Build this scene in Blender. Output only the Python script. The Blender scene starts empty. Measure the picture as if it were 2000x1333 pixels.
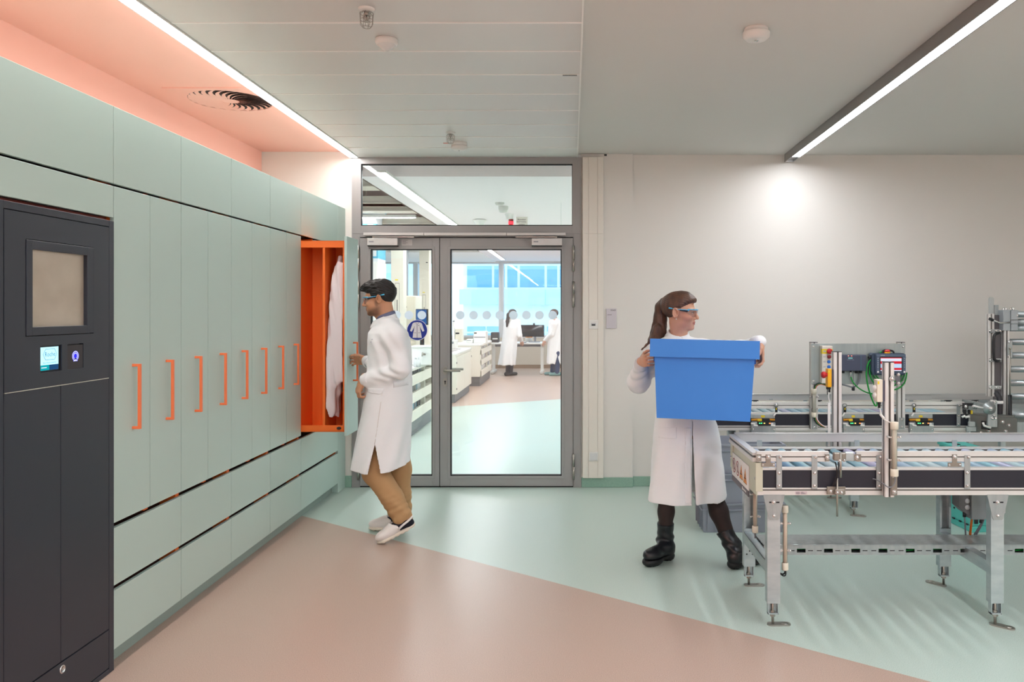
import bpy, bmesh, math, random
import numpy as np
from mathutils import Vector, Matrix

random.seed(7)
SC = bpy.context.scene
COL = SC.collection
F, VX, VY, CAM = 1535.0, 1117.0, 604.0, 1.55     # focal length and vanishing point in pixels, eye height
PI = math.pi

def P(px, py, Y):
    """world point seen at pixel (px, py) at distance Y from the camera"""
    return Vector(((px - VX) * Y / F, Y, CAM - (py - VY) * Y / F))
def PX(px, Y): return (px - VX) * Y / F
def PZ(py, Y): return CAM - (py - VY) * Y / F
def V(*a): return Vector(a)

# ------------------------------------------------------------------ materials
def lin(c):
    if isinstance(c, str):
        c = c.lstrip('#'); c = tuple(int(c[i:i + 2], 16) for i in (0, 2, 4))
    r = []
    for v in c[:3]:
        v /= 255.0
        r.append(v / 12.92 if v <= .04045 else ((v + .055) / 1.055) ** 2.4)
    return (*r, 1.0)

MATS = {}
def mat(name, c, rough=.5, metal=0.0, spec=.5, emit=None, es=0.0, alpha=None, bump=None, speck=None, coat=0.0, vary=None, aniso=0, trans=0.0, sss=0.0):
    if name in MATS: return MATS[name]
    m = bpy.data.materials.new(name); m.use_nodes = True
    nt = m.node_tree; b = nt.nodes['Principled BSDF']
    b.inputs['Base Color'].default_value = lin(c)
    b.inputs['Roughness'].default_value = rough
    b.inputs['Metallic'].default_value = metal
    b.inputs['Specular IOR Level'].default_value = spec
    if coat:
        b.inputs['Coat Weight'].default_value = coat; b.inputs['Coat Roughness'].default_value = .1
    if sss:
        b.inputs['Subsurface Weight'].default_value = sss
        b.inputs['Subsurface Radius'].default_value = (.01, .004, .002)
    if emit:
        b.inputs['Emission Color'].default_value = lin(emit); b.inputs['Emission Strength'].default_value = es
    if trans: b.inputs['Transmission Weight'].default_value = trans
    tc = None
    def coords(scale):
        nonlocal tc
        if tc is None: tc = nt.nodes.new('ShaderNodeTexCoord')
        mp = nt.nodes.new('ShaderNodeMapping')
        mp.inputs['Scale'].default_value = scale if isinstance(scale, tuple) else (scale,) * 3
        nt.links.new(tc.outputs['Object'], mp.inputs['Vector'])
        return mp.outputs['Vector']
    if vary:                      # (scale, second colour, amount)
        n = nt.nodes.new('ShaderNodeTexNoise'); n.inputs['Detail'].default_value = 3
        nt.links.new(coords(vary[0]), n.inputs['Vector'])
        n.inputs['Scale'].default_value = 1.0
        r = nt.nodes.new('ShaderNodeMapRange'); r.inputs['From Min'].default_value = .35; r.inputs['From Max'].default_value = .65
        r.inputs['To Max'].default_value = vary[2]
        nt.links.new(n.outputs['Fac'], r.inputs['Value'])
        mx = nt.nodes.new('ShaderNodeMix'); mx.data_type = 'RGBA'
        mx.inputs['A'].default_value = lin(c); mx.inputs['B'].default_value = lin(vary[1])
        nt.links.new(r.outputs['Result'], mx.inputs['Factor'])
        nt.links.new(mx.outputs['Result'], b.inputs['Base Color'])
    if bump:                      # (scale, strength, distance)
        n = nt.nodes.new('ShaderNodeTexNoise'); n.inputs['Scale'].default_value = 1.0; n.inputs['Detail'].default_value = 4
        nt.links.new(coords(bump[0]), n.inputs['Vector'])
        bp = nt.nodes.new('ShaderNodeBump'); bp.inputs['Strength'].default_value = bump[1]; bp.inputs['Distance'].default_value = bump[2]
        nt.links.new(n.outputs['Fac'], bp.inputs['Height']); nt.links.new(bp.outputs['Normal'], b.inputs['Normal'])
    MATS[name] = m
    return m

def glass(name, tint=(255, 255, 255), refl=.06, rough=0.0):
    if name in MATS: return MATS[name]
    m = bpy.data.materials.new(name); m.use_nodes = True; nt = m.node_tree; nt.nodes.clear()
    o = nt.nodes.new('ShaderNodeOutputMaterial'); t = nt.nodes.new('ShaderNodeBsdfTransparent'); g = nt.nodes.new('ShaderNodeBsdfGlossy')
    t.inputs['Color'].default_value = lin(tint); g.inputs['Roughness'].default_value = rough
    mx = nt.nodes.new('ShaderNodeMixShader')
    mx.inputs['Fac'].default_value = refl
    nt.links.new(t.outputs[0], mx.inputs[1]); nt.links.new(g.outputs[0], mx.inputs[2]); nt.links.new(mx.outputs[0], o.inputs['Surface'])
    MATS[name] = m
    return m

def lamp(name, c, s):
    if name in MATS: return MATS[name]
    m = bpy.data.materials.new(name); m.use_nodes = True; nt = m.node_tree; nt.nodes.clear()
    o = nt.nodes.new('ShaderNodeOutputMaterial'); e = nt.nodes.new('ShaderNodeEmission')
    e.inputs['Color'].default_value = lin(c); e.inputs['Strength'].default_value = s
    nt.links.new(e.outputs[0], o.inputs['Surface'])
    MATS[name] = m
    return m

# ------------------------------------------------------------------ mesh builder
class MB:
    def __init__(s):
        s.bm = bmesh.new(); s.mats = []; s.mi = 0
    def use(s, m):
        if m not in s.mats: s.mats.append(m)
        s.mi = s.mats.index(m); return s
    def face(s, vs, smooth=False):
        try: f = s.bm.faces.new(vs)
        except ValueError: return None
        f.material_index = s.mi; f.smooth = smooth
        return f
    def verts(s, pts): return [s.bm.verts.new(p) for p in pts]
    def poly(s, pts): return s.face(s.verts(pts))
    def box(s, x0, x1, y0, y1, z0, z1, bev=0.0):
        return s.obox(((x0 + x1) / 2, (y0 + y1) / 2, (z0 + z1) / 2), (abs(x1 - x0) / 2, abs(y1 - y0) / 2, abs(z1 - z0) / 2), None, bev)
    def obox(s, c, h, R=None, bev=0.0):
        c = Vector(c); R = R or Matrix.Identity(3)
        h = [max(v, 1e-5) for v in h]
        if bev <= 0 or min(h) < bev * 1.05:
            vs = s.verts([c + R @ Vector((h[0] * a, h[1] * b, h[2] * d)) for a in (-1, 1) for b in (-1, 1) for d in (-1, 1)])
            for q in ((0, 1, 3, 2), (4, 6, 7, 5), (0, 4, 5, 1), (2, 3, 7, 6), (0, 2, 6, 4), (1, 5, 7, 3)): s.face([vs[i] for i in q])
            return s
        g = {}
        for a in (-1, 1):
            for b in (-1, 1):
                for d in (-1, 1):
                    k = (a, b, d)
                    g[k] = [s.bm.verts.new(c + R @ Vector([k[i] * (h[i] - (0 if i == ax else bev)) for i in range(3)])) for ax in range(3)]
        def q(lst): s.face(lst)
        for ax in range(3):
            o = [i for i in range(3) if i != ax]
            for sg in (-1, 1):
                ring = []
                for u, w in ((-1, -1), (1, -1), (1, 1), (-1, 1)):
                    k = [0, 0, 0]; k[ax] = sg; k[o[0]] = u; k[o[1]] = w
                    ring.append(g[tuple(k)][ax])
                q(ring)
            for u in (-1, 1):
                for w in (-1, 1):
                    ka = [0, 0, 0]; ka[o[0]] = u; ka[o[1]] = w; kb = list(ka); ka[ax] = -1; kb[ax] = 1
                    ka, kb = tuple(ka), tuple(kb)
                    q([g[ka][o[0]], g[ka][o[1]], g[kb][o[1]], g[kb][o[0]]])
        for k in g: q(g[k])
        return s
    def frame(s, d):
        d = Vector(d).normalized()
        a = Vector((0, 0, 1)) if abs(d.z) < .95 else Vector((1, 0, 0))
        u = d.cross(a).normalized(); return u, d.cross(u).normalized()
    def cyl(s, p0, p1, r0, r1=None, n=16, cap=True, smooth=True):
        p0, p1 = Vector(p0), Vector(p1); r1 = r0 if r1 is None else r1
        u, w = s.frame(p1 - p0)
        ring = lambda p, r: s.verts([p + (u * math.cos(2 * PI * i / n) + w * math.sin(2 * PI * i / n)) * r for i in range(n)])
        a, b = ring(p0, r0), ring(p1, r1)
        for i in range(n): s.face([a[i], a[(i + 1) % n], b[(i + 1) % n], b[i]], smooth)
        if cap: s.face(a[::-1]); s.face(b)
        return s
    def tube(s, pts, r, n=8, closed=False, smoothpath=0):
        pts = [Vector(p) for p in pts]
        for _ in range(smoothpath):
            q = [pts[0]]
            for a, b in zip(pts, pts[1:]): q += [a * .75 + b * .25, a * .25 + b * .75]
            q.append(pts[-1]); pts = q
        rings = []; N = len(pts); pu = None
        for i, p in enumerate(pts):
            d = (pts[(i + 1) % N] - pts[i - 1]) if closed else (pts[min(i + 1, N - 1)] - pts[max(i - 1, 0)])
            if d.length < 1e-9: d = Vector((0, 0, 1))
            d.normalize()
            if pu is None: u, w = s.frame(d)
            else:
                u = pu - d * pu.dot(d)
                u = u.normalized() if u.length > 1e-6 else s.frame(d)[0]
                w = d.cross(u)
            pu = u
            rr = r[i] if isinstance(r, (list, tuple)) and len(r) == N else (r if not isinstance(r, (list, tuple)) else r[0] + (r[1] - r[0]) * i / max(1, N - 1))
            rings.append(s.verts([p + (u * math.cos(2 * PI * k / n) + w * math.sin(2 * PI * k / n)) * rr for k in range(n)]))
        m = N if closed else N - 1
        for i in range(m):
            a, b = rings[i], rings[(i + 1) % N]
            for k in range(n): s.face([a[k], a[(k + 1) % n], b[(k + 1) % n], b[k]], True)
        if not closed: s.face(rings[0][::-1]); s.face(rings[-1])
        return s
    def lathe(s, c, prof, n=24, axis=(0, 0, 1), smooth=True):
        c = Vector(c); d = Vector(axis).normalized(); u, w = s.frame(d)
        prev = None
        for r, z in prof:
            if r < 1e-6: ring = [s.bm.verts.new(c + d * z)]
            else: ring = s.verts([c + d * z + (u * math.cos(2 * PI * i / n) + w * math.sin(2 * PI * i / n)) * r for i in range(n)])
            if prev:
                for i in range(n):
                    j = (i + 1) % n
                    if len(prev) == 1 and len(ring) == 1: continue
                    if len(prev) == 1: s.face([prev[0], ring[j], ring[i]], smooth)
                    elif len(ring) == 1: s.face([prev[i], prev[j], ring[0]], smooth)
                    else: s.face([prev[i], prev[j], ring[j], ring[i]], smooth)
            prev = ring
        return s
    def prism(s, pts, ext, holes=None):
        pts = [Vector(p) for p in pts]; ext = Vector(ext)
        a = s.verts(pts); b = s.verts([p + ext for p in pts])
        s.face(a[::-1]); s.face(b); n = len(a)
        for i in range(n): s.face([a[i], a[(i + 1) % n], b[(i + 1) % n], b[i]])
        return s
    def ball(s, c, r, n=12, R=None):
        c = Vector(c); r = (r,) * 3 if not isinstance(r, (tuple, list)) else r
        R = R or Matrix.Identity(3); prev = None; m = max(4, n // 2)
        for j in range(m + 1):
            t = PI * j / m
            if j in (0, m): ring = [s.bm.verts.new(c + R @ Vector((0, 0, math.cos(t) * r[2])))]
            else: ring = s.verts([c + R @ Vector((math.sin(t) * math.cos(2 * PI * i / n) * r[0], math.sin(t) * math.sin(2 * PI * i / n) * r[1], math.cos(t) * r[2])) for i in range(n)])
            if prev:
                for i in range(n):
                    k = (i + 1) % n
                    if len(prev) == 1: s.face([prev[0], ring[i], ring[k]], True)
                    elif len(ring) == 1: s.face([prev[i], ring[0], prev[k]], True)
                    else: s.face([prev[i], ring[i], ring[k], prev[k]], True)
            prev = ring
        return s
    def screw(s, p, axis, r=.008, h=.005):
        p = Vector(p); a = Vector(axis).normalized()
        s.cyl(p, p + a * h * .35, r * 1.25, n=12)
        s.lathe(p + a * h * .35, [(r, 0), (r, h * .5), (r * .55, h), (0, h)], 10, a)
        return s
    def text(s, txt, org, right, up, size, depth=.0006, align='CENTER', bold=False):
        cu = bpy.data.curves.new('lettering', 'FONT'); cu.body = txt; cu.size = size; cu.align_x = align; cu.align_y = 'CENTER'
        cu.resolution_u = 3
        if bold: cu.offset = size * .012
        ob = bpy.data.objects.new('lettering', cu); COL.objects.link(ob)
        me = ob.to_mesh()
        right = Vector(right).normalized(); up = Vector(up).normalized(); org = Vector(org); nrm = right.cross(up) * depth
        vs = [s.bm.verts.new(org + right * v.co.x + up * v.co.y + nrm) for v in me.vertices]
        for p in me.polygons: s.face([vs[i] for i in p.vertices])
        ob.to_mesh_clear(); bpy.data.objects.remove(ob); bpy.data.curves.remove(cu)
        return s
    def disc(s, c, axis, r, n=24, r_in=0, h=0):
        c = Vector(c); u, w = s.frame(axis)
        ring = lambda q: s.verts([c + (u * math.cos(2 * PI * i / n) + w * math.sin(2 * PI * i / n)) * q for i in range(n)])
        o = ring(r)
        if r_in:
            i_ = ring(r_in)
            for k in range(n): s.face([o[k], o[(k + 1) % n], i_[(k + 1) % n], i_[k]])
        else: s.face(o)
        return s

def tag(o, label=None, cat=None, group=None, kind=None):
    if label: o['label'] = label
    if cat: o['category'] = cat
    if group: o['group'] = group
    if kind: o['kind'] = kind
    return o

WM = {}
def obj(name, mb, m=None, parent=None, label=None):
    me = bpy.data.meshes.new(name)
    if mb.mats:
        for q in mb.mats: me.materials.append(q)
    elif m: me.materials.append(m)
    bmesh.ops.recalc_face_normals(mb.bm, faces=mb.bm.faces[:])
    mb.bm.to_mesh(me); mb.bm.free()
    return link_mesh(name, me, parent, label)

def link_mesh(name, me, parent=None, label=None):
    o = bpy.data.objects.new(name, me)
    COL.objects.link(o)
    if parent is not None:
        o.parent = parent; o.matrix_parent_inverse = WM[parent].inverted(); WM[o] = Matrix.Identity(4)
    else:
        n = len(me.vertices); co = np.empty(n * 3); me.vertices.foreach_get('co', co); co = co.reshape(-1, 3)
        c = (co.min(0) + co.max(0)) / 2; c[2] = co[:, 2].min()
        me.transform(Matrix.Translation(-Vector(c))); o.location = c
        WM[o] = Matrix.Translation(Vector(c))
    if label: o['label'] = label
    return o

def thing(name, label, cat, loc, group=None, kind=None):
    o = bpy.data.objects.new(name, None); COL.objects.link(o); o.location = loc; o.empty_display_size = .1
    WM[o] = Matrix.Translation(Vector(loc))
    return tag(o, label, cat, group, kind)

def dup(o, d, label=None, parent=None):
    """copy of a thing with copies of its parts and sub-parts, moved by d"""
    c = o.copy(); COL.objects.link(c)
    if parent is None: c.location = o.location + Vector(d)
    else: c.parent = parent; c.matrix_parent_inverse = o.matrix_parent_inverse.copy()
    for ch in o.children: dup(ch, d, None, c)
    if label: c['label'] = label
    return c

def scatter_wave(n, seed):
    return random.Random(seed)
# ------------------------------------------------------------------ palette
M_WALL = mat('white_paint', (236, 232, 226), .75, bump=(60, .03, .002))
M_CEIL = mat('ceiling_paint', (226, 224, 219), .8)
M_PANEL = mat('ceiling_panel_enamel', (224, 223, 220), .38)
M_LIPGLINT = mat('panel_edge_highlight', (250, 248, 244), .4)  # near white, painting in the light caught by bevelled panel edges
M_CORAL = mat('coral_paint', (252, 197, 181), .7)
M_MINT = mat('mint_laminate', (191, 212, 204), .42, bump=(300, .05, .0005))
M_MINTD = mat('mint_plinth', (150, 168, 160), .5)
M_ORANGE = mat('orange_lacquer', (250, 118, 42), .42)
M_HANDLE = mat('orange_handle', (252, 130, 80), .35)
M_GAPSHADE = mat('painted_recess_shade', (58, 24, 16), .6)  # orange interior coloured as it looks in shade
M_DARK = mat('anthracite_enamel', (45, 49, 60), .4)
M_DARKER = mat('anthracite_shade', (22, 22, 26), .5)
M_BLACK = mat('black_plastic', (22, 22, 26), .45)
M_BLACKBEAM = mat('black_beam', (32, 32, 44), .42)
M_GREYFRAME = mat('grey_door_frame', (162, 160, 159), .42)
M_GASKET = mat('black_gasket', (12, 12, 14), .6)
M_STEEL = mat('brushed_steel', (176, 172, 164), .34, metal=1)
M_ALU = mat('anodised_aluminium', (222, 220, 217), .42, metal=.4)
M_ALUD = mat('aluminium_groove', (110, 106, 102), .5, metal=.5)
M_ZINC = mat('galvanised_steel', (196, 205, 207), .36, metal=.75, vary=((9, 9, 30), (176, 188, 192), .8))
M_ZINCP = mat('zinc_plate', (178, 184, 184), .38, metal=.65, vary=((40, 40, 6), (162, 170, 172), .8))
M_ROLL = mat('zinc_roller', (176, 212, 228), .3, metal=.6)
def roller_tints():
    nt = M_ROLL.node_tree; o = nt.nodes.new('ShaderNodeObjectInfo'); r = nt.nodes.new('ShaderNodeValToRGB'); e = r.color_ramp.elements
    e[0].color = lin((142, 200, 220)); e[1].color = lin((200, 192, 226)); q = e.new(.35); q.color = lin((206, 224, 232)); q = e.new(.65); q.color = lin((160, 206, 226))
    nt.links.new(o.outputs['Random'], r.inputs[0]); nt.links.new(r.outputs[0], nt.nodes['Principled BSDF'].inputs['Base Color'])
roller_tints()
M_CHROME = mat('bright_steel', (215, 215, 215), .18, metal=1)
M_WPL = mat('white_plastic', (238, 236, 232), .4)
M_CREAM = mat('cream_plastic', (226, 218, 200), .45)
M_GREYPL = mat('grey_plastic', (132, 136, 143), .5)
M_BLUE = mat('blue_plastic', (58, 134, 222), .5, bump=(400, .06, .0005), vary=(3, (66, 142, 228), .6))
M_TEAL = mat('turquoise_plastic', (92, 200, 190), .45)
M_YEL = mat('yellow_plastic', (246, 180, 20), .4)
M_YLAB = mat('yellow_label', (240, 214, 50), .5)
M_RED = mat('red_plastic', (196, 36, 40), .35)
M_DRED = mat('dark_red_plastic', (130, 20, 28), .35)
M_BBTN = mat('blue_button', (22, 110, 210), .35)
M_GREENCABLE = mat('green_cable', (10, 146, 52), .4)
M_GREYCABLE = mat('grey_cable', (120, 124, 130), .5)
M_HMI = mat('slate_plastic', (62, 76, 98), .42)
M_HMI2 = mat('slate_blue_plastic', (66, 72, 94), .42)
M_GLASS = glass('door_glass', (250, 255, 254), .045)
M_TGLASS = glass('tube_glass', (245, 245, 240), .12, .05)
M_LAMP = lamp('strip_light_warm', (250, 248, 246), 16)
M_LAMPW = lamp('strip_light_white', (246, 250, 255), 26)
M_LAMPLAB = lamp('lab_strip_light', (255, 250, 253), 22)
M_LAMPFILL = lamp('fill_panel_white', (238, 246, 255), 7.8)

def floor_mat():
    m = bpy.data.materials.new('speckled_linoleum'); m.use_nodes = True; nt = m.node_tree; b = nt.nodes['Principled BSDF']
    N = nt.nodes.new; L = nt.links.new
    g = N('ShaderNodeNewGeometry'); sp = N('ShaderNodeSeparateXYZ'); L(g.outputs['Position'], sp.inputs[0])
    def line(a, b_):
        k = (b_[1] - a[1]) / (b_[0] - a[0]); c = a[1] - k * a[0]
        mm = N('ShaderNodeMath'); mm.operation = 'MULTIPLY_ADD'; L(sp.outputs['X'], mm.inputs[0]); mm.inputs[1].default_value = k; mm.inputs[2].default_value = c
        return mm.outputs[0]
    lt = N('ShaderNodeMath'); lt.operation = 'LESS_THAN'; L(sp.outputs['Y'], lt.inputs[0]); L(line((-1.945, 5.83), (1.495, 3.264)), lt.inputs[1])
    gt = N('ShaderNodeMath'); gt.operation = 'GREATER_THAN'; L(sp.outputs['Y'], gt.inputs[0]); L(line((-1.92, 12.46), (-.17, 13.52)), gt.inputs[1])
    mx = N('ShaderNodeMath'); mx.operation = 'MAXIMUM'; L(lt.outputs[0], mx.inputs[0]); L(gt.outputs[0], mx.inputs[1])
    def zone(base, dark, light):
        out = None
        n1 = N('ShaderNodeTexNoise'); n1.inputs['Scale'].default_value = 330; n1.inputs['Detail'].default_value = 2; L(g.outputs['Position'], n1.inputs['Vector'])
        r = N('ShaderNodeValToRGB'); L(n1.outputs['Fac'], r.inputs[0])
        e = r.color_ramp.elements; e[0].position = .34; e[0].color = lin(dark); e[1].position = .68; e[1].color = lin(light)
        q = r.color_ramp.elements.new(.45); q.color = lin(base); q = r.color_ramp.elements.new(.57); q.color = lin(base)
        return r.outputs[0]
    a = zone((194, 211, 202), (152, 178, 165), (218, 230, 223)); c = zone((192, 166, 151), (160, 134, 118), (214, 194, 180))
    mix = N('ShaderNodeMix'); mix.data_type = 'RGBA'; L(mx.outputs[0], mix.inputs['Factor']); L(a, mix.inputs['A']); L(c, mix.inputs['B'])
    L(mix.outputs['Result'], b.inputs['Base Color'])
    b.inputs['Roughness'].default_value = .33; b.inputs['Specular IOR Level'].default_value = .55
    return m
M_FLOOR = floor_mat()
M_SKIRT = mat('speckled_green_skirting', (160, 194, 177), .5, vary=(320, (132, 170, 152), .9))

# ------------------------------------------------------------------ the room shell
D = 6.84                     # door wall
ZC, ZP = 2.87, 2.90          # panel ceiling, plain ceiling
RX = 5.6                     # right wall
YR = -3.0                    # wall behind the camera
YL = 20.6                    # window wall of the laboratory
def struct(name, mb, m=None):
    return tag(obj(name, mb, m), kind='structure')

mb = MB(); mb.box(-9.0, RX + .1, YR - .1, YL + .3, -.12, 0); struct('floor', mb, M_FLOOR)
mb = MB(); mb.box(-2.80, -2.70, YR, D, 0, 2.99); struct('wall_left', mb, M_CORAL)
mb = MB()
mb.box(-2.80, -1.912, D, D + .18, 0, 3.0)
mb.box(.080, .53, D, D + .18, 0, 3.0)
mb.box(.53, RX, D + .04, D + .18, 0, 3.0)
mb.box(-1.912, .080, D + .02, D + .18, 2.872, 3.0)
struct('wall_back', mb, M_WALL)
mb = MB(); mb.box(RX, RX + .1, YR, D + .18, 0, 3.0); struct('wall_right', mb, M_WALL)
mb = MB(); mb.box(-2.80, RX, YR - .1, YR, 0, 3.0); struct('wall_front', mb, M_WALL)
mb = MB()
mb.box(.082, .53, D - .014, D, 0, .085, .003); mb.box(.53, RX, D + .026, D + .04, 0, .085, .003)
struct('baseboard_back', mb, M_SKIRT)
mb = MB(); mb.box(-1.99, -1.914, D - .014, D, 0, .10, .003); struct('baseboard_left', mb, M_SKIRT)

# metal panel ceiling over the passage, plain ceiling at the right, coral soffit over the lockers
mb = MB(); mb.use(M_PANEL)
ys = [D - .02 - .4 * k for k in range(26)]
mb.box(-1.845, .05, YR, D - .005, ZC, ZC + .04)
mb.use(M_LIPGLINT)
for y in ys[1:]:
    if y > YR: mb.box(-1.843, .05, y - .005, y + .005, ZC - .003, ZC + .001)
mb.box(.044, .053, YR, D - .005, ZC - .004, ZC + .04); mb.box(-1.845, .05, D - .014, D - .004, ZC - .003, ZC)
tag(obj('ceiling', mb), kind='structure')
mb = MB(); mb.box(.05, RX, YR, D + .04, ZP, ZP + .1); struct('ceiling', mb, M_CEIL)
mb = MB(); mb.box(-2.80, -1.93, YR, D, 2.92, 3.0); struct('ceiling', mb, M_CORAL)

# ------------------------------------------------------------------ ceiling fittings
def ceiling_strip(name, label, xa, ya, xb, yb, w, z0, z1, side_m, lamp_m, group=None, wash=False, short=0.0):
    a, b = Vector((xa, ya, 0)), Vector((xb, yb, 0)); d = (b - a); L = d.length; d.normalize(); n = Vector((d.y, -d.x, 0))
    R = Matrix((n, d, (0, 0, 1))).transposed(); c = (a + b) / 2
    r = thing(name, label, 'light', (c.x, c.y, z0), group)
    m = MB(); t = .007
    m.obox((c.x, c.y, (z0 + z1) / 2 + .008), (w / 2 - t, L / 2 - t, (z1 - z0) / 2 - .008), R)
    for s_ in (-1, 1):
        q = c + n * s_ * (w / 2 - t / 2); m.obox((q.x, q.y, (z0 + z1) / 2), (t / 2, L / 2, (z1 - z0) / 2), R)
        q = c + d * s_ * (L / 2 - t / 2); m.obox((q.x, q.y, (z0 + z1) / 2), (w / 2 - t, t / 2, (z1 - z0) / 2), R)
    obj('housing', m, side_m, r)
    m = MB(); q = c - d * short / 2; m.obox((q.x, q.y, z0 + .008), (w / 2 - t - .001, L / 2 - t - .001 - short / 2, .006), R)
    if wash: pass
    obj('diffuser', m, lamp_m, r)
    if wash: m = MB(); m.box(c.x - w / 2 - .004, c.x - w / 2 - .0005, min(ya, yb) + .05, max(ya, yb) - .05, z0 + .004, z0 + .045); obj('side_diffuser', m, lamp('strip_side_glow', (255, 240, 234), 2.8), r)
    return r
ceiling_strip('strip_light', 'recessed glowing light line between coral soffit and metal panel ceiling', -1.889, -2.6, -1.889, D - .03, .082, 2.862, 2.919, M_WPL, M_LAMP, wash=True)
ceiling_strip('strip_light', 'long grey profile light under the plain white ceiling above the conveyors', 1.7193, -.4, 1.89, D - .0, .078, 2.830, ZP - .001, mat('grey_profile', (150, 148, 146), .4, metal=.5), M_LAMPW, short=.22)
ceiling_strip('strip_light', 'unseen ceiling light profile added for more light, beyond the conveyors', 4.3, -1.6, 4.3, 2.6, .078, 2.832, ZP, mat('grey_profile', (150, 148, 146), .4), M_LAMPW)  # unseen strip, added because the large room needed more light
for k_, y_ in enumerate((-.75, -1.95)):  # unseen fill panels, added to brighten surfaces facing the camera
    ceiling_strip('fill_panel', 'long added fill panel behind the viewpoint over the open floor, ' + ('nearer', 'farther')[k_] + ' one', .5, y_, 3.9, y_, .32, ZP - .035, ZP - .001, M_WPL, M_LAMPFILL)
    ceiling_strip('fill_panel', 'added ceiling fill panel behind the viewpoint beside the lockers, ' + ('nearer', 'farther')[k_] + ' one', -1.6, y_, -.2, y_, .32, ZC - .037, ZC - .004, M_WPL, M_LAMPFILL)

# swirl air outlet in the coral soffit
def swirl():
    y0, y1 = 5.07 - .31, 5.07 + .29; Y0 = F * 1.37 / (604 - 170); Y1 = Y0 + .60
    x1 = -1.935; x0 = x1 - .60; z = 2.92
    cx, cy = (x0 + x1) / 2, (Y0 + Y1) / 2
    r = thing('swirl_air_outlet', 'round swirl air diffuser with curved blades set in the coral ceiling', 'air vent', (cx, cy, z - .012))
    rad = .255
    m = MB(); n = 64
    inner = [(cx + rad * math.cos(2 * PI * i / n), cy + rad * math.sin(2 * PI * i / n)) for i in range(n)]
    outer = []
    for i in range(n):
        c_, s_ = math.cos(2 * PI * i / n), math.sin(2 * PI * i / n); k = .297 / max(abs(c_), abs(s_)); outer.append((cx + k * c_, cy + k * s_))
    for zz in (z - .008,):
        a = m.verts([(x, y, zz) for x, y in inner]); b = m.verts([(x, y, zz) for x, y in outer]); t = m.verts([(x, y, z) for x, y in outer])
        u = m.verts([(x, y, z - .001) for x, y in inner])
        for i in range(n):
            j = (i + 1) % n
            m.face([a[i], a[j], b[j], b[i]]); m.face([b[i], b[j], t[j], t[i]]); m.face([a[i], a[j], u[j], u[i]])
    obj('face_plate', m, M_CORAL, r)
    m = MB(); m.disc((cx, cy, z - .0012), (0, 0, 1), rad, 48); obj('dark_plenum', m, mat('vent_dark', (40, 26, 24), .7), r)
    m = MB(); nb = 24
    for i in range(nb):
        a0 = 2 * PI * i / nb; pts_a, pts_b = [], []
        for k in range(7):
            t = k / 6; rr = .05 + (rad - .053) * t; ang = a0 + .55 * t * t; wdt = .008 + .032 * t
            c = Vector((cx + rr * math.cos(ang), cy + rr * math.sin(ang), 0)); tn = Vector((-math.sin(ang), math.cos(ang), 0))
            pts_a.append(c - tn * wdt / 2 + Vector((0, 0, z - .0095))); pts_b.append(c + tn * wdt / 2 + Vector((0, 0, z - .0025)))
        va, vb = m.verts(pts_a), m.verts(pts_b)
        for k in range(6): m.face([va[k], va[k + 1], vb[k + 1], vb[k]], True)
    m.disc((cx, cy, z - .0085), (0, 0, 1), .055, 32)
    obj('blade_ring', m, M_CORAL, r)
swirl()

def sprinkler(px, py, label):
    Y = F * (ZC - CAM) / (VY - py); x = PX(px, Y); z = ZC
    r = thing('fire_sprinkler', label, 'sprinkler', (x, Y, z - .085), 'caged sprinklers')
    m = MB(); m.lathe((x, Y, z), [(.036, 0), (.036, -.004), (.030, -.009), (.016, -.013), (0, -.013)], 28); obj('rosette', m, M_WPL, r)
    m = MB(); m.cyl((x, Y, z - .012), (x, Y, z - .03), .011, n=10); m.cyl((x, Y, z - .03), (x, Y, z - .052), .004, n=8)
    m.cyl((x, Y, z - .056), (x, Y, z - .058), .014, n=12)
    for s_ in (-1, 1): m.tube([(x + s_ * .009, Y, z - .028), (x + s_ * .014, Y, z - .042), (x, Y, z - .056)], .0018, 6)
    m.use(M_STEEL); obj('nozzle', m, M_STEEL, r)
    m = MB(); m.cyl((x, Y, z - .031), (x, Y, z - .05), .0032, n=8); obj('glass_bulb', m, M_RED, r)
    m = MB()
    for i in range(8):
        a = 2 * PI * i / 8; c_, s_ = math.cos(a), math.sin(a)
        m.tube([(x + c_ * .016, Y + s_ * .016, z - .014), (x + c_ * .030, Y + s_ * .030, z - .022), (x + c_ * .027, Y + s_ * .027, z - .07), (x + c_ * .018, Y + s_ * .018, z - .082)], .0013, 5)
    for rr, zz in ((.030, .022), (.028, .05), (.018, .082)):
        m.tube([(x + rr * math.cos(2 * PI * i / 20), Y + rr * math.sin(2 * PI * i / 20), z - zz) for i in range(20)], .0013, 5, closed=True)
    obj('wire_cage', m, M_STEEL, r)
sprinkler(716, 17, 'wire caged sprinkler hanging above the cone shaped motion sensor, nearer of the two')
sprinkler(880, 259, 'wire caged sprinkler beside the round smoke detector near the glass door')

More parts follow.
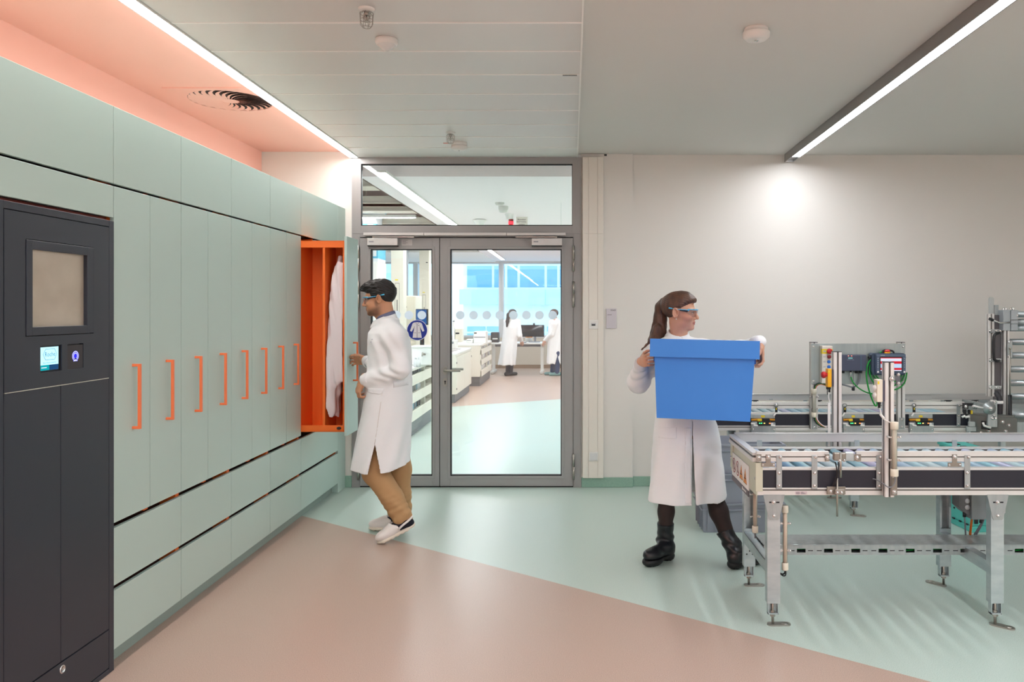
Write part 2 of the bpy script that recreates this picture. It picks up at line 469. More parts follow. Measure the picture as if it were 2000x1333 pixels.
Y = F * (ZC - CAM) / (VY - 76); x = PX(755, Y)
r = thing('motion_sensor', 'white cone shaped motion sensor on the metal panel ceiling', 'sensor', (x, Y, ZC - .062))
m = MB(); m.lathe((x, Y, ZC), [(.050, 0), (.054, -.003), (.055, -.02), (.048, -.03), (.044, -.031)], 32); obj('base_ring', m, M_WPL, r)
m = MB(); m.lathe((x, Y, ZC), [(.045, -.0295), (.03, -.044), (.012, -.058), (0, -.062)], 28); obj('lens', m, mat('milky_lens', (228, 226, 224), .25), r)
Y = F * (ZC - CAM) / (VY - 279); x = PX(897, Y)
r = thing('smoke_detector', 'round white smoke detector on the metal ceiling close to the door', 'smoke detector', (x, Y, ZC - .07))
m = MB(); m.lathe((x, Y, ZC), [(.060, 0), (.062, -.004), (.062, -.02), (.06, -.022)], 32); obj('base_ring', m, M_WPL, r)
m = MB(); m.use(M_WPL); m.lathe((x, Y, ZC), [(.058, -.022), (.063, -.026), (.063, -.044), (.05, -.058), (.02, -.064), (0, -.066)], 32); m.use(M_GREYPL); m.cyl((x, Y - .012, ZC - .062), (x, Y - .012, ZC - .068), .004, n=10)
obj('detector_head', m, M_WPL, r)
Y = F * (ZP - CAM) / (VY - 56); x = PX(1477, Y)
r = thing('emergency_light', 'round white emergency light puck on the plain ceiling', 'emergency light', (x, Y, ZP - .06))
m = MB(); m.lathe((x, Y, ZP), [(.056, 0), (.057, -.002), (.057, -.014), (.055, -.016)], 36); obj('base_ring', m, M_WPL, r)
m = MB(); m.lathe((x, Y, ZP), [(.055, -.016), (.064, -.019), (.066, -.024), (.064, -.04), (.05, -.054), (.034, -.057), (.0, -.057)], 36); obj('housing', m, M_WPL, r)
m = MB(); m.lathe((x, Y, ZP), [(.011, -.057), (.009, -.061), (0, -.062)], 16); obj('lens', m, M_CHROME, r)
# small stickers on the ceiling panels
Y = F * (ZC - CAM) / (VY - 280); m = MB(); m.box(PX(866, Y), PX(877, Y), Y - .02, Y + .012, ZC - .0015, ZC - .0002); tag(obj('sticker', m, mat('red_sticker', (226, 150, 140), .6)), 'small faded red sticker on ceiling panel left of smoke detector', 'sticker')
Y = F * (ZC - CAM) / (VY - 148); m = MB(); m.use(M_BLACK); m.box(PX(1099, Y), PX(1127, Y), Y - .02, Y - .0075, ZC - .0035, ZC - .001)
m.use(mat('paper', (236, 232, 222), .7)); m.box(PX(1099, Y), PX(1127, Y), Y - .03, Y - .02, ZC - .0035, ZC - .001)
m.use(M_BLACK)
for i in range(10): m.box(PX(1100 + i * 2.7, Y), PX(1100 + i * 2.7 + 1.4, Y), Y - .027, Y - .022, ZC - .0040, ZC - .0034)
tag(obj('ceiling_label', m), 'narrow black and white printed label strip on ceiling panel edge', 'label')

# ------------------------------------------------------------------ wall fittings right of the door
x0, x1 = .094, .272; yd = D - .05
r = thing('cable_duct', 'tall white cable duct on the wall right of the glass door', 'cable duct', ((x0 + x1) / 2, D - .025, .086))
m = MB(); m.box(x0, x1, yd + .004, D, .086, 2.868, .002); obj('duct_body', m, mat('duct_white', (238, 232, 222), .5), r)
m = MB()
for a, b in ((x0, x0 + .048), (x0 + .051, x0 + .127), (x0 + .130, x1)): m.box(a, b, yd, yd + .006, .09, 2.20, .0012); m.box(a, b, yd, yd + .006, 2.203, 2.866, .0012)
obj('duct_cover', m, mat('duct_white', (238, 232, 222), .5), r)
def outlet(px, py, label, kind):
    xx = PX(px, yd); z = PZ(py, yd)
    r = thing('network_socket' if kind == 'net' else 'wall_socket', label, 'socket', (xx, yd, z - .04))
    m = MB(); m.box(xx - .04, xx + .04, yd - .009, yd, z - .04, z + .04, .003); obj('cover_plate', m, M_WPL, r)
    m = MB()
    if kind == 'net':
        m.box(xx - .02, xx + .02, yd - .013, yd - .008, z - .012, z + .012); obj('hood', m, mat('socket_grey', (190, 188, 190), .5), r)
        m = MB(); m.box(xx - .015, xx + .015, yd - .0145, yd - .012, z - .01, z + .001); obj('port', m, M_BLACK, r)
    else:
        m.box(xx - .031, xx + .031, yd - .014, yd - .008, z - .03, z + .03, .003); obj('hinged_lid', m, mat('socket_white', (222, 222, 222), .4), r)
outlet(1159, 634, 'small network socket halfway up the white cable duct', 'net')
outlet(1159, 892, 'white covered wall socket low on the cable duct', 'lid')
m = MB(); ys_ = D - .012
xx0, xx1, z0, z1 = PX(1184, D), PX(1204, D), PZ(642, D), PZ(603, D)
r = thing('room_sign', 'small pale room number plate on the white wall beside the duct', 'sign', ((xx0 + xx1) / 2, D - .006, z0))
m.box(xx0, xx1, ys_, D, z0, z1, .0015); obj('plate', m, mat('sign_lilac_white', (214, 208, 214), .4), r)
m = MB(); m.text('25.623', (xx0 + .060, ys_ - .0004, z1 - .015), (1, 0, 0), (0, 0, 1), .0165, .0004, bold=True); obj('room_number', m, M_BLACK, r)
m = MB(); m.box(xx0 + .009, xx0 + .048, ys_ - .0006, ys_ - .0001, z1 - .057, z1 - .053)
obj('print_line', m, mat('print_soft', (120, 112, 112), .6), r)
m = MB(); m.box(PX(1180, D), PX(1185, D), D - .012, D, PZ(305, D), PZ(302, D)); tag(obj('cable_clip', m, M_BLACK), 'tiny black clip on the wall under the ceiling beside the duct', 'clip')
# ------------------------------------------------------------------ glazed double door with transom
def frosted(name, c):
    if name in MATS: return MATS[name]
    m = bpy.data.materials.new(name); m.use_nodes = True; nt = m.node_tree; nt.nodes.clear(); N = nt.nodes.new
    o, d, t, x = N('ShaderNodeOutputMaterial'), N('ShaderNodeBsdfDiffuse'), N('ShaderNodeBsdfTranslucent'), N('ShaderNodeMixShader')
    d.inputs['Color'].default_value = lin(c); t.inputs['Color'].default_value = lin(c); x.inputs['Fac'].default_value = .6
    nt.links.new(d.outputs[0], x.inputs[1]); nt.links.new(t.outputs[0], x.inputs[2]); nt.links.new(x.outputs[0], o.inputs['Surface'])
    MATS[name] = m; return m
def X_(px): return PX(px, D)
def Z_(py): return PZ(py, D)
r = thing('door_1', None, None, (-.916, D, 0), kind='structure')
m = MB(); y0, y1 = D - .012, D + .065
m.box(X_(688), X_(704), y0, y1, 0, Z_(308)); m.box(X_(1119.5), X_(1135), y0, y1, 0, Z_(308))
m.box(X_(704), X_(1119.5), y0, y1, Z_(320), Z_(308)); m.box(X_(704), X_(1119.5), y0, y1, Z_(463.5), Z_(442))
m.box(X_(688), X_(706), y0 - .004, y0, Z_(457), Z_(308), .001); m.box(X_(1118), X_(1135), y0 - .004, y0, Z_(457), Z_(308), .001)
m.box(X_(706), X_(1118), y0 - .004, y0, Z_(321), Z_(308), .001); m.box(X_(706), X_(1118), y0 - .004, y0, Z_(457), Z_(441.5), .001)
m.box(X_(688), X_(702.5), y0 - .004, y0, 0, Z_(458), .001); m.box(X_(1120.5), X_(1135), y0 - .004, y0, 0, Z_(458), .001)
m.box(X_(700), X_(708.5), D + .0505, y1, 0, Z_(463)); m.box(X_(1115), X_(1123), D + .0505, y1, 0, Z_(463)); m.box(X_(700), X_(1123), D + .0505, y1, Z_(469.5), Z_(462))
fr = obj('door_frame', m, M_GREYFRAME, r)
m = MB(); m.box(X_(704), X_(1119.5), D - .01, D + .06, 0, .011); m.box(X_(856.5), X_(862), D + .0505, D + .056, .011, Z_(466)); obj('threshold', m, M_GASKET, r)
def gasket_ring(m, a, b, c, d, w, ya, yb):
    m.box(a, b, ya, yb, d - w, d); m.box(a, b, ya, yb, c, c + w); m.box(a, a + w, ya, yb, c + w, d - w); m.box(b - w, b, ya, yb, c + w, d - w)
m = MB(); gasket_ring(m, X_(704), X_(1119.5), Z_(442), Z_(320), .011, D, D + .03); obj('gasket', m, M_GASKET, r)
m = MB(); m.box(X_(704) + .008, X_(1119.5) - .008, D + .012, D + .02, Z_(442) + .008, Z_(320) - .008); obj('transom_pane', m, glass('transom_glass', (250, 255, 254), .025), r)
def leaf(xa, xb, ga, gb, hinge_px, hinges):
    a, b, z0, z1 = X_(xa), X_(xb), .012, Z_(465.5); p, q, zt, zb = X_(ga), X_(gb), Z_(487), Z_(929.5)
    m = MB(); ya, yb = D - .018, D + .05
    m.box(a, p, ya, yb, z0, z1, .0015); m.box(q, b, ya, yb, z0, z1, .0015); m.box(p, q, ya, yb, z0, zb, .0015); m.box(p, q, ya, yb, zt, z1, .0015)
    w = .022                                             # glazing beads
    m.box(p - w, q + w, ya - .004, ya, zt - .001, zt + w, .001); m.box(p - w, q + w, ya - .004, ya, zb - w, zb + .001, .001)
    m.box(p - w, p, ya - .004, ya, zb, zt, .001); m.box(q, q + w, ya - .004, ya, zb, zt, .001)
    L = obj('door_leaf', m, M_GREYFRAME, r)
    m = MB(); gasket_ring(m, p - .001, q + .001, zb - .001, zt + .001, .009, D - .012, D + .03); obj('gasket', m, M_GASKET, L)
    m = MB(); m.box(p + .004, q - .004, D + .008, D + .016, zb + .004, zt - .004); obj('glass_pane', m, M_GLASS, L)
    for hy0, hy1 in hinges:
        m = MB(); x = X_(hinge_px); zc0, zc1 = Z_(hy1), Z_(hy0); h = (zc1 - zc0)
        m.cyl((x, D - .03, zc0), (x, D - .03, zc0 + h * .49), .0105, n=14); m.cyl((x, D - .03, zc0 + h * .51), (x, D - .03, zc1), .0105, n=14)
        m.cyl((x, D - .03, zc0 - .004), (x, D - .03, zc1 + .004), .008, n=12); m.box(x - .01, x + .01, D - .028, D - .014, zc0 + .01, zc1 - .01)
        obj('hinge', m, M_STEEL, L)
    return L, (p, q, zb, zt)
LH = [(481, 530), (551, 600), (887, 936)]
leafL, gl = leaf(704.5, 858.6, 725, 845, 701.5, LH)
leafR, gr = leaf(860, 1119, 880, 1097, 1120.2, LH)
for L, xs in ((leafL, (774, 798.5, 823.5)), (leafR, (898.6, 924.6, 950.4, 976, 1002.6, 1028, 1053.5, 1079.2))):
    m = MB()
    for px in xs: m.disc((X_(px), D + .0072, Z_(616)), (0, 1, 0), .0378, 32)
    obj('dot_marking', m, frosted('frosted_dot', (218, 226, 238)), L)
# lever handle, lock plate
def lever(sgn, yb, L):
    m = MB(); x, z = X_(870.3), Z_(724.3)
    pts = []
    for i in range(24):
        a = 2 * PI * i / 24; pts.append((x + .018 * math.cos(a), yb, z + .018 * math.sin(a) + (.018 if math.sin(a) > 0 else -.018)))
    m.prism(pts, (0, sgn * .007, 0))
    m.tube([(x, yb, z + .004), (x, yb + sgn * .045, z + .004), (x + .012, yb + sgn * .058, z + .004), (x + .14, yb + sgn * .058, z + .004)], .0105, 12)
    obj('lever_handle', m, M_STEEL, L)
    m = MB(); z2 = Z_(746.5)
    pts = [(x + .018 * math.cos(2 * PI * i / 24), yb, z2 + .018 * math.sin(2 * PI * i / 24) + (.02 if i < 12 else -.02)) for i in range(24)]
    m.use(M_STEEL); m.prism(pts, (0, sgn * .007, 0)); m.use(M_BLACK)
    m.cyl((x, yb + sgn * .0071, z2 + .006), (x, yb + sgn * .0085, z2 + .006), .008, n=14); m.box(x - .004, x + .004, yb + sgn * .0071, yb + sgn * .0085, z2 - .018, z2 + .006)
    obj('lock_plate', m, M_STEEL, L)
lever(-1, D - .018, leafR); lever(1, D + .05, leafR)
# closers and the shared slide rail
for a, b, L in ((721, 780, leafL), (1039, 1098, leafR)):
    m = MB(); m.use(mat('closer_silver', (206, 204, 202), .35, metal=.3)); m.box(X_(a), X_(b), D - .075, D - .018, Z_(481), Z_(467), .003)
    m.use(M_BLACK); m.box(X_(a) + .001, X_(b) - .001, D - .06, D - .018, Z_(482.5), Z_(481))
    m.use(mat('closer_print', (150, 150, 156), .5)); m.box(X_(a + 4), X_(a + 13), D - .0756, D - .075, Z_(475), Z_(472.5))
    obj('door_closer', m, None, L)
    m = MB(); c = X_((a + b) / 2); s_ = 1 if a < 800 else -1
    m.obox((c + s_ * .09, D - .06, Z_(464.5)), (.18, .008, .004)); m.cyl((c - s_ * .08, D - .055, Z_(468)), (c - s_ * .08, D - .055, Z_(463)), .009, n=10)
    obj('closer_arm', m, M_STEEL, L)
m = MB(); m.box(X_(713), X_(830), D - .06, D - .016, Z_(461.5), Z_(456), .002); m.box(X_(830.6), X_(990), D - .06, D - .016, Z_(461.5), Z_(456), .002); m.box(X_(990.6), X_(1105), D - .06, D - .016, Z_(461.5), Z_(456), .002)
obj('slide_rail', m, mat('closer_silver', (206, 204, 202), .35, metal=.3), r)
m = MB(); m.use(mat('label_silver', (196, 192, 190), .5)); m.box(X_(785.5), X_(806), D - .0195, D - .018, Z_(480), Z_(468.5))
m.use(mat('print_grey', (130, 126, 124), .6))
for i in range(4): m.box(X_(787), X_(797 - (i % 2) * 3), D - .0199, D - .0195, Z_(471 + i * 2.2), Z_(470.2 + i * 2.2))
obj('rating_label', m, None, leafL)

# round blue sign on the left pane
c = V(X_(814.5), D + .006, Z_(645.3)); rs = .0905
r2 = thing('lab_coat_sign', 'round blue lab coat sign stuck on the left glass door pane', 'sign', c - V(0, 0, rs))
m = MB(); m.cyl(c + V(0, .0014, 0), c + V(0, .0006, 0), rs, n=48); obj('white_rim', m, mat('sign_white', (240, 240, 246), .4), r2)
m = MB(); m.cyl(c + V(0, .0008, 0), c, rs * .955, n=48); obj('blue_disc', m, mat('sign_blue', (26, 56, 160), .4), r2)
m = MB(); s_ = rs / 20.2; W_ = mat('sign_white', (240, 240, 246), .4); m.use(W_)
def cp(lst): return [(c.x + a * s_, c.y - .0007, c.z - b * s_) for a, b in lst]
m.prism(cp([(-3.5, -15.5), (3.5, -15.5), (5.6, -14.5), (6, -7), (9, 15), (-9, 15), (-6, -7), (-5.6, -14.5)]), (0, .0002, 0))
up_ = lambda l_: [(x, y + .0003, z) for x, y, z in l_]
m.prism(up_(cp([(-6, -15), (-3, -11), (-10.5, 3), (-14, 1.6), (-9, -13)])), (0, .0003, 0)); m.prism(up_(cp([(6, -15), (9, -13), (14, 1.6), (10.5, 3), (3, -11)])), (0, .0003, 0))
m.use(mat('sign_ink', (60, 56, 96), .5))
for poly in ([(-.4, -10), (.4, -10), (.4, 15), (-.4, 15)], [(-3.4, -15.5), (-2.7, -15.5), (.3, -10), (-.3, -10)], [(3.4, -15.5), (2.7, -15.5), (-.3, -10), (.3, -10)],
             [(-5.8, 5), (-1.8, 5), (-1.8, 5.6), (-5.8, 5.6)], [(5.8, 5), (1.8, 5), (1.8, 5.6), (5.8, 5.6)], [(2, -9.6), (4.4, -9.6), (4.4, -8.6), (2, -8.6)],
             [(-5.7, -7), (-5.1, -7), (-7.6, 6), (-8.2, 6)], [(5.7, -7), (5.1, -7), (7.6, 6), (8.2, 6)]):
    m.prism([(x, y - .0006, z) for x, y, z in cp(poly)], (0, .0005, 0))
obj('coat_pictogram', m, None, r2)

# ------------------------------------------------------------------ locker wall
XF, XB = -1.97, -2.69
MODS = [(3.379, 3.963), (3.963, 4.547), (4.547, 5.133), (5.133, 5.716), (5.716, 6.617)]
ZT0, ZT1 = 2.090, 2.423
def board(y0, y1, z0, z1, g=.0023): 
    m = MB(); m.box(XF - .019, XF, y0 + g, y1 - g, z0, z1, .0012); return m
def carcass(y0, y1, z0, z1):
    m = MB(); m.use(M_ORANGE)
    for y in (y0 + .009, y1 - .009): m.box(XB, XF - .021, y - .0085, y + .0085, z0, z1)
    m.use(M_GAPSHADE); m.box(XB, XF - .10, y0 + .018, y1 - .018, z0, z1)  # dark box paints in the shade of the hollow interior
    return m
UL = ['first from the dark terminal', 'second from the dark terminal', 'third from the dark terminal', 'fourth from the dark terminal', 'wide one nearest the glass door']
allm = [(2.67, 3.379)] + MODS
for i, (a, b) in enumerate(allm):
    lab = 'mint top cupboard above the dark terminal' if i == 0 else 'mint top cupboard over the orange handled lockers, ' + UL[i - 1]
    r = thing('top_cupboard', lab, 'cupboard', (XF - .3, (a + b) / 2, ZT0), 'top row of mint cupboards')
    m = carcass(a, b, ZT0 + .002, ZT1 - .002); m.use(M_MINT); m.box(XB, XF - .02, a + .001, b - .001, ZT1 - .002, ZT1); obj('carcass', m, None, r)
    obj('flap_door', board(a, b, ZT0, ZT1), M_MINT, r)
m = board(2.67, 3.379, 1.943, 2.079); m.box(XB, XF - .02, 2.68, 3.37, 1.95, 2.06); r = tag(obj('filler_panel', m, M_MINT), 'blank mint filler board directly above the dark terminal', 'panel')
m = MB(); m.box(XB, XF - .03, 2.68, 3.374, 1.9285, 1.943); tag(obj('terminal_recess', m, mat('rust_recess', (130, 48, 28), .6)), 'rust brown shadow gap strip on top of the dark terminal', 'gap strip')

ORD = ['first', 'second', 'third', 'fourth', 'fifth', 'sixth', 'seventh', 'eighth']
def make_locker(y0, y1, label):
    r = thing('locker', label, 'locker', (XF - .3, (y0 + y1) / 2, .61), 'mint lockers with orange handles')
    obj('carcass', carcass(y0, y1, .612, 2.086), None, r)
    d = obj('door', board(y0, y1, .628, 2.079), M_MINT, r)
    m = MB(); yc = (y0 + y1) / 2; t = .0065
    m.box(XF + .025, XF + .037, yc - t, yc + t, 1.012, 1.304, .001); m.box(XF, XF + .026, yc - t, yc + t, 1.012, 1.024, .001); m.box(XF, XF + .026, yc - t, yc + t, 1.292, 1.304, .001)
    obj('handle', m, M_HANDLE, d)
    return r
w0 = (5.716 - 3.379) / 8
L0 = make_locker(3.379, 3.379 + w0, 'tall mint locker with orange handle, first beside the dark terminal')
for i in range(1, 8):
    dup(L0, (0, w0 * i, 0), 'tall mint locker with orange handle, ' + ORD[i] + (' from the dark terminal' if i < 7 else ' from the terminal, beside the open orange one'))
dup(L0, (0, 6.02 - 3.379, 0), 'tall mint locker hidden just behind the pulled-out orange locker')
dup(L0, (0, 6.32 - 3.379, 0), 'tall mint locker last before the end panel, behind the pulled-out one')

for i, (a, b) in enumerate(MODS):
    r = thing('drawer_unit', 'low mint unit of two drawers under the lockers, ' + UL[i], 'drawers', (XF - .3, (a + b) / 2, .06), 'mint drawer units under the lockers')
    obj('carcass', carcass(a, b, .083, .611), None, r)
    obj('drawer', board(a, b, .358, .606), M_MINT, r); obj('drawer', board(a, b, .083, .336), M_MINT, r)
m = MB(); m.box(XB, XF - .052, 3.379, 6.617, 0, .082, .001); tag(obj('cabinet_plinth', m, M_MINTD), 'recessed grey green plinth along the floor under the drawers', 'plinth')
m = MB(); m.box(XB, XF, 6.6185, D - .006, .0, 2.423, .0015); tag(obj('end_panel', m, M_MINT), 'narrow mint end panel closing the locker wall next to the door', 'panel')

m = MB(); m.box(XB, XF, 2.630, 2.648, 0, 2.423, .0015); tag(obj('end_panel', m, M_MINT), 'mint end panel on the near side of the dark terminal', 'panel')

# the pulled-out orange locker
y0, y1 = 5.718, 6.006
r = thing('pull_out_locker', 'open pull-out locker, orange inside, with mint front and orange handle', 'locker', (-1.80, (y0 + y1) / 2, .655))
m = MB(); m.box(-1.652, -1.632, y0 - .014, y1 - .012, .628, 2.079, .0012); fp = obj('front_panel', m, M_MINT, r)
m = MB(); yc = 5.865; t = .0065
m.box(-1.632 + .025, -1.632 + .037, yc - t, yc + t, 1.012, 1.304, .001); m.box(-1.632, -1.632 + .026, yc - t, yc + t, 1.012, 1.024, .001); m.box(-1.632, -1.632 + .026, yc - t, yc + t, 1.292, 1.304, .001)
obj('handle', m, M_HANDLE, fp)
XI = -2.55
m = MB(); m.box(XI, -1.652, y0, y1 - .01, 2.040, 2.048, .001); m.box(XI, -1.652, y0, y0 + .006, 1.997, 2.048, .001); m.box(XI, -1.652, y1 - .016, y1 - .01, 1.997, 2.048, .001); obj('top_tray', m, M_ORANGE, r)
m = MB(); m.box(XI, -1.652, y0, y1 - .01, .655, .665, .001); m.box(XI, -1.652, y0, y0 + .006, .655, .703, .001); obj('bottom_tray', m, M_ORANGE, r)
m = MB(); m.box(XI, -1.652, y1 - .022, y1 - .010, .66, 2.045); obj('rear_board', m, M_ORANGE, r)
m = MB(); m.box(-1.815, -1.797, y0 + .002, y1 - .022, .665, 2.04, .001); obj('divider', m, M_ORANGE, r)
m = MB(); m.box(-1.985, -1.975, y0 + .002, y1 - .022, .665, 2.04, .001); obj('side_board', m, M_ORANGE, r)
m = MB(); m.box(-1.666, -1.652, y0, y1 - .01, .665, 2.04, .001); obj('front_board', m, M_ORANGE, r)
m = MB(); m.tube([(-1.667, 5.86, 1.955), (-1.69, 5.86, 1.955), (-1.695, 5.86, 1.965)], .004, 8); m.cyl((-1.667, 5.86, 1.955), (-1.672, 5.86, 1.955), .012, n=12); obj('coat_hook', m, M_CHROME, r)
m = MB()
for zz in (2.02, 1.97): m.cyl((-1.816, 5.78, zz), (-1.822, 5.78, zz), .006, n=10)
m.cyl((-1.87, 5.76, .665), (-1.87, 5.76, .672), .006, n=10); obj('screw', m, M_CHROME, r)
m = MB(); m.use(mat('shoe_dark', (40, 30, 30), .6)); m.ball((-1.695, 5.76, .682), (.026, .06, .017), 14); m.use(M_RED); m.box(-1.716, -1.704, 5.735, 5.745, .678, .69)
tag(obj('folded_shoe', m), 'dark item lying on the tray of the open orange locker', 'shoe')

# ------------------------------------------------------------------ dark terminal
XT = -1.965
def YT(px): return F * -XT / (VX - px)
r = thing('return_terminal', 'tall anthracite terminal with screen and keypad at the left picture edge', 'terminal', (-2.3, 3.01, 0))
m = MB(); m.use(M_DARK); m.box(XB, XT - .016, 2.651, 3.372, 0, 1.927)
fw = .003
m.box(XT - .016, XT, 2.651, 2.717, 0, 1.927, .001); m.box(XT - .016, XT, 3.338, 3.372, 0, 1.927, .001); m.box(XT - .016, XT, 2.717, 3.338, 1.900, 1.927, .001); m.box(XT - .016, XT, 2.717, 3.338, 0, .022, .001)
obj('housing', m, None, r)
ha, hb, hz0, hz1 = 2.827, 3.229, 1.450, 1.804; ia, ib, iz0, iz1 = 2.862, 3.185, 1.484, 1.768
m = MB(); a, b, z0, z1 = 2.720, 3.335, 1.259, 1.897
m.box(XT - .016, XT, a, ha, z0, z1); m.box(XT - .016, XT, hb, b, z0, z1); m.box(XT - .016, XT, ha, hb, hz1, z1)
da, db, dz0, dz1 = 2.906, 3.028, 1.316, 1.413; ra, rb, rz0, rz1 = 3.062, 3.161, 1.314, 1.410
m.box(XT - .016, XT, ha, hb, dz1, hz0); m.box(XT - .016, XT, ha, hb, z0, dz0 - .002)
m.box(XT - .016, XT, ha, da, dz0 - .002, dz1); m.box(XT - .016, XT, db, ra, dz0 - .002, dz1); m.box(XT - .016, XT, rb, hb, dz0 - .002, dz1)
up = obj('upper_panel', m, M_DARK, r)
m = MB(); g = .003
for q in ((ha + g, ia, hz0 + g, hz1 - g), (ib, hb - g, hz0 + g, hz1 - g), (ia, ib, iz1, hz1 - g), (ia, ib, hz0 + g, iz0)): m.box(XT - .03, XT + .002, *q, .001)
h = obj('hatch_frame', m, M_DARK, r)
m = MB(); m.box(XT - .016, XT - .014, ia, ib, iz0, iz1); obj('hatch_shutter', m, mat('beige_steel', (204, 192, 175), .42, metal=.35, vary=((6, 6, 9), (188, 175, 157), .7)), h)
m = MB(); m.box(XT - .016, XT, 2.720, 3.0205, .192, 1.255, .001); obj('lower_door', m, M_DARK, r)
m = MB(); m.box(XT - .016, XT, 3.0235, 3.335, .192, 1.255, .001); obj('lower_door', m, M_DARK, r)
m = MB(); m.box(XT - .016, XT, 2.720, 3.335, .026, .187, .001); bp = obj('base_panel', m, M_DARK, r)
m = MB(); m.lathe((XT, 3.03, .160), [(.016, 0), (.016, .003), (.012, .004), (.012, .0025), (0, .0025)], 24, (1, 0, 0)); m.use(M_CHROME); obj('lock', m, M_CHROME, bp)
m = MB(); m.box(XT - .001, XT + .0012, 2.722, 3.334, 1.2555, 1.2585); obj('bright_seam', m, mat('seam_alu', (214, 212, 200), .35, metal=.6), r)
# display
m = MB(); m.box(XT - .016, XT - .006, da, db, dz0 - .001, dz1); dp = obj('display', m, M_BLACK, r)
xs = XT - .0055; sa, sb, sz0, sz1 = da + .004, db - .012, dz0 + .004, dz1 - .006
m = MB(); m.box(xs - .0005, xs, sa, sb, sz0 + .02, sz1); obj('screen', m, lamp('screen_pale', (176, 230, 250), .72), dp)
m = MB(); m.use(lamp('screen_teal', (24, 176, 186), .45)); m.box(xs - .0005, xs, sa, (sa + sb) / 2, sz0, sz0 + .02); m.use(lamp('screen_navy', (40, 84, 130), .4)); m.box(xs - .0005, xs, (sa + sb) / 2, sb, sz0, sz0 + .02); obj('screen_buttons', m, None, dp)
m = MB(); cy, cz = (sa + sb) / 2 + .004, sz1 - .028; m.use(lamp('screen_logo', (70, 150, 200), .4)); xl = xs + .0006
hx = [(-.040, 0), (-.026, .021), (.026, .021), (.040, 0), (.026, -.021), (-.026, -.021)]; hi = [(a * .95, b * .93) for a, b in hx]
for i in range(6):
    j = (i + 1) % 6; m.poly([(xl, cy + hx[i][0], cz + hx[i][1]), (xl, cy + hx[j][0], cz + hx[j][1]), (xl, cy + hi[j][0], cz + hi[j][1]), (xl, cy + hi[i][0], cz + hi[i][1])])
m.text('Roche', (xl, cy, cz), (0, 1, 0), (0, 0, 1), .024, .0002)
m.text('Bitte Wäsche einwerfen', (xl, cy - .002, cz - .031), (0, 1, 0), (0, 0, 1), .0078, .0002)
m.use(lamp('screen_white', (230, 250, 255), .5)); m.box(xl - .0002, xl, sa + .008, sa + .038, sz0 + .009, sz0 + .012)
obj('screen_print', m, None, dp)
# card reader
m = MB(); m.box(XT - .016, XT - .001, ra + .001, rb - .001, rz0, rz1 - .001, .0008); rd = obj('card_reader', m, mat('reader_plum', (40, 32, 38), .35), r)
m = MB(); m.use(lamp('reader_glow', (130, 130, 255), 1.7)); cy, cz = (ra + rb) / 2, (rz0 + rz1) / 2 + .002; xr = XT - .0004
def arc(r0, r1, a0, a1, n=20):
    for i in range(n):
        t0, t1 = [math.radians(a0 + (a1 - a0) * k / n) for k in (i, i + 1)]
        m.poly([(xr, cy + rr * math.cos(t), cz + rr * math.sin(t)) for rr, t in ((r0, t0), (r1, t0), (r1, t1), (r0, t1))])
arc(.0165, .020, -50, 230); arc(.010, .0135, -60, 240)
m.poly([(xr, cy - .014, cz - .020), (xr, cy + .014, cz - .020), (xr, cy + .008, cz - .014), (xr, cy - .008, cz - .014)])
m.use(lamp('reader_core', (50, 44, 240), .7)); m.disc((xr, cy, cz), (1, 0, 0), .0085, 20)
obj('glowing_symbol', m, None, rd)
# ------------------------------------------------------------------ laboratory behind the door
Y0L = D + .18; XLL, XLR = -8.9, 2.4; ZL = 2.80
M_LABW = mat('lab_white_paint', (248, 248, 245), .7)
M_LABBEN = mat('lab_bench_white', (238, 234, 222), .45)
M_LABTOP = mat('lab_top_white', (246, 245, 240), .35)
M_LABPL = mat('lab_plinth_grey', (112, 114, 118), .45)
M_BEAM = mat('cream_service_beam', (222, 212, 196), .55)
M_BROWN = mat('brown_slab', (104, 88, 80), .8)
mb = MB(); mb.box(XLL - .1, XLL, Y0L, YL, 0, 3.6); struct('wall_lab_left', mb, M_LABW)
mb = MB(); mb.box(XLR, XLR + .1, Y0L, YL, 0, 3.6); struct('wall_lab_right', mb, M_LABW)
mb = MB(); mb.box(-2.0, XLR, Y0L, 7.41, 2.90, 3.0); mb.box(-2.0, XLR, 7.41, 7.44, 2.80, 3.0); mb.box(-2.0, XLR, 7.44, YL, ZL, ZL + .06)
struct('ceiling_lab', mb, mat('lab_ceiling_enamel', (252, 244, 246), .6))
mb = MB(); mb.box(XLL, -2.0, Y0L, YL, 3.5, 3.6); mb.box(-2.02, -2.0, Y0L, YL, 2.80, 3.5); struct('ceiling_slab', mb, M_BROWN)
mb = MB(); mb.box(XLL, -2.0, 17.0, YL, 2.78, 2.84); struct('ceiling_lab_back', mb, M_LABW)
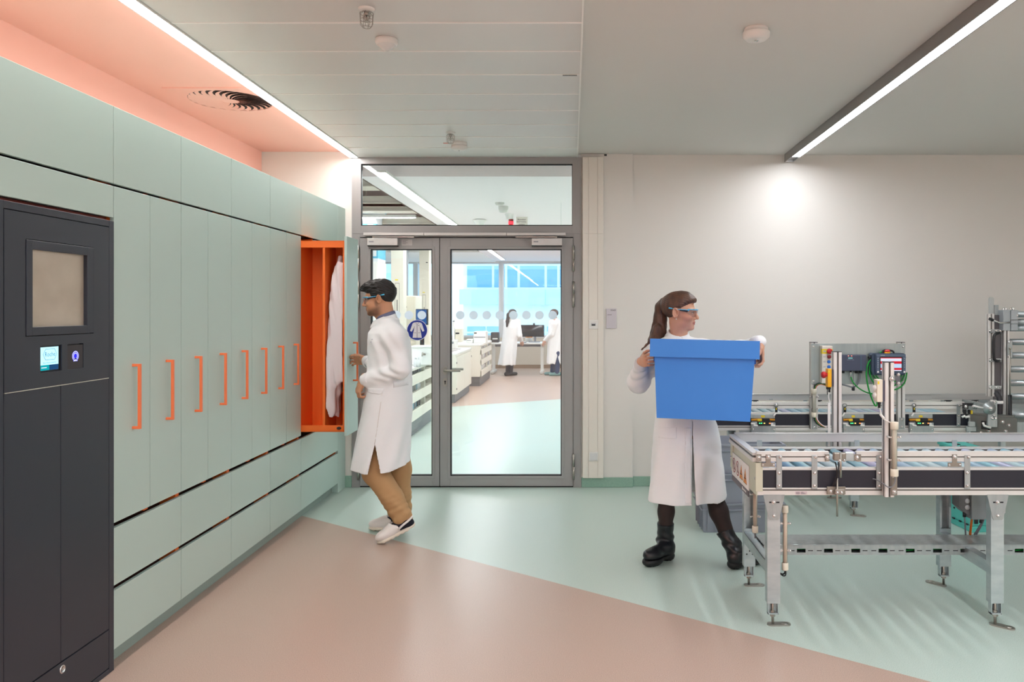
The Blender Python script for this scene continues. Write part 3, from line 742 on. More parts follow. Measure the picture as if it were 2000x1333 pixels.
# window wall
mb = MB(); mb.box(XLL, XLR, YL, YL + .25, 0, .80); mb.box(XLL, XLR, YL, YL + .25, 2.80, 3.6); struct('wall_lab_back', mb, mat('sill_wall', (206, 198, 184), .7))
mb = MB(); mb.box(XLL, XLR, YL - .02, YL, 0, .09); struct('baseboard_lab', mb, mat('lab_skirting', (150, 126, 106), .6))
xs = [XLL, -6.3, -4.1, -1.852, .40, XLR]
for i in range(5):
    w = thing('window_%d' % (i + 1), None, None, ((xs[i] + xs[i + 1]) / 2, YL + .1, .80), kind='structure')
    m = MB(); a, b = xs[i] + .001, xs[i + 1] - .001; t = .062
    m.box(a, a + t, YL - .02, YL + .2, .80, 2.80); m.box(b - t, b, YL - .02, YL + .2, .80, 2.80); m.box(a + t, b - t, YL - .02, YL + .2, .80, .86); m.box(a + t, b - t, YL - .02, YL + .2, 2.74, 2.80)
    obj('window_frame', m, mat('window_grey', (206, 208, 210), .4), w)
    m = MB(); m.box(a + t, b - t, YL + .1, YL + .11, .86, 2.74); obj('pane', m, glass('window_glass', (246, 252, 255), .05), w)
# lamps
ceiling_strip('strip_light', 'long ceiling light line in the laboratory seen through the transom', -1.72, 7.06, -1.72, 19.6, .10, 2.777, 2.797, M_WPL, M_LAMPLAB)
ceiling_strip('strip_light', 'unseen added laboratory light profile above the benches at left', -4.6, 8.2, -4.6, 17.0, .10, 2.78, 2.84, M_WPL, M_LAMPLAB)  # out of view, added to make the laboratory bright
ceiling_strip('strip_light', 'unseen added laboratory light line on the far right side', 1.2, 7.6, 1.2, 19.0, .10, 2.777, 2.797, M_WPL, M_LAMPLAB)  # another unseen strip added for the laboratory's brightness

# open service ceiling over the benches
for i, (yy, z, hgt, x0, x1) in enumerate(((8.0, 2.99, .17, -5.6, -2.06), (9.0, 2.93, .11, -6.5, -2.05), (10.2, 2.90, .10, -6.5, -2.05), (11.2, 2.93, .07, -6, -2.05), (12.3, 2.86, .12, -6.5, -2.05), (13.6, 2.9, .08, -6.5, -2.05))):
    m = MB(); m.box(x0, x1, yy - .14, yy + .14, z, z + hgt, .004); m.box(x0, x1, yy - .16, yy + .16, z, z + .015)
    for k in range(3): m.box(x1 - .3 - .9 * k, x1 - .27 - .9 * k, yy - .015, yy + .015, z + hgt, 3.5)
    tag(obj('service_beam', m, M_BEAM), 'cream service beam in the open laboratory ceiling, ' + ['nearest the glass transom', 'second behind the transom', 'third behind the transom', 'fourth behind the transom', 'fifth behind the transom', 'farthest from the transom'][i], 'beam', 'service beams in the open ceiling')
m = MB(); m.use(M_WPL); m.box(-3.7, -2.3, 11.55, 11.63, 2.90, 2.94); m.use(M_LAMPLAB); m.box(-3.69, -2.31, 11.56, 11.62, 2.893, 2.90)
tag(obj('tube_light', m), 'short white tube light among the laboratory service beams', 'light')
m = MB()
for z, yy in ((3.2, 9.6), (3.3, 10.9), (3.25, 12.9)): m.cyl((-7, yy, z), (-2.1, yy, z), .05, n=12)
tag(obj('pipe_run', m, mat('pipe_grey', (150, 140, 134), .5)), 'grey pipes running above the laboratory service beams', 'pipes')

# tall cupboard with boxes on top
m = MB(); r = thing('tall_cupboard', 'tall white laboratory cupboard carrying blue and white boxes', 'cupboard', (-3.3, 11.9, 0))
m.box(-3.75, -2.87, 11.6, 12.15, 0, 2.25, .004); obj('body', m, M_LABW, r)
m = MB(); m.box(-3.74, -3.315, 11.58, 11.6, .1, 2.23, .002); obj('door', m, M_LABW, r); m = MB(); m.box(-3.305, -2.88, 11.58, 11.6, .1, 2.23, .002); obj('door', m, M_LABW, r)
for k, (z0, z1, dx, lb) in enumerate(((2.25, 2.60, .02, 'lowest blue and white box on top of the tall laboratory cupboard'), (2.60, 2.955, -.03, 'middle blue and white box on top of the tall cupboard'), (2.955, 3.21, .03, 'topmost blue and white box in the stack on the cupboard'))):
    r = thing('storage_box', lb, 'box', (-3.2 + dx, 11.85, z0), 'boxes on the tall cupboard')
    m = MB(); m.use(mat('carton_white', (236, 240, 244), .6)); m.box(-3.55 + dx, -2.89 + dx, 11.62, 12.1, z0 + .001, z1); obj('carton', m, None, r)
    m = MB(); m.box(-3.552 + dx, -2.888 + dx, 11.618, 12.102, z0 + .05, z0 + (z1 - z0) * .62); obj('blue_band', m, mat('carton_blue', (98, 194, 226), .6), r)
    m = MB(); m.box(-2.99 + dx, -2.91 + dx, 11.614, 11.618, z0 + .08, z0 + .2); obj('paper_label', m, mat('carton_white', (236, 240, 244), .6), r)

# benches: islands running away to the left, their ends on the aisle
def bench(name, label, x1, y0, y1, ztop, zb, shelves, x0=-6.2, holes=None):
    r = thing(name, label, 'bench', ((x0 + x1) / 2, (y0 + y1) / 2, 0))
    m = MB(); m.box(x0, x1 - .035, y0 + .03, y1 - .03, 0, zb - .001); obj('plinth', m, M_LABPL, r)
    m = MB(); m.box(x0, x1 + .004, y0 - .004, y1 + .004, ztop - .03, ztop, .003); obj('worktop', m, M_LABTOP, r)
    if shelves:
        m = MB(); m.box(x0, x1 - .30, y0, y1, zb, ztop - .0305); obj('body', m, M_LABBEN, r)
        ym = y0 + (y1 - y0) * .56
        m = MB(); zs = shelves
        for y in (y0 + .011, ym, y1 - .011): m.box(x1 - .30, x1, y - .011, y + .011, zb, ztop - .0305)
        for z0, z1 in zs:
            m.box(x1 - .30, x1 - .002, y0 + .022, y1 - .022, z0, z0 + .012)
        prev = zb
        for (a, b) in zs:                       # (bottom of opening, top of opening)
            m.box(x1 - .016, x1 + .001, y0, y1, prev, a); prev = b
        m.box(x1 - .016, x1 + .001, y0, y1, prev, ztop - .0305)
        obj('end_shelf', m, M_LABBEN, r)
    else:
        m = MB(); m.box(x0, x1 - .02, y0, y1, zb, ztop - .0305); obj('body', m, M_LABBEN, r)
        ym = (y0 + y1) / 2
        for k, (a, b) in enumerate(((y0 + .003, ym - .002), (ym + .002, y1 - .003))):
            m = MB(); m.box(x1 - .02, x1, a, b, zb + .004, ztop - .06, .001); d = obj('door', m, M_LABBEN, r)
            m = MB()
            for z in (zb + .09, ztop - .16): m.box(x1 - .002, x1 + .006, (a if k == 0 else b) - .02, (a if k == 0 else b) + .02, z - .016, z + .016)
            obj('hinge', m, M_ALUD, d)
    return r
b1 = bench('lab_bench', 'white laboratory bench with three open end shelves behind the man', -1.92, 9.40, 10.95, .835, .19, ((.305, .408), (.518, .622), (.738, .80)))
b2 = bench('lab_bench', 'white low waste cabinet bench with hinged doors beyond the door handle', -1.90, 12.96, 14.85, .82, .14, None)
b3 = bench('lab_bench', 'farthest white laboratory bench with open end shelves left of the desk', -1.816, 15.75, 17.75, .84, .19, ((.305, .42), (.52, .63), (.73, .80)))
m = MB()
for a in (0, .22, .44): m.box(-2.35 + a * 0 - .05, -2.02, 13.3 + a * 2, 13.55 + a * 2, .8201, .824)
tag(obj('waste_flap', m, mat('flap_grey', (170, 160, 158), .5)), 'grey waste chute flaps set in the top of the low cabinet bench', 'flap')
rnd = random.Random(3)
def fill(x1, y0, y1, z0, kinds, grp, where):
    y = y0; k = 0
    while y < y1 - .05:
        w = rnd.uniform(.05, .11); h = rnd.uniform(.06, .10) * (1.0 if z0 < .7 else .6)
        c = rnd.choice(kinds); m = MB(); m.use(mat('item_%d%d%d' % c, c, .5))
        if rnd.random() < .5: m.box(x1 - .16, x1 - .03, y, y + w * .9, z0, z0 + h, .003)
        else: m.cyl((x1 - .07, y + w / 2, z0), (x1 - .07, y + w / 2, z0 + h), w * .42, n=12); m.cyl((x1 - .07, y + w / 2, z0 + h), (x1 - .07, y + w / 2, z0 + h + .012), w * .25, n=12)
        tag(obj('supply_pot', m), where, 'supplies', grp); y += w + .012; k += 1
KD = [(60, 64, 70), (120, 160, 178), (210, 214, 216), (150, 150, 148), (86, 90, 96)]
for zz, nm in ((.317, 'bottom'), (.530, 'middle'), (.75, 'top')):
    fill(-1.92, 9.45, 10.2, zz, KD, 'supplies on the near bench, ' + nm + ' shelf', 'small container on the ' + nm + ' end shelf of the bench behind the man')
KE = [(220, 222, 226), (196, 198, 204), (170, 160, 160), (236, 232, 228)]
for zz, nm in ((.317, 'bottom'), (.532, 'middle'), (.742, 'top')):
    fill(-1.816, 15.8, 17.6, zz, KE, 'supplies on the far bench, ' + nm + ' shelf', 'pale box on the ' + nm + ' end shelf of the farthest bench')

# media columns
for (px, w, Y, z0, lb) in ((779, .160, 10.25, .835, 'cream media column rising from the bench behind the man'), (830.5, .172, 13.9, .82, 'paler cream media column on the second laboratory bench')):
    xc = PX(px, Y); r = thing('media_column', lb, 'column', (xc, Y, z0))
    m = MB(); m.box(xc - w / 2, xc + w / 2, Y - .1, Y + .1, z0, 2.60 if Y < 12 else 2.78, .004); obj('body', m, mat('column_cream', (230, 222, 206), .5), r)
    m = MB(); zc = 1.55 + (35 if Y < 12 else 10) * Y / F * .6
    for a, b, c_, d_ in ((-.03, .03, .19, .196), (-.03, .03, -.196, -.19), (-.03, -.026, -.19, .19), (.026, .03, -.19, .19)): m.box(xc + a, xc + b, Y - .102, Y - .1, zc + c_, zc + d_)
    m.box(xc - .006, xc + .006, Y - .103, Y - .1, zc - .19, zc - .02); obj('flow_gauge', m, mat('gauge_grey', (120, 116, 112), .5), r)
    m = MB(); m.box(xc + .03, xc + .065, Y - .102, Y - .1, 2.36, 2.375); obj('number_plate', m, M_BLACK, r)
    m = MB(); m.box(xc - .028, xc + .012, Y - .102, Y - .1, zc + .23, zc + .245); obj('warning_tag', m, M_YLAB, r)
m = MB(); xc = PX(794, 12.9); m.box(xc - .03, xc + .02, 12.85, 12.95, .82, 2.9); tag(obj('cable_riser', m, mat('riser_grey', (150, 154, 160), .5)), 'thin grey riser between the two cream media columns', 'riser')

# instruments on the near bench
Y = 10.55; r = thing('lab_instrument', 'large cream instrument with dark window on the bench behind the man', 'instrument', (PX(785, Y), Y, .835))
xa, xb = PX(752, Y), PX(811.5, Y)
m = MB(); m.box(xa, xb, Y, Y + .45, 1.30, 1.73, .012); m.box(xa, xb, Y + .05, Y + .45, .86, 1.31, .006); obj('housing', m, M_CREAM, r)
m = MB(); m.box(xa + .02, PX(794, Y), Y - .004, Y, 1.17, 1.585); m.use(M_BLACK); obj('dark_window', m, mat('grey_window', (150, 144, 136), .3), r)
m = MB(); m.box(xa + .02, PX(794.8, Y), Y - .008, Y - .004, 1.565, 1.59); obj('window_rim', m, mat('window_rim', (60, 52, 56), .4), r)
m = MB(); m.tube([(PX(775, Y) + .11 * math.cos(t * PI / 24), Y - .002, 1.59 + .11 * math.sin(t * PI / 24)) for t in range(25)], .002, 5); obj('curved_seam', m, mat('seam_grey', (150, 144, 136), .5), r)
Y = 10.38; r = thing('lab_monitor', 'dark monitor with bright blue picture on the near bench', 'monitor', (PX(826, Y), Y, .835))
m = MB(); m.box(PX(812, Y), PX(836, Y), Y, Y + .03, 1.34, 1.55, .004); m.box(PX(820, Y), PX(828, Y), Y + .01, Y + .03, .85, 1.35); m.box(PX(814, Y), PX(834, Y), Y - .05, Y + .1, .836, .85, .003); obj('casing', m, M_BLACK, r)
m = MB(); m.box(PX(812.6, Y), PX(833, Y), Y - .001, Y, 1.352, 1.54); obj('screen', m, lamp('blue_screen', (60, 120, 200), .3), r)
Y = 9.95; r = thing('lab_sink', 'white raised sink unit with taps on the near bench', 'sink', (PX(822, Y), Y, .835))
m = MB(); m.box(PX(800, Y), PX(844, Y), Y, Y + .3, .836, 1.06, .01); m.box(PX(800, Y), PX(844, Y), Y - .01, Y + .32, 1.06, 1.08, .004); obj('basin', m, M_LABTOP, r)
m = MB(); m.tube([(PX(828, Y), Y - .02, .98), (PX(828, Y), Y - .1, 1.0), (PX(828, Y), Y - .12, .96)], .009, 8); m.box(PX(826, Y), PX(831, Y), Y - .03, Y, .965, .99); obj('tap', m, M_STEEL, r)
Y = 9.72
for k, px in enumerate((812, 818)):
    m = MB(); m.cyl((PX(px, Y), Y, .835), (PX(px, Y), Y, .93), .026, n=14); m.cyl((PX(px, Y), Y, .93), (PX(px, Y), Y, .955), .012, n=10)
    tag(obj('bottle', m, mat('bottle_white', (226, 226, 226), .35)), ('white bottle next to the sign', 'white bottle nearer the door stile')[k] + ' on the near bench', 'bottle', 'bottles on the near bench')

# things on the far benches
def lab_box(name, cat, label, px0, px1, py0, py1, Y, dep, m_, extra=None):
    zb = .841 if Y > 15.7 else .821; m = MB(); m.box(PX(px0, Y), PX(px1, Y), Y, Y + dep, zb, PZ(py0, Y), .006)
    r = thing(name, label, cat, (PX((px0 + px1) / 2, Y), Y, zb)); obj('casing', m, m_, r)
    if extra:
        for nm, a, b, c_, d_, mm in extra:
            m = MB(); m.box(PX(a, Y), PX(b, Y), Y - .006, Y, PZ(d_, Y), PZ(c_, Y)); obj(nm, m, mm, r)
    return r
lab_box('lab_device', 'device', 'white boxy device with black mark on the farthest bench', 925, 949, 648, 671.5, 16.3, .4, M_LABTOP, [('black_mark', 926, 931, 650, 652, M_BLACK), ('tray_lip', 926, 948, 658, 660, M_GREYPL)])
lab_box('lab_device', 'device', 'low white device left of the boxy one on the farthest bench', 911, 924, 663, 672, 16.4, .3, M_LABTOP, [('slot', 912, 920, 665, 666, M_GREYPL)])
lab_box('lab_device', 'device', 'cream balance with dark display on the second bench', 889, 902, 643, 662, 16.9, .3, M_CREAM, [('display', 890, 897, 650, 653, M_BLACK)])
lab_box('lab_tower', 'device', 'slim white column device standing at the left of the right pane', 883.5, 888, 625, 668, 16.9, .1, M_LABTOP, [('cap_ring', 883.8, 887.7, 627, 629, M_GREYPL)])
lab_box('lab_box', 'box', 'white box on the low cabinet bench behind the lever handle', 880, 890, 665, 681, 14.3, .3, M_WPL, [('label', 881, 886, 668, 672, M_GREYPL)])
# desk with monitor and printer
r = thing('desk', 'white height adjustable desk below the laboratory windows', 'desk', (-1.3, 18.95, 0))
m = MB(); m.box(-2.02, -.64, 18.6, 19.4, .715, .745, .004); obj('desk_top', m, M_LABTOP, r)
for px in (963.5, 1058.5):
    x = PX(px, 18.9); m = MB(); m.box(x - .035, x + .035, 18.95, 19.05, .06, .715); m.box(x - .04, x + .04, 18.62, 19.36, .02, .07, .006); m.cyl((x - .03, 18.66, 0), (x + .03, 18.66, 0 + .02), .02, n=10)
    obj('leg', m, M_WPL, r)
m = MB(); m.box(-1.9, -.72, 18.98, 19.02, .64, .715); obj('cross_rail', m, M_GREYPL, r)
Y = 19.05; r = thing('wide_monitor', 'wide black monitor on the desk between the two people', 'monitor', (PX(1038, Y), Y, .745))
m = MB(); n = 10
pa = [(PX(1013 + 50.0 * i / n, Y), Y - .10 * (2 * i / n - 1) ** 2) for i in range(n + 1)]
va = m.verts([(x, y, PZ(658, Y)) for x, y in pa]); vb = m.verts([(x, y, PZ(635, Y)) for x, y in pa]); vc = m.verts([(x, y + .03, PZ(658, Y)) for x, y in pa]); vd = m.verts([(x, y + .03, PZ(635, Y)) for x, y in pa])
for i in range(n):
    m.face([va[i], va[i + 1], vb[i + 1], vb[i]], True); m.face([vc[i], vd[i], vd[i + 1], vc[i + 1]], True); m.face([vb[i], vb[i + 1], vd[i + 1], vd[i]]); m.face([va[i], vc[i], vc[i + 1], va[i + 1]])
m.face([va[0], vb[0], vd[0], vc[0]]); m.face([va[n], vc[n], vd[n], vb[n]])
obj('screen', m, mat('monitor_black', (16, 18, 28), .25), r)
m = MB(); m.box(PX(1043, Y), PX(1047, Y), Y + .03, Y + .06, .76, 1.0); m.box(PX(1033, Y), PX(1055, Y), Y - .08, Y + .14, .745, .76, .004); obj('stand', m, M_GREYPL, r)
m = MB(); m.box(PX(1041, Y), PX(1045, Y), Y - .02, Y + .02, PZ(635, Y), PZ(631.5, Y), .004); obj('webcam', m, M_BLACK, r)
Y = 18.9; r = thing('label_printer', 'black label printer on the left end of the desk', 'printer', (PX(966, Y), Y + .12, .745))
m = MB(); m.box(PX(958.5, Y), PX(974, Y), Y, Y + .25, .746, .99, .012); obj('casing', m, mat('printer_black', (40, 40, 44), .45), r)
m = MB(); m.box(PX(962, Y), PX(972, Y), Y - .004, Y, .82, .85); obj('paper_slot', m, M_WPL, r)
m = MB(); m.box(PX(961, Y), PX(973, Y), Y - .003, Y, .87, .975); obj('front_lid', m, mat('printer_lid', (62, 62, 66), .4), r)
m = MB(); m.box(PX(1019, 18.8), PX(1028, 18.8), 18.72, 18.84, .745, .757, .003); tag(obj('keyboard', m, M_BLACK), 'small dark keyboard on the desk by the woman in the laboratory', 'keyboard')
m = MB(); m.box(PX(1036, 18.8), PX(1056, 18.8), 18.66, 18.88, .745, .749); tag(obj('paper_sheet', m, M_WPL), 'white paper sheet lying on the laboratory desk', 'paper')
for k, px in enumerate((1028, 1031.5, 1035, 1038.5)):
    m = MB(); x = PX(px, 19.2); m.use(M_WPL); m.cyl((x, 19.2, .745), (x, 19.2, .85), .020, n=12); m.use(mat('orange_lid', (238, 150, 70), .5)); m.cyl((x, 19.2, .85), (x, 19.2, .882), .021, n=12)
    tag(obj('small_bottle', m), 'orange capped bottle lined up under the wide monitor', 'bottle', 'orange bottles under the monitor')

# ceiling fittings in the laboratory
def puck(px, py, rad, h, label, cat, name, mm=mat('puck_shaded_white', (214, 212, 206), .5)):  # white plastic greyed, side shading put into its colour
    Y = F * (ZL - CAM) / (VY - py); x = PX(px, Y); m = MB(); m.lathe((x, Y, ZL), [(rad, 0), (rad, -h * .5), (rad * .75, -h), (0, -h)], 20); return tag(obj(name, m, mm), label, cat)
puck(976, 396, .055, .03, 'small white sensor on the laboratory ceiling seen through the transom, nearer one', 'sensor', 'ceiling_sensor')
puck(983, 403, .06, .075, 'white smoke detector behind the small sensor on the laboratory ceiling', 'smoke detector', 'smoke_detector')
Y = F * 1.25 / (VY - 429); x = PX(937, Y); m = MB(); m.lathe((x, Y, ZL), [(.075, .0), (.10, -.012), (.095, -.02), (.06, -.05), (.045, -.12), (0, -.125)], 28); tag(obj('ceiling_antenna', m, M_WPL), 'white funnel shaped antenna under the laboratory ceiling', 'antenna')
Y = F * 1.25 / (VY - 418); x = PX(995, Y); r = thing('alarm_beacon', 'alarm beacon with glowing red lamp on the laboratory ceiling', 'beacon', (x, Y, 2.62))
m = MB(); m.lathe((x, Y, ZL), [(.062, 0), (.062, -.02), (.05, -.03), (.045, -.07), (.0, -.075)], 24); obj('base', m, M_WPL, r)
m = MB(); m.cyl((x + .02, Y, ZL - .07), (x + .02, Y, ZL - .10), .032, n=16); m.cyl((x + .02, Y, ZL - .14), (x + .02, Y, ZL - .17), .03, n=16); obj('beacon_body', m, M_DRED, r)
m = MB(); m.cyl((x + .02, Y, ZL - .10), (x + .02, Y, ZL - .14), .033, n=16); obj('lamp', m, lamp('beacon_red', (255, 40, 50), 2.0), r)
Y = 10.55; r = thing('hanging_sign', 'small white German text sign hanging from the laboratory ceiling', 'sign', (PX(1019, Y), Y, 2.60))
m = MB(); m.box(PX(1008, Y), PX(1030.5, Y), Y, Y + .006, 2.62, PZ(424, Y)); m.box(PX(1008, Y), PX(1008.4, Y), Y, Y + .006, PZ(424, Y), ZL); m.box(PX(1030, Y), PX(1030.5, Y), Y, Y + .006, PZ(424, Y), ZL); obj('plate', m, mat('sign_cream', (226, 224, 214), .5), r)
m = MB()
for k, t in enumerate(('Betreiber', 'Störmelde-', 'system')): m.text(t, (PX(1019, Y), Y - .001, PZ(429 + 4.6 * k, Y)), (1, 0, 0), (0, 0, 1), .030, .0005)
obj('lettering', m, M_BLACK, r)
Y = 9.2; m = MB(); m.box(PX(1095, Y), PX(1096.6, Y), Y, Y + .02, PZ(522, Y), 2.45); m.box(PX(1095.7, Y), PX(1095.9, Y), Y + .009, Y + .011, 2.45, ZL); tag(obj('exit_sign', m, mat('exit_green', (20, 130, 90), .4)), 'narrow green hanging sign at the right edge of the door pane', 'sign')

# ------------------------------------------------------------------ across the courtyard
YB = 38.0
M_FW = mat('facade_white', (230, 238, 244), .6); M_FC = mat('facade_cyan_panel', (176, 222, 240), .5)
M_FG = mat('facade_glass', (92, 164, 216), .08, spec=.8); M_FG2 = mat('facade_blind', (136, 188, 232), .3)
def fx(px): return PX(px, YB)
def fz(py): return PZ(py, YB)
r = thing('office_building', 'pale blue office building across the courtyard behind the laboratory windows', 'building', (0, YB + 3, -6))
m = MB(); m.box(fx(903), 9, YB + .3, YB + 8, -6, 9); obj('wall', m, M_FW, r)
def band(z0, z1, nm='spandrel'):
    m = MB(); m.box(fx(899), fx(973.4), YB - .35, YB + .3, z0, z1); m.box(fx(973.8), fx(1065.4), YB - .35, YB + .3, z0, z1); m.box(fx(1065.8), 9, YB - .35, YB + .3, z0, z1); obj(nm, m, M_FC, r)
for k in (-2, -1, 0, 1, 2): band(fz(595.5) + k * 3.3, fz(565.5) + k * 3.3)
FH = 3.3
for k in (-1, 0, 1):
    dz = k * FH
    for a, b in ((911, 947), (949.5, 985)), ((990, 1025.5), (1028, 1063)), ((1068, 1104), (1107, 1142)), ((1146, 1180), (1183, 1218)):
        for p, q in (a, b):
            m = MB(); m.box(fx(p), fx(q), YB + .26, YB + .32, fz(515) + dz, fz(505) + dz); obj('window', m, M_FG2, r)
        w = (b[1] - a[0])
        for p, q in ((a[0], a[0] + w * .655), (a[0] + w * .72, b[1])) if a[0] < 980 else ((a[0], a[0] + w * .27), (a[0] + w * .34, b[1])):
            m = MB(); m.box(fx(p), fx(q), YB + .26, YB + .32, fz(561) + dz, fz(519) + dz); f = obj('window', m, M_FG, r)
            m = MB(); m.box(fx(p), fx(q), YB + .25, YB + .27, fz(526) + dz, fz(519) + dz); obj('blind', m, M_FG2, f)
r = thing('far_building', 'pale distant building seen through the left door pane', 'building', (-16, 62, -6))
m = MB(); m.box(-21.5, -13.2, 60, 66, -8, 5.8); obj('wall', m, mat('far_facade', (200, 230, 246), .6), r)
m = MB()
for k in range(9): m.box(-21 + k * .9, -20.85 + k * .9, 59.9, 60, -8, 5.5)
for zz in (-2, 1.0, 4.0): m.box(-21.5, -13.2, 59.85, 60, zz, zz + .3)
obj('facade_grid', m, mat('far_grid', (160, 206, 236), .6), r)
m = MB(); m.box(-60, 40, 21.2, 90, -8.2, -8); tag(obj('ground', m, mat('courtyard_paving', (190, 200, 208), .8)), kind='structure')

w = bpy.data.worlds.new('sky'); SC.world = w; w.use_nodes = True
bg = w.node_tree.nodes['Background']; bg.inputs['Color'].default_value = (.72, .87, 1.0, 1); bg.inputs['Strength'].default_value = 1.2

# ------------------------------------------------------------------ camera
cam = bpy.data.cameras.new('camera'); co_ = bpy.data.objects.new('camera', cam); COL.objects.link(co_)
co_.location = (0, 0, CAM); co_.rotation_euler = (PI / 2, 0, 0)
cam.sensor_width = 36; cam.lens = F * 36 / 2000; cam.shift_x = -(VX - 1000) / 2000; cam.shift_y = (VY - 666.5) / 2000; cam.clip_start = .05; cam.clip_end = 300
SC.camera = co_
SC.view_settings.view_transform = 'Standard'; SC.view_settings.look = 'None'; SC.view_settings.exposure = 1.12; SC.view_settings.gamma = 1; SC.view_settings.use_curve_mapping = False
SC.cycles.use_denoising = True
SC.cycles.max_bounces = 8; SC.cycles.diffuse_bounces = 4; SC.cycles.glossy_bounces = 3; SC.cycles.transparent_max_bounces = 16; SC.cycles.transmission_bounces = 6
SC.cycles.sample_clamp_indirect = 6; SC.cycles.caustics_reflective = False; SC.cycles.caustics_refractive = False
# ------------------------------------------------------------------ roller conveyors
M_PRINT = mat('print_dark', (60, 58, 64), .6)
def foot_pad(m, x, y, ang, L=.115, w=.042, h=.007, z0=0.0):
    c_, s_ = math.cos(ang), math.sin(ang); pts = []
    for i in range(20):
        a = 2 * PI * i / 20; u = math.cos(a) * w / 2 + (L - w if math.cos(a) > 0 else 0); v = math.sin(a) * w / 2
        pts.append((x + u * c_ - v * s_, y + u * s_ + v * c_, z0))
    m.prism(pts, (0, 0, h))
    u = L - w - .008; m.lathe((x + u * c_, y + u * s_, z0 + h), [(.017, 0), (.015, .003), (.006, .005), (0, .005)], 14)

def conveyor_leg(root, x, y, ztop, front, ang, w=.063):
    """telescopic floor leg: C profile, inner section, threaded foot"""
    L = None; m = MB(); h = w / 2; t = .004; d = .045; zb = .112
    m.use(M_ZINC)
    if front:      # closed face towards the aisle
        m.box(x - h, x + h, y, y + t, zb, ztop); m.box(x - h, x - h + t, y + t, y + d, zb, ztop); m.box(x + h - t, x + h, y + t, y + d, zb, ztop)
    else:          # open face towards the aisle, closing plate below
        m.box(x - h, x + h, y + d - t, y + d, zb, ztop); m.box(x - h, x - h + t, y, y + d - t, zb, ztop); m.box(x + h - t, x + h, y, y + d - t, zb, ztop)
        m.box(x - h + t, x - h + .012, y, y + t, .33, ztop); m.box(x + h - .012, x + h - t, y, y + t, .33, ztop)
        m.box(x - h + t, x + h - t, y + .002, y + .006, zb, .325)
        m.use(M_BLACK)
        for a, b in ((0, .20), (-.016, .182), (.016, .182)): m.cyl((x + a, y + .0015, b), (x + a, y + .0026, b), .0045, n=10)
    L = obj('leg', m, None, root)
    m = MB(); m.box(x - h + .006, x + h - .006, y + d - .012, y + d - .008, .055, .3); m.box(x - h + .006, x - h + .01, y + .008, y + d - .012, .055, .3); m.box(x + h - .01, x + h - .006, y + .008, y + d - .012, .055, .3)
    m.box(x - h + .006, x + h - .006, y + .008, y + d - .012, .055, .062); obj('inner_section', m, M_ZINC, L)
    m = MB(); m.cyl((x, y + .022, .004), (x, y + .022, .15), .0065, n=10); m.cyl((x, y + .022, .043), (x, y + .022, .054), .013, n=6, smooth=False); m.cyl((x, y + .022, .063), (x, y + .022, .072), .012, n=6, smooth=False)
    obj('threaded_rod', m, M_STEEL, L)
    m = MB(); foot_pad(m, x - .006, y + .022, ang); obj('foot', m, M_STEEL, L)
    return L

def bracket_plate(root, x, yf, z0, z1, w, screws, name='strap_bracket'):
    m = MB(); m.use(M_ZINCP); m.box(x - w / 2, x + w / 2, yf - .004, yf, z0, z1, .001)
    m.use(M_CHROME)
    for sx, sz in screws: m.screw((x + sx, yf - .004, sz), (0, -1, 0), .0075, .006)
    return obj(name, m, None, root)

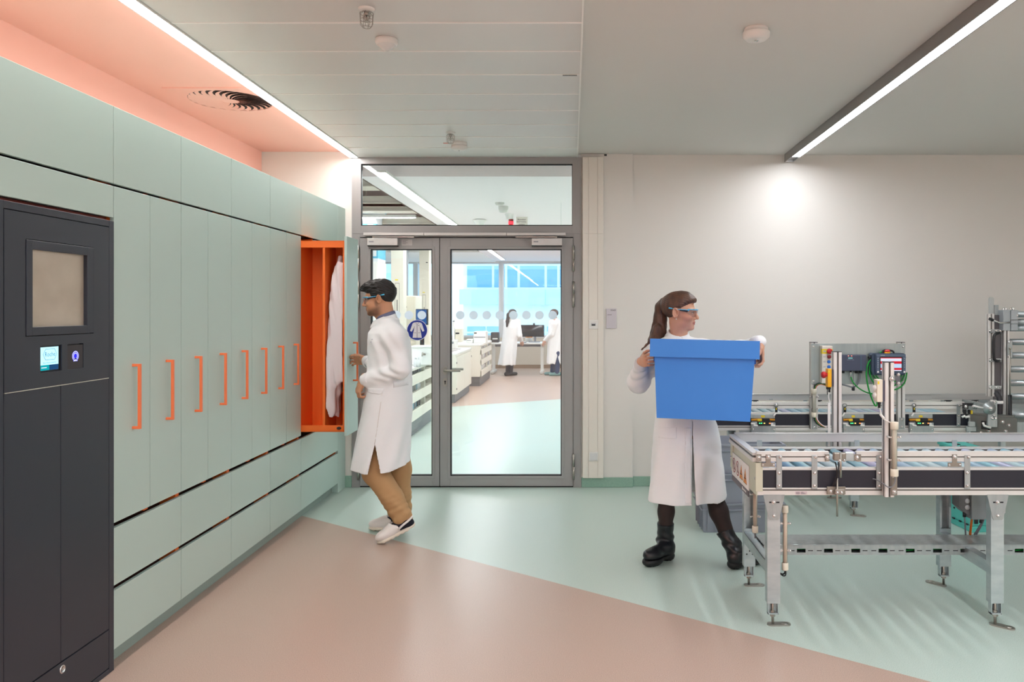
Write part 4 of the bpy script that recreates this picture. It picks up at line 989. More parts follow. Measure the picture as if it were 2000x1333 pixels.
def conveyor(label, X0, X1, Yf, legs, rail_runs, straps, tees, tray, pads, stripL, ext=0.0):
    Yb = Yf + .60; r = thing('roller_conveyor', label, 'conveyor', ((X0 + X1) / 2, (Yf + Yb) / 2, 0))
    # side beams
    for nm, ya, yb, s_ in (('side_beam', Yf, Yf + .035, 1), ('side_beam', Yb - .035, Yb, -1)):
        m = MB(); m.use(M_ALU)
        m.box(X0, X1, ya, yb, .764, .775, .001); m.box(X0, X1, ya, yb, .642, .678, .001)
        m.use(M_ALUD); f = ya if s_ > 0 else yb
        m.box(X0 + .001, X1 - .001, f - .0006 if s_ > 0 else f, f if s_ > 0 else f + .0006, .664, .671)
        b = obj(nm, m, None, r)
        m = MB(); m.box(X0, X1, ya + .003, yb - .003, .678, .764); obj('black_web', m, M_BLACKBEAM, b)
    # rollers
    n = int((X1 - X0 - .06) / .073)
    m = MB(); x0 = X0 + .045
    m.use(M_ROLL); m.cyl((x0, Yf + .042, .748), (x0, Yb - .042, .748), .0235, n=18, cap=False)
    m.use(M_BLACK); m.lathe((x0, Yf + .042, .746), [(.025, 0), (.022, -.002), (.008, -.003), (.008, -.007), (0, -.007)], 18, (0, 1, 0)); m.lathe((x0, Yb - .042, .746), [(.025, 0), (.022, .002), (.008, .003), (.008, .007), (0, .007)], 18, (0, 1, 0))
    r0 = obj('roller', m, None, r)
    for k in range(1, n):
        c = r0.copy(); COL.objects.link(c); c.parent = r; c.matrix_parent_inverse = r0.matrix_parent_inverse.copy(); c.location.x += .073 * k
    # front guide rail in runs, rear guide strip
    for a, b in rail_runs:
        m = MB(); m.use(M_ALU); y0, y1 = Yf - .004, Yf + .018
        m.box(a, b, y0, y1, .832, .856, .001); m.box(a, b, y0 + .005, y1, .826, .832); m.box(a, b, y0, y1, .806, .826, .001)
        m.use(M_ALUD); m.box(a + .001, b - .001, y0 + .0045, y0 + .0051, .8262, .8318); obj('guide_rail', m, None, r)
    m = MB(); m.box(stripL, X1, Yb + .004, Yb + .022, .800, .850, .001); m.box(stripL, X1, Yb - .006, Yb + .022, .847, .850, .001); st = obj('rear_guide', m, mat('guide_alu', (206, 205, 203), .38, metal=.45), r)
    m = MB(); x = stripL + .14
    while x < X1: m.box(x - .014, x + .014, Yb + .001, Yb + .005, .70, .81); x += .55
    obj('rear_guide_strap', m, M_ZINCP, st)
    for x in straps: bracket_plate(r, x, Yf - .004, .673, .838, .028, ((.006, .829), (0, .752), (0, .690)))
    for x in tees:
        m = MB(); m.use(mat('bracket_brown_steel', (150, 142, 132), .42, metal=.6)); m.box(x - .012, x + .012, Yf - .008, Yf - .004, .80, .842, .001); m.box(x - .033, x + .033, Yf - .008, Yf - .004, .782, .802, .001)
        m.use(M_CHROME); m.screw((x, Yf - .008, .830), (0, -1, 0), .009, .007); m.screw((x - .026, Yf - .008, .791), (0, -1, 0), .005, .004); m.screw((x + .026, Yf - .008, .791), (0, -1, 0), .005, .004)
        obj('tee_bracket', m, None, r)
    # legs with gusset plates and cross bars
    for i, x in enumerate(legs):
        conveyor_leg(r, x, Yf + .004, .642, True, pads[i][0]); conveyor_leg(r, x + .006, Yb - .05, .642, False, pads[i][1])
        m = MB(); m.use(M_ZINCP)
        m.prism([(x - .052, Yf + .003, .642), (x + .052, Yf + .003, .642), (x + .026, Yf + .003, .53), (x + .02, Yf + .003, .521), (x - .02, Yf + .003, .521), (x - .026, Yf + .003, .53)], (0, -.004, 0)); m.box(x - .052, x + .052, Yf - .001, Yf + .03, .6415, .645)
        m.use(M_BLACK); m.box(x - .024, x + .026, Yf - .0016, Yf - .001, .604, .611)
        m.use(M_CHROME); m.screw((x - .002, Yf - .001, .608), (0, -1, 0), .009, .008); m.screw((x, Yf - .001, .542), (0, -1, 0), .008, .007)
        obj('gusset_plate', m, None, r)
        m = MB(); m.box(x - .028, x - .022, Yf + .05, Yb - .05, .25, .308); m.box(x - .028, x + .016, Yf + .05, Yb - .05, .304, .308); obj('cross_bar', m, M_ZINC, r)
    if tray:
        a, b = tray; ty0, ty1 = Yf + .265, Yf + .45
        t = None; m = MB(); m.use(M_ZINCP); m.box(a, b, ty0, ty1, .316, .3215, .001); m.box(a, b, ty0, ty1, .268, .272)
        m.box(a, b, ty0, ty0 + .003, .300, .316); m.box(a, b, ty0, ty0 + .003, .272, .280); m.box(a, b, ty1 - .003, ty1, .272, .316)
        x = a + .03; wins = []
        while x < b - .1:
            wins.append(x); x += .142
        px_ = a
        for x in wins: m.box(px_, x, ty0, ty0 + .003, .280, .300); px_ = x + .046
        m.box(px_, b, ty0, ty0 + .003, .280, .300)
        m.use(M_BLACK)
        for x in wins:
            for q in (.058, .104): m.box(x + q, x + q + .026, ty0 - .0006, ty0, .288, .2925)
        t = obj('cable_tray', m, None, r)
        m = MB(); m.box(a + .01, b - .01, ty0 + .09, ty0 + .1, .274, .31); obj('tray_painted_shade', m, M_DARKER, t)  # dark sheet added to stand in for shade inside the tray
        m = MB()
        rr = random.Random(5)
        for k in range(3):
            x = a + .005; pts = []
            while x < b: pts.append((x, ty0 + .03 + .012 * k, .282 + rr.uniform(0, .012))); x += .12
            m.use((M_GREENCABLE, M_BLACK, mat('cream_cable', (226, 220, 200), .5))[k]); m.tube(pts, .0045, 6)
        obj('tray_cable', m, None, t)
    return r

A = conveyor('roller conveyor in front of the woman, with warning plate at its end', .905, 3.32, 3.83, (.985, 2.076, 3.17), ((.900, 1.252), (1.385, 3.32)),
             (1.008, 1.180, 1.495, 1.924), (.955, 1.862), (1.00, 3.30), ((.0, .0), (-.75, 2.3), (0, 0)), .918)
Cc = conveyor('rear roller conveyor along the wall carrying the control panel', .95, 2.965, 5.87, (1.30, 2.115), ((.95, 2.93),),
              (2.02, 2.885), (), None, ((0, 0), (-.4, 0), (0, 0)), .95)
YA = 3.83
# end plate with the warning labels
m = MB(); m.use(mat('end_plate_cream', (206, 206, 186), .45, metal=.4)); m.box(.899, .905, YA, YA + .60, .64, .80, .001); m.box(.893, .905, YA + .54, YA + .60, .66, .80, .002); m.box(.895, .93, YA - .002, YA + .04, .66, .80, .001)
m.use(M_ALU); m.box(.884, .92, YA + .02, YA + .60, .832, .845, .001); m.box(.884, .92, YA + .02, YA + .60, .800, .822, .001); m.use(M_ALUD); m.box(.89, .915, YA + .02, YA + .60, .822, .832)
m.use(M_CHROME)
for y, z in ((YA + .02, .72), (YA + .57, .72), (YA + .05, .81)): m.screw((.893 if y > YA + .5 else .899, y, z), (-1, 0, 0), .007, .005)
ep = obj('end_plate', m, None, A)
xp = .8935
m = MB(); m.box(xp, .899, 3.98, 4.385, .628, .753, .001); wp = obj('warning_plate', m, M_WPL, A)
m = MB(); m.box(xp - .0006, .8985, 3.98, 4.385, .597, .6278, .001); obj('plate_footer', m, mat('footer_grey', (104, 98, 104), .5), wp)
m = MB(); m.use(M_WPL); [m.box(xp - .0012, xp - .0006, 4.092 - .0105 * k_, 4.098 - .0105 * k_, .607, .616) for k_ in range(7)]
m.box(xp - .0012, xp - .0006, 4.108, 4.122, .604, .62); obj('footer_print', m, None, wp)
def plate_symbol(yc, zc, tri):
    m = MB(); x = xp
    if tri:
        m.use(mat('warn_orange', (236, 150, 60), .5)); m.prism([(x, yc - .040, zc - .036), (x, yc + .040, zc - .036), (x, yc, zc + .040)], (-.0008, 0, 0))
        m.use(mat('warn_black', (46, 40, 36), .5)); xx = x - .0009
        for a, b in (((-.040, -.036), (.040, -.036)), ((.040, -.036), (0, .040)), ((0, .040), (-.040, -.036))):
            c0 = V(xx, yc + a[0], zc + a[1]); c1 = V(xx, yc + b[0], zc + b[1]); ce = V(xx, yc, zc - .01)
            m.poly([c0, c1, c1 + (ce - c1) * .12, c0 + (ce - c0) * .12])
        m.box(xx - .0004, xx, yc - .004, yc + .004, zc - .014, zc + .012); m.box(xx - .0004, xx, yc - .004, yc + .004, zc - .026, zc - .019); m.box(xx - .0004, xx, yc - .018, yc + .018, zc - .012, zc - .006)
        return obj('warning_triangle', m, None, wp)
    m.use(mat('prohibit_red', (150, 36, 40), .5)); m.disc((x - .0006, yc, zc), (1, 0, 0), .040, 32, .033)
    R = Matrix.Rotation(math.radians(45), 3, 'X'); m.obox((x - .0008, yc, zc), (.0003, .034, .003), R)
    m.use(mat('warn_black', (46, 40, 36), .5)); m.box(x - .0006, x - .0002, yc - .006, yc + .006, zc - .02, zc + .016); m.disc((x - .0005, yc, zc + .022), (1, 0, 0), .006, 12); m.box(x - .0006, x - .0002, yc - .016, yc + .004, zc - .022, zc - .016)
    return obj('prohibition_circle', m, None, wp)
plate_symbol(4.327, .690, 0); plate_symbol(4.236, .690, 0); plate_symbol(4.147, .688, 1); plate_symbol(4.052, .686, 1)
m = MB(); m.use(mat('type_label', (206, 190, 196), .5)); x = PX(1553, YA); m.box(x, x + .058, YA - .0006, YA, .646, .661); m.use(M_PRINT)
for k in range(3): m.box(x + .004, x + .022, YA - .001, YA - .0006, .648 + .004 * k, .6495 + .004 * k); m.box(x + .028, x + .052 - .006 * k, YA - .001, YA - .0006, .648 + .004 * k, .6495 + .004 * k)
obj('type_label', m, None, A)

def conduit(root, x, y, z0, z1, r=.0125, axis=(0, -1, 0), pad=.014, inner=(226, 206, 190)):
    m = MB(); m.use(mat('conduit_%d' % inner[2], inner, .35)); m.cyl((x, y, z0 + .02), (x, y, z1 - .02), r * .82, n=14)
    m.use(M_TGLASS); m.cyl((x, y, z0 + .01), (x, y, z1 - .01), r, n=16, cap=False)
    c = obj('conduit', m, None, root)
    m = MB(); m.lathe((x, y, z0), [(0, 0), (r * 1.2, 0), (r * 1.3, .003), (r * 1.3, .034), (r, .036)], 16); m.lathe((x, y, z1), [(0, 0), (r * 1.2, 0), (r * 1.3, -.003), (r * 1.3, -.034), (r, -.036)], 16); obj('conduit_cap', m, M_CREAM, c)
    m = MB(); m.use(M_CHROME)
    for t in (.3, .72):
        z = z0 + (z1 - z0) * t; m.box(x - r * 2.2, x + r * 1.9, y - .002, y + r * 1.3, z - .004, z + .004)
        for s_ in (-1, 1): m.screw((x + s_ * r * 1.9, y - .002, z), (0, -1, 0), .005, .006)
    obj('conduit_clip', m, None, c)
    return c
conduit(A, 1.047, YA + .03, .268, .585)
m = MB(); m.tube([(1.047, YA + .03, .275), (1.047, YA + .03, .25), (1.035, YA + .05, .238), (1.015, YA + .09, .25), (1.005, YA + .2, .29)], .004, 7, smoothpath=2); m.tube([(1.05, YA + .03, .275), (1.052, YA + .03, .24), (1.04, YA + .05, .23), (1.02, YA + .1, .25), (1.01, YA + .2, .285)], .003, 7, smoothpath=2); obj('leg_cable', m, M_BLACK, A)
conduit(A, PX(1475, 4.2), 4.2, .355, .64)
m = MB(); m.tube([(PX(1475, 4.2), 4.2, .36), (PX(1475, 4.2), 4.2, .325)], .005, 8); obj('leg_cable', m, M_GREYCABLE, A)

# profile posts with light barrier sensors
def post(root, x0, x1, ya, yb, z0, z1, nm='profile_post', cap=M_BLACK):
    m = MB(); m.use(M_ALU); xc = (x0 + x1) / 2; yc = (ya + yb) / 2; g = .005
    m.box(x0, xc - g, ya, yb, z0, z1, .0008); m.box(xc + g, x1, ya, yb, z0, z1, .0008); m.box(xc - g, xc + g, ya + .008, yb - .008, z0, z1)
    m.use(M_ALUD); m.box(xc - g, xc + g, ya + .0075, ya + .0082, z0, z1); m.box(x0 - .0004, x0, yc - g, yc + g, z0, z1)
    p = obj(nm, m, None, root)
    m = MB(); m.box(x0, x1, ya, yb, z1, z1 + .004, .001); obj('end_cap', m, cap, p)
    return p
Yp = 3.775
pA = post(A, 1.505, 1.548, Yp, Yp + .042, .645, 1.292)
m = MB(); m.use(mat('bracket_brown_steel', (150, 142, 132), .42, metal=.6)); m.box(1.532, 1.560, Yp - .007, Yp - .001, .655, .755, .004); m.use(M_CHROME); m.screw((1.546, Yp - .007, .672), (0, -1, 0), .009, .007); m.screw((1.542, Yp - .007, .745), (0, -1, 0), .006, .005); obj('foot_bracket', m, None, pA)
conduit(pA, 1.541, Yp - .018, .75, 1.01, .0145, inner=(206, 200, 188))
m = MB(); m.tube([(1.545, Yp - .018, .755), (1.546, Yp - .02, .725), (1.53, Yp - .025, .70), (1.508, Yp - .022, .697), (1.49, Yp - .012, .715), (1.472, YA - .014, .724), (1.462, YA - .01, .724)], .0028, 7, smoothpath=2); obj('post_cable', m, M_GREYCABLE, pA)
m = MB(); m.use(mat('bracket_dark_steel', (104, 106, 112), .4, metal=.6)); m.box(1.525, 1.560, Yp - .005, Yp, 1.205, 1.225, .002); m.box(1.556, 1.576, Yp - .005, Yp, 1.186, 1.240, .002)
m.use(M_CHROME); m.screw((1.535, Yp - .005, 1.215), (0, -1, 0), .011, .009); m.screw((1.567, Yp - .005, 1.236), (0, -1, 0), .006, .006); m.screw((1.567, Yp - .005, 1.194), (0, -1, 0), .006, .006); obj('angle_bracket', m, None, pA)
def sensor(root, px0, px1, py0, py1, Y, c, lenses, mount, label=None):
    x0, x1, z0, z1 = PX(px0, Y), PX(px1, Y), PZ(py1, Y), PZ(py0, Y)
    m = MB(); m.box(x0, x1, Y, Y + .04, z0, z1, .002); s = obj('light_barrier', m, c, root, label)
    m = MB(); m.box(x1, PX(mount, Y), Y + .002, Y + .038, z0 + .004, z1 - .004, .001); obj('sensor_mount', m, mat('mount_slate', (72, 70, 86), .5), s)
    m = MB(); m.cyl(((x0 + x1) / 2 + .004, Y + .02, z0 - .03), ((x0 + x1) / 2 + .004, Y + .02, z0), .006, n=10); m.cyl(((x0 + x1) / 2 + .004, Y + .02, z0 - .012), ((x0 + x1) / 2 + .004, Y + .02, z0), .0085, n=10); obj('plug', m, M_BLACK, s)
    m = MB(); m.box(x0 + .003, x0 + .011, Y - .0006, Y, z1 - .022, z1 - .008); obj('yellow_sticker', m, M_YLAB, s)
    if lenses:
        m = MB()
        for t in (.62, .3):
            z = z0 + (z1 - z0) * t; m.lathe((x0, Y + .02, z), [(.0145, 0), (.0145, -.004), (.011, -.010), (0, -.0125)], 18, (1, 0, 0))
        m.use(M_WPL); obj('lens', m, M_WPL, s)
    return s
sensor(pA, 1713, 1724.3, 742, 786, Yp, M_CREAM, True, 1729.6, 'cream light barrier box')
m = MB(); xx = PX(1721, Yp); m.tube([(xx, Yp + .02, PZ(798, Yp)), (xx + .004, Yp + .01, PZ(808, Yp)), (xx - .006, Yp - .004, PZ(812, Yp)), (xx + .012, Yp - .012, PZ(820, Yp)), (1.538, Yp - .018, 1.0)], .003, 7, smoothpath=2); m.use(M_WPL); m.tube([(xx - .006, Yp - .004, PZ(809, Yp)), (xx + .010, Yp - .010, PZ(818, Yp))], .006, 8); obj('sensor_cable', m, None, pA)
Yq = 4.455
pB = post(A, 1.485, 1.530, Yq, Yq + .045, .642, 1.305)
Ys = Yq - .002
s = sensor(pB, 1616.6, 1624.6, 721, 757, Yq + .002, M_YEL, False, 1630, 'yellow light barrier box')
m = MB(); xx, zz = PX(1617, Yq), PZ(733, Yq); m.lathe((xx, Yq + .015, zz), [(.012, 0), (.012, -.008), (.019, -.012), (.020, -.022), (.014, -.032), (0, -.034)], 18, (1, 0, 0)); obj('red_reset_button', m, M_RED, s)
m = MB(); xx = PX(1621, Yq); m.tube([(xx, Yq + .02, PZ(768, Yq)), (xx - .004, Yq + .015, PZ(778, Yq)), (xx + .006, Yq + .012, PZ(788, Yq)), (xx - .002, Yq + .012, PZ(800, Yq))], .003, 7, smoothpath=2); m.box(xx - .008, xx + .006, Yq + .008, Yq + .016, .70, PZ(788, Yq)); obj('sensor_cable', m, M_WPL, pB)
# reflector clamp on the front rail, with its rod
r = A; yk = YA - .012
m = MB(); m.use(mat('bracket_brown_steel', (150, 142, 132), .42, metal=.6)); x = PX(1640, yk)
m.box(PX(1626, yk), PX(1650, yk), yk - .022, yk + .006, PZ(899, yk), PZ(884, yk), .004); m.use(M_CHROME)
for px, py in ((1637, 898), (1646, 898)): m.screw((PX(px, yk), yk - .018, PZ(py, yk)), (0, -1, 0), .007, .006)
obj('rod_clamp', m, None, A)
m = MB(); m.use(mat('bracket_brown_steel', (150, 142, 132), .42, metal=.6)); m.box(PX(1615, yk), PX(1651, yk), yk - .004, yk + .004, PZ(966, yk), PZ(951, yk), .001); m.box(PX(1628, yk), PX(1648, yk), yk - .02, yk - .004, PZ(966, yk), PZ(955, yk), .004)
m.use(M_CHROME)
for px, py in ((1622, 960), (1633, 961), (1641, 961), (1647, 960)): m.screw((PX(px, yk), yk - .018 if px in (1633, 1641, 1637, 1646) else yk - .004, PZ(py, yk)), (0, -1, 0), .007, .006)
rc = obj('rod_clamp', m, None, A)
m = MB(); m.cyl((PX(1635, yk - .01), yk - .012, PZ(1008, yk)), (PX(1635, yk - .01), yk - .012, PZ(934, yk)), .0048, n=10); m.cyl((PX(1642, yk - .02), yk - .02, PZ(932, yk)), (PX(1642, yk - .02), yk - .02, PZ(884, yk)), .0058, n=10); obj('clamp_rod', m, M_STEEL, A)
m = MB(); m.use(M_ZINC); a, b = PX(1649, yk), PX(1667, yk); m.box(a, b, yk - .012, yk + .012, PZ(901, yk), PZ(883, yk), .004); m.use(mat('bracket_brown_steel', (150, 142, 132), .42, metal=.6)); m.box(b - .002, b + .036, yk - .002, yk + .003, PZ(901, yk), PZ(888, yk), .004); m.box(PX(1612, yk), PX(1620, yk), yk - .002, yk + .003, PZ(901, yk), PZ(888, yk), .003); m.box(PX(1478, yk), PX(1487, yk), yk - .002, yk + .003, PZ(901, yk), PZ(888, yk), .003)
m.use(M_CHROME)
for px in (1674, 1616, 1482): m.screw((PX(px, yk), yk - .002, PZ(894, yk)), (0, -1, 0), .0085, .007)
obj('rail_end_clamp', m, None, A)
m = MB(); x = PX(1630, yk); m.tube([(x, yk - .008, PZ(902, yk)), (x + .008, yk - .016, PZ(918, yk)), (x + .004, yk - .014, PZ(935, yk)), (x - .012, yk - .008, PZ(948, yk))], .003, 7, smoothpath=2); m.tube([(x + .016, yk - .008, PZ(902, yk)), (x + .014, yk - .016, PZ(920, yk)), (x + .004, yk - .014, PZ(938, yk)), (x - .006, yk - .008, PZ(950, yk))], .003, 7, smoothpath=2); obj('clamp_cable', m, M_BLACK, A)

# drive controllers along the rear conveyor
YC = 5.87
for px0, px1 in ((1466, 1512.6), (1645, 1686), (1774, 1820)):
    Y = YC - .004; a, b = PX(px0, Y), PX(px1, Y); w = b - a
    m = MB(); m.use(M_ZINCP); m.box(a, b, Y - .03, Y, .62, .705, .001); m.box(a, b, Y - .012, Y, .735, .766, .001); m.use(M_CHROME); m.screw((a + .01, Y - .03, .655), (0, -1, 0), .007, .006); m.screw((b - .01, Y - .03, .655), (0, -1, 0), .007, .006); k = obj('drive_cover', m, None, Cc)
    m = MB(); m.use(M_BLACK); m.box(a + w * .24, b - w * .2, Y - .04, Y - .002, .684, .715, .002); m.box(a + w * .45, b - w * .24, Y - .034, Y - .002, .715, .738, .002)
    for i, c_ in enumerate(((60, 255, 120), (60, 255, 120), (255, 210, 90), (255, 120, 60))):
        m.use(lamp('led_%d' % i, c_, 2.5)); x = a + w * (.3, .38, .5, .72)[i]; m.box(x, x + .009, Y - .0406, Y - .04, .700, .705)
    obj('drive_controller', m, None, k)
    m = MB(); m.use(mat('cable_amber', (222, 150, 40), .45)); m.tube([(a + .002, Y - .014, .724), (a + w * .5, Y - .018, .727), (b - .002, Y - .014, .724)], .0075, 8); m.use(M_GREYCABLE); m.tube([(a + .002, Y - .014, .708), (a + w * .3, Y - .02, .708)], .006, 8); obj('bus_cable', m, None, k)
    m = MB(); m.box(a + w * .26, a + w * .44, Y - .0275, Y - .024, .716, .731); m.box(a + w * .42, a + w * .58, Y - .0126, Y - .012, .742, .758); obj('yellow_sticker', m, M_YLAB, k)
    m = MB()
    for dx, dz in ((.01, .69), (.03, .676), (w - .035, .69), (w - .02, .676)): m.obox((a + dx, Y - .034, dz + .01), (.016, .006, .0055), Matrix.Rotation(.12, 3, 'Y'))
    obj('plug', m, M_WPL, k)
for px in (1516, 1650, 1785):       # little rail sensors
    Y = YC - .012; x = PX(px, Y); m = MB(); m.use(M_ZINCP); m.lathe((x, Y, .832), [(.016, .004), (.016, -.004), (0, -.004)], 18, (0, 1, 0)); m.use(M_CHROME); m.screw((x, Y - .004, .832), (0, -1, 0), .008, .006)
    m.use(M_BLACK); m.box(x - .008, x + .008, Y - .01, Y + .006, .78, .815, .002); m.use(M_YLAB); m.box(x - .006, x + .002, Y - .0106, Y - .01, .80, .812); m.use(M_WPL); m.tube([(x, Y - .002, .78), (x - .012, Y - .01, .765), (x - .026, Y - .02, .752)], .006, 8)
    obj('rail_sensor', m, None, Cc)
for px0, px1, dk in ((1468, 1481, 1), (1569, 1576, 0), (1594, 1605, 1), (1776, 1783, 0), (1837, 1844, 0), (1844, 1859, 1), (1896, 1910, 1), (1912, 1918, 0)):
    Y = 6.455; m = MB(); m.use(M_BLACK if dk else M_ZINCP); m.box(PX(px0, Y), PX(px1, Y), Y - .006, Y, PZ(786.5, Y), PZ(782, Y))
    if dk: m.use(M_WPL); m.box(PX(px0 + 1, Y), PX(px0 + 2.4, Y), Y - .0066, Y - .006, PZ(785, Y), PZ(783.5, Y)); m.box(PX(px1 - 2.4, Y), PX(px1 - 1, Y), Y - .0066, Y - .006, PZ(785, Y), PZ(783.5, Y))
    obj('guide_tag', m, None, Cc)
m = MB(); m.box(.95, 2.93, 6.462, 6.466, .70, .80); obj('rear_board', m, mat('cream_board', (224, 218, 206), .5), Cc)

# control panel on two profile posts
Y = 5.825
r = thing('control_panel', 'zinc control board on two posts with push buttons and operator panel', 'control panel', (PX(1676, Y), Y, .655))
for a, b in ((1583.5, 1597.5), (1754, 1768)): 
    p = post(r, PX(a, Y), PX(b, Y), Y, Y + .04, .66, 1.300)
    x = PX((a + b) / 2, Y); m = MB(); m.use(M_ZINCP); m.box(x - .02, x + .02, Y - .004, Y, .66, .745, .002); m.use(M_CHROME); m.screw((x, Y - .004, .675), (0, -1, 0), .008, .006); m.screw((x, Y - .004, .73), (0, -1, 0), .008, .006); obj('foot_bracket', m, None, p)
conduit(r, PX(1588.5, Y), Y - .018, .75, .96, .015, inner=(206, 204, 198))
yp = Y - .004
m = MB(); m.use(mat('zinc_sheet', (168, 176, 174), .42, metal=.75, vary=((30, 4, 2), (150, 160, 160), .8))); m.box(PX(1584.5, yp), PX(1768, yp), yp - .003, yp, PZ(751, yp), PZ(671.5, yp), .001); m.use(M_CHROME)
for px in (1588.5, 1763.5):
    for py in (677.5, 745): m.screw((PX(px, yp), yp - .003, PZ(py, yp)), (0, -1, 0), .008, .006)
obj('board', m, None, r)
yb = yp - .003
a, b, z0, z1 = PX(1600.5, yb), PX(1621, yb), PZ(748, yb), PZ(675.5, yb)
m = MB(); m.box(a, b, yb - .06, yb, z0, z1, .003); bx = obj('button_box', m, mat('box_cream', (222, 216, 206), .45), r)
m = MB(); m.box(a - .0004, b + .0004, yb - .0606, yb - .03, PZ(691.5, yb - .06), PZ(682, yb - .06)); obj('yellow_band', m, M_YLAB, bx)
yf_ = yb - .0606; xb_ = a + (b - a) * .62
for py, rr, hh, mm, nm in ((686.3, .0205, .03, M_RED, 'emergency_stop'), (697, .0145, .022, M_DRED, 'push_button'), (707, .012, .012, M_BBTN, 'push_button'), (717, .012, .012, M_BBTN, 'push_button'), (728.5, .0135, .014, lamp('green_lamp', (120, 255, 170), 1.3), 'signal_lamp'), (739, .010, .018, M_BLACK, 'selector_switch')):
    z = PZ(py, yf_); m = MB(); m.use(M_CHROME if hh < .02 else M_BLACK); m.cyl((xb_, yf_, z), (xb_, yf_ - hh * .5, z), rr * (1.12 if hh < .02 else .7), n=20); m.use(mm); m.lathe((xb_, yf_ - hh * .5, z), [(rr * .8, .0), (rr, -.002), (rr * .95, -hh * .4), (rr * .6, -hh * .6), (0, -hh * .65)], 20, (0, 1, 0)); obj(nm, m, None, bx)
for py in (686.5, 697, 707, 717, 727, 737):
    m = MB(); m.box(a + .008, a + .028, yf_ - .0008, yf_, PZ(py + 1.6, yf_), PZ(py - 1.6, yf_)); obj('legend_plate', m, mat('legend_grey', (196, 190, 186), .5), bx)
m = MB(); x = (a + b) / 2; m.cyl((x + .01, yb - .03, z0 - .045), (x + .01, yb - .03, z0), .009, n=12); m.tube([(x + .01, yb - .03, z0 - .045), (x + .01, yb - .03, z0 - .085)], .003, 6); obj('cable_gland', m, M_BLACK, bx)
m = MB()
for k, mm in enumerate((M_BLACK, M_GREENCABLE, M_RED, M_WPL)):
    m.use(mm); o_ = .007 * k; m.tube([(PX(1588, Y) + o_ * .7, Y - .02, .955), (PX(1589, Y) + o_, Y - .024, .985), (PX(1597, Y) + o_, Y - .026, 1.005 - o_ * .6), (PX(1607, Y), Y - .03, 1.0 - o_ * .8), (PX(1616, Y), Y - .03, .985 - o_ * .5)], .0045, 7, smoothpath=2)
    m.tube([(PX(1588, Y) + o_ * .7, Y - .02, .755), (PX(1590, Y) + o_, Y - .026, .72), (PX(1598, Y) + o_, Y - .03, .69), (PX(1606, Y) + o_, Y - .03, .678)], .0045, 7, smoothpath=2)
obj('cable_bundle', m, None, r)
# gateway box
a, b, z0, z1 = PX(1638, yb), PX(1687, yb), PZ(724, yb), PZ(693, yb)
m = MB(); m.box(a, b, yb - .055, yb, z0, z1, .004); g_ = obj('gateway_box', m, M_HMI2, r)
yf_ = yb - .0556
m = MB(); m.box(PX(1656.5, yf_), PX(1665.2, yf_), yf_ - .0004, yf_, PZ(701.5, yf_), PZ(698.5, yf_)); m.box(b - .042, b - .0412, yf_ - .0004, yf_, z0 + .002, z1 - .002); obj('maker_plate', m, mat('maker_teal', (70, 180, 186), .5), g_)
m = MB(); m.use(M_WPL); m.text('SIEMENS', (PX(1660.9, yf_), yf_ - .0005, PZ(700, yf_)), (1, 0, 0), (0, 0, 1), .0085, .0003); m.use(mat('print_pale', (150, 156, 176), .5)); m.text('SIMATIC HMI', (PX(1661, yf_), yf_ - .0002, PZ(703.6, yf_)), (1, 0, 0), (0, 0, 1), .009, .0003)
m.use(lamp('led_red', (255, 120, 90), 2)); m.box(PX(1656.3, yf_), PX(1657.8, yf_), yf_ - .0006, yf_, PZ(696.2, yf_), PZ(695, yf_)); m.box(PX(1662.6, yf_), PX(1664.2, yf_), yf_ - .0006, yf_, PZ(696.2, yf_), PZ(695, yf_)); obj('print_and_leds', m, None, g_)
m = MB()
for px in (1644, 1670, 1678): m.cyl((PX(px, yb), yb - .03, z0 - .018), (PX(px, yb), yb - .03, z0), .011, n=12)
obj('cable_gland', m, M_BLACK, g_)
m = MB(); m.cyl((PX(1659, yb), yb - .03, z0 - .035), (PX(1658.5, yb), yb - .03, z0), .008, n=12); obj('metal_plug', m, M_CHROME, g_)
m = MB(); pts = [(1659, 736), (1662, 745), (1672, 757), (1688, 766), (1700, 769), (1711, 769)]; m.tube([(PX(p, yb), yb - .03, PZ(q, yb)) for p, q in pts], .0048, 8, smoothpath=2); obj('green_cable', m, M_GREENCABLE, g_)
m = MB(); m.use(M_GREYCABLE); pts = [(1677, 727), (1678, 740), (1673, 752), (1664, 757), (1655, 754), (1643, 751)]; m.tube([(PX(p, yb), yb - .02, PZ(q, yb)) for p, q in pts], .006, 8, smoothpath=2); m.use(M_BLACK); m.box(PX(1662, yb), PX(1667, yb), yb - .03, yb - .01, PZ(763, yb), PZ(756, yb), .003); m.tube([(PX(1664.5, yb), yb - .02, PZ(724, yb)), (PX(1664.5, yb), yb - .02, PZ(757, yb))], .0015, 6)
obj('grey_cable', m, None, g_)

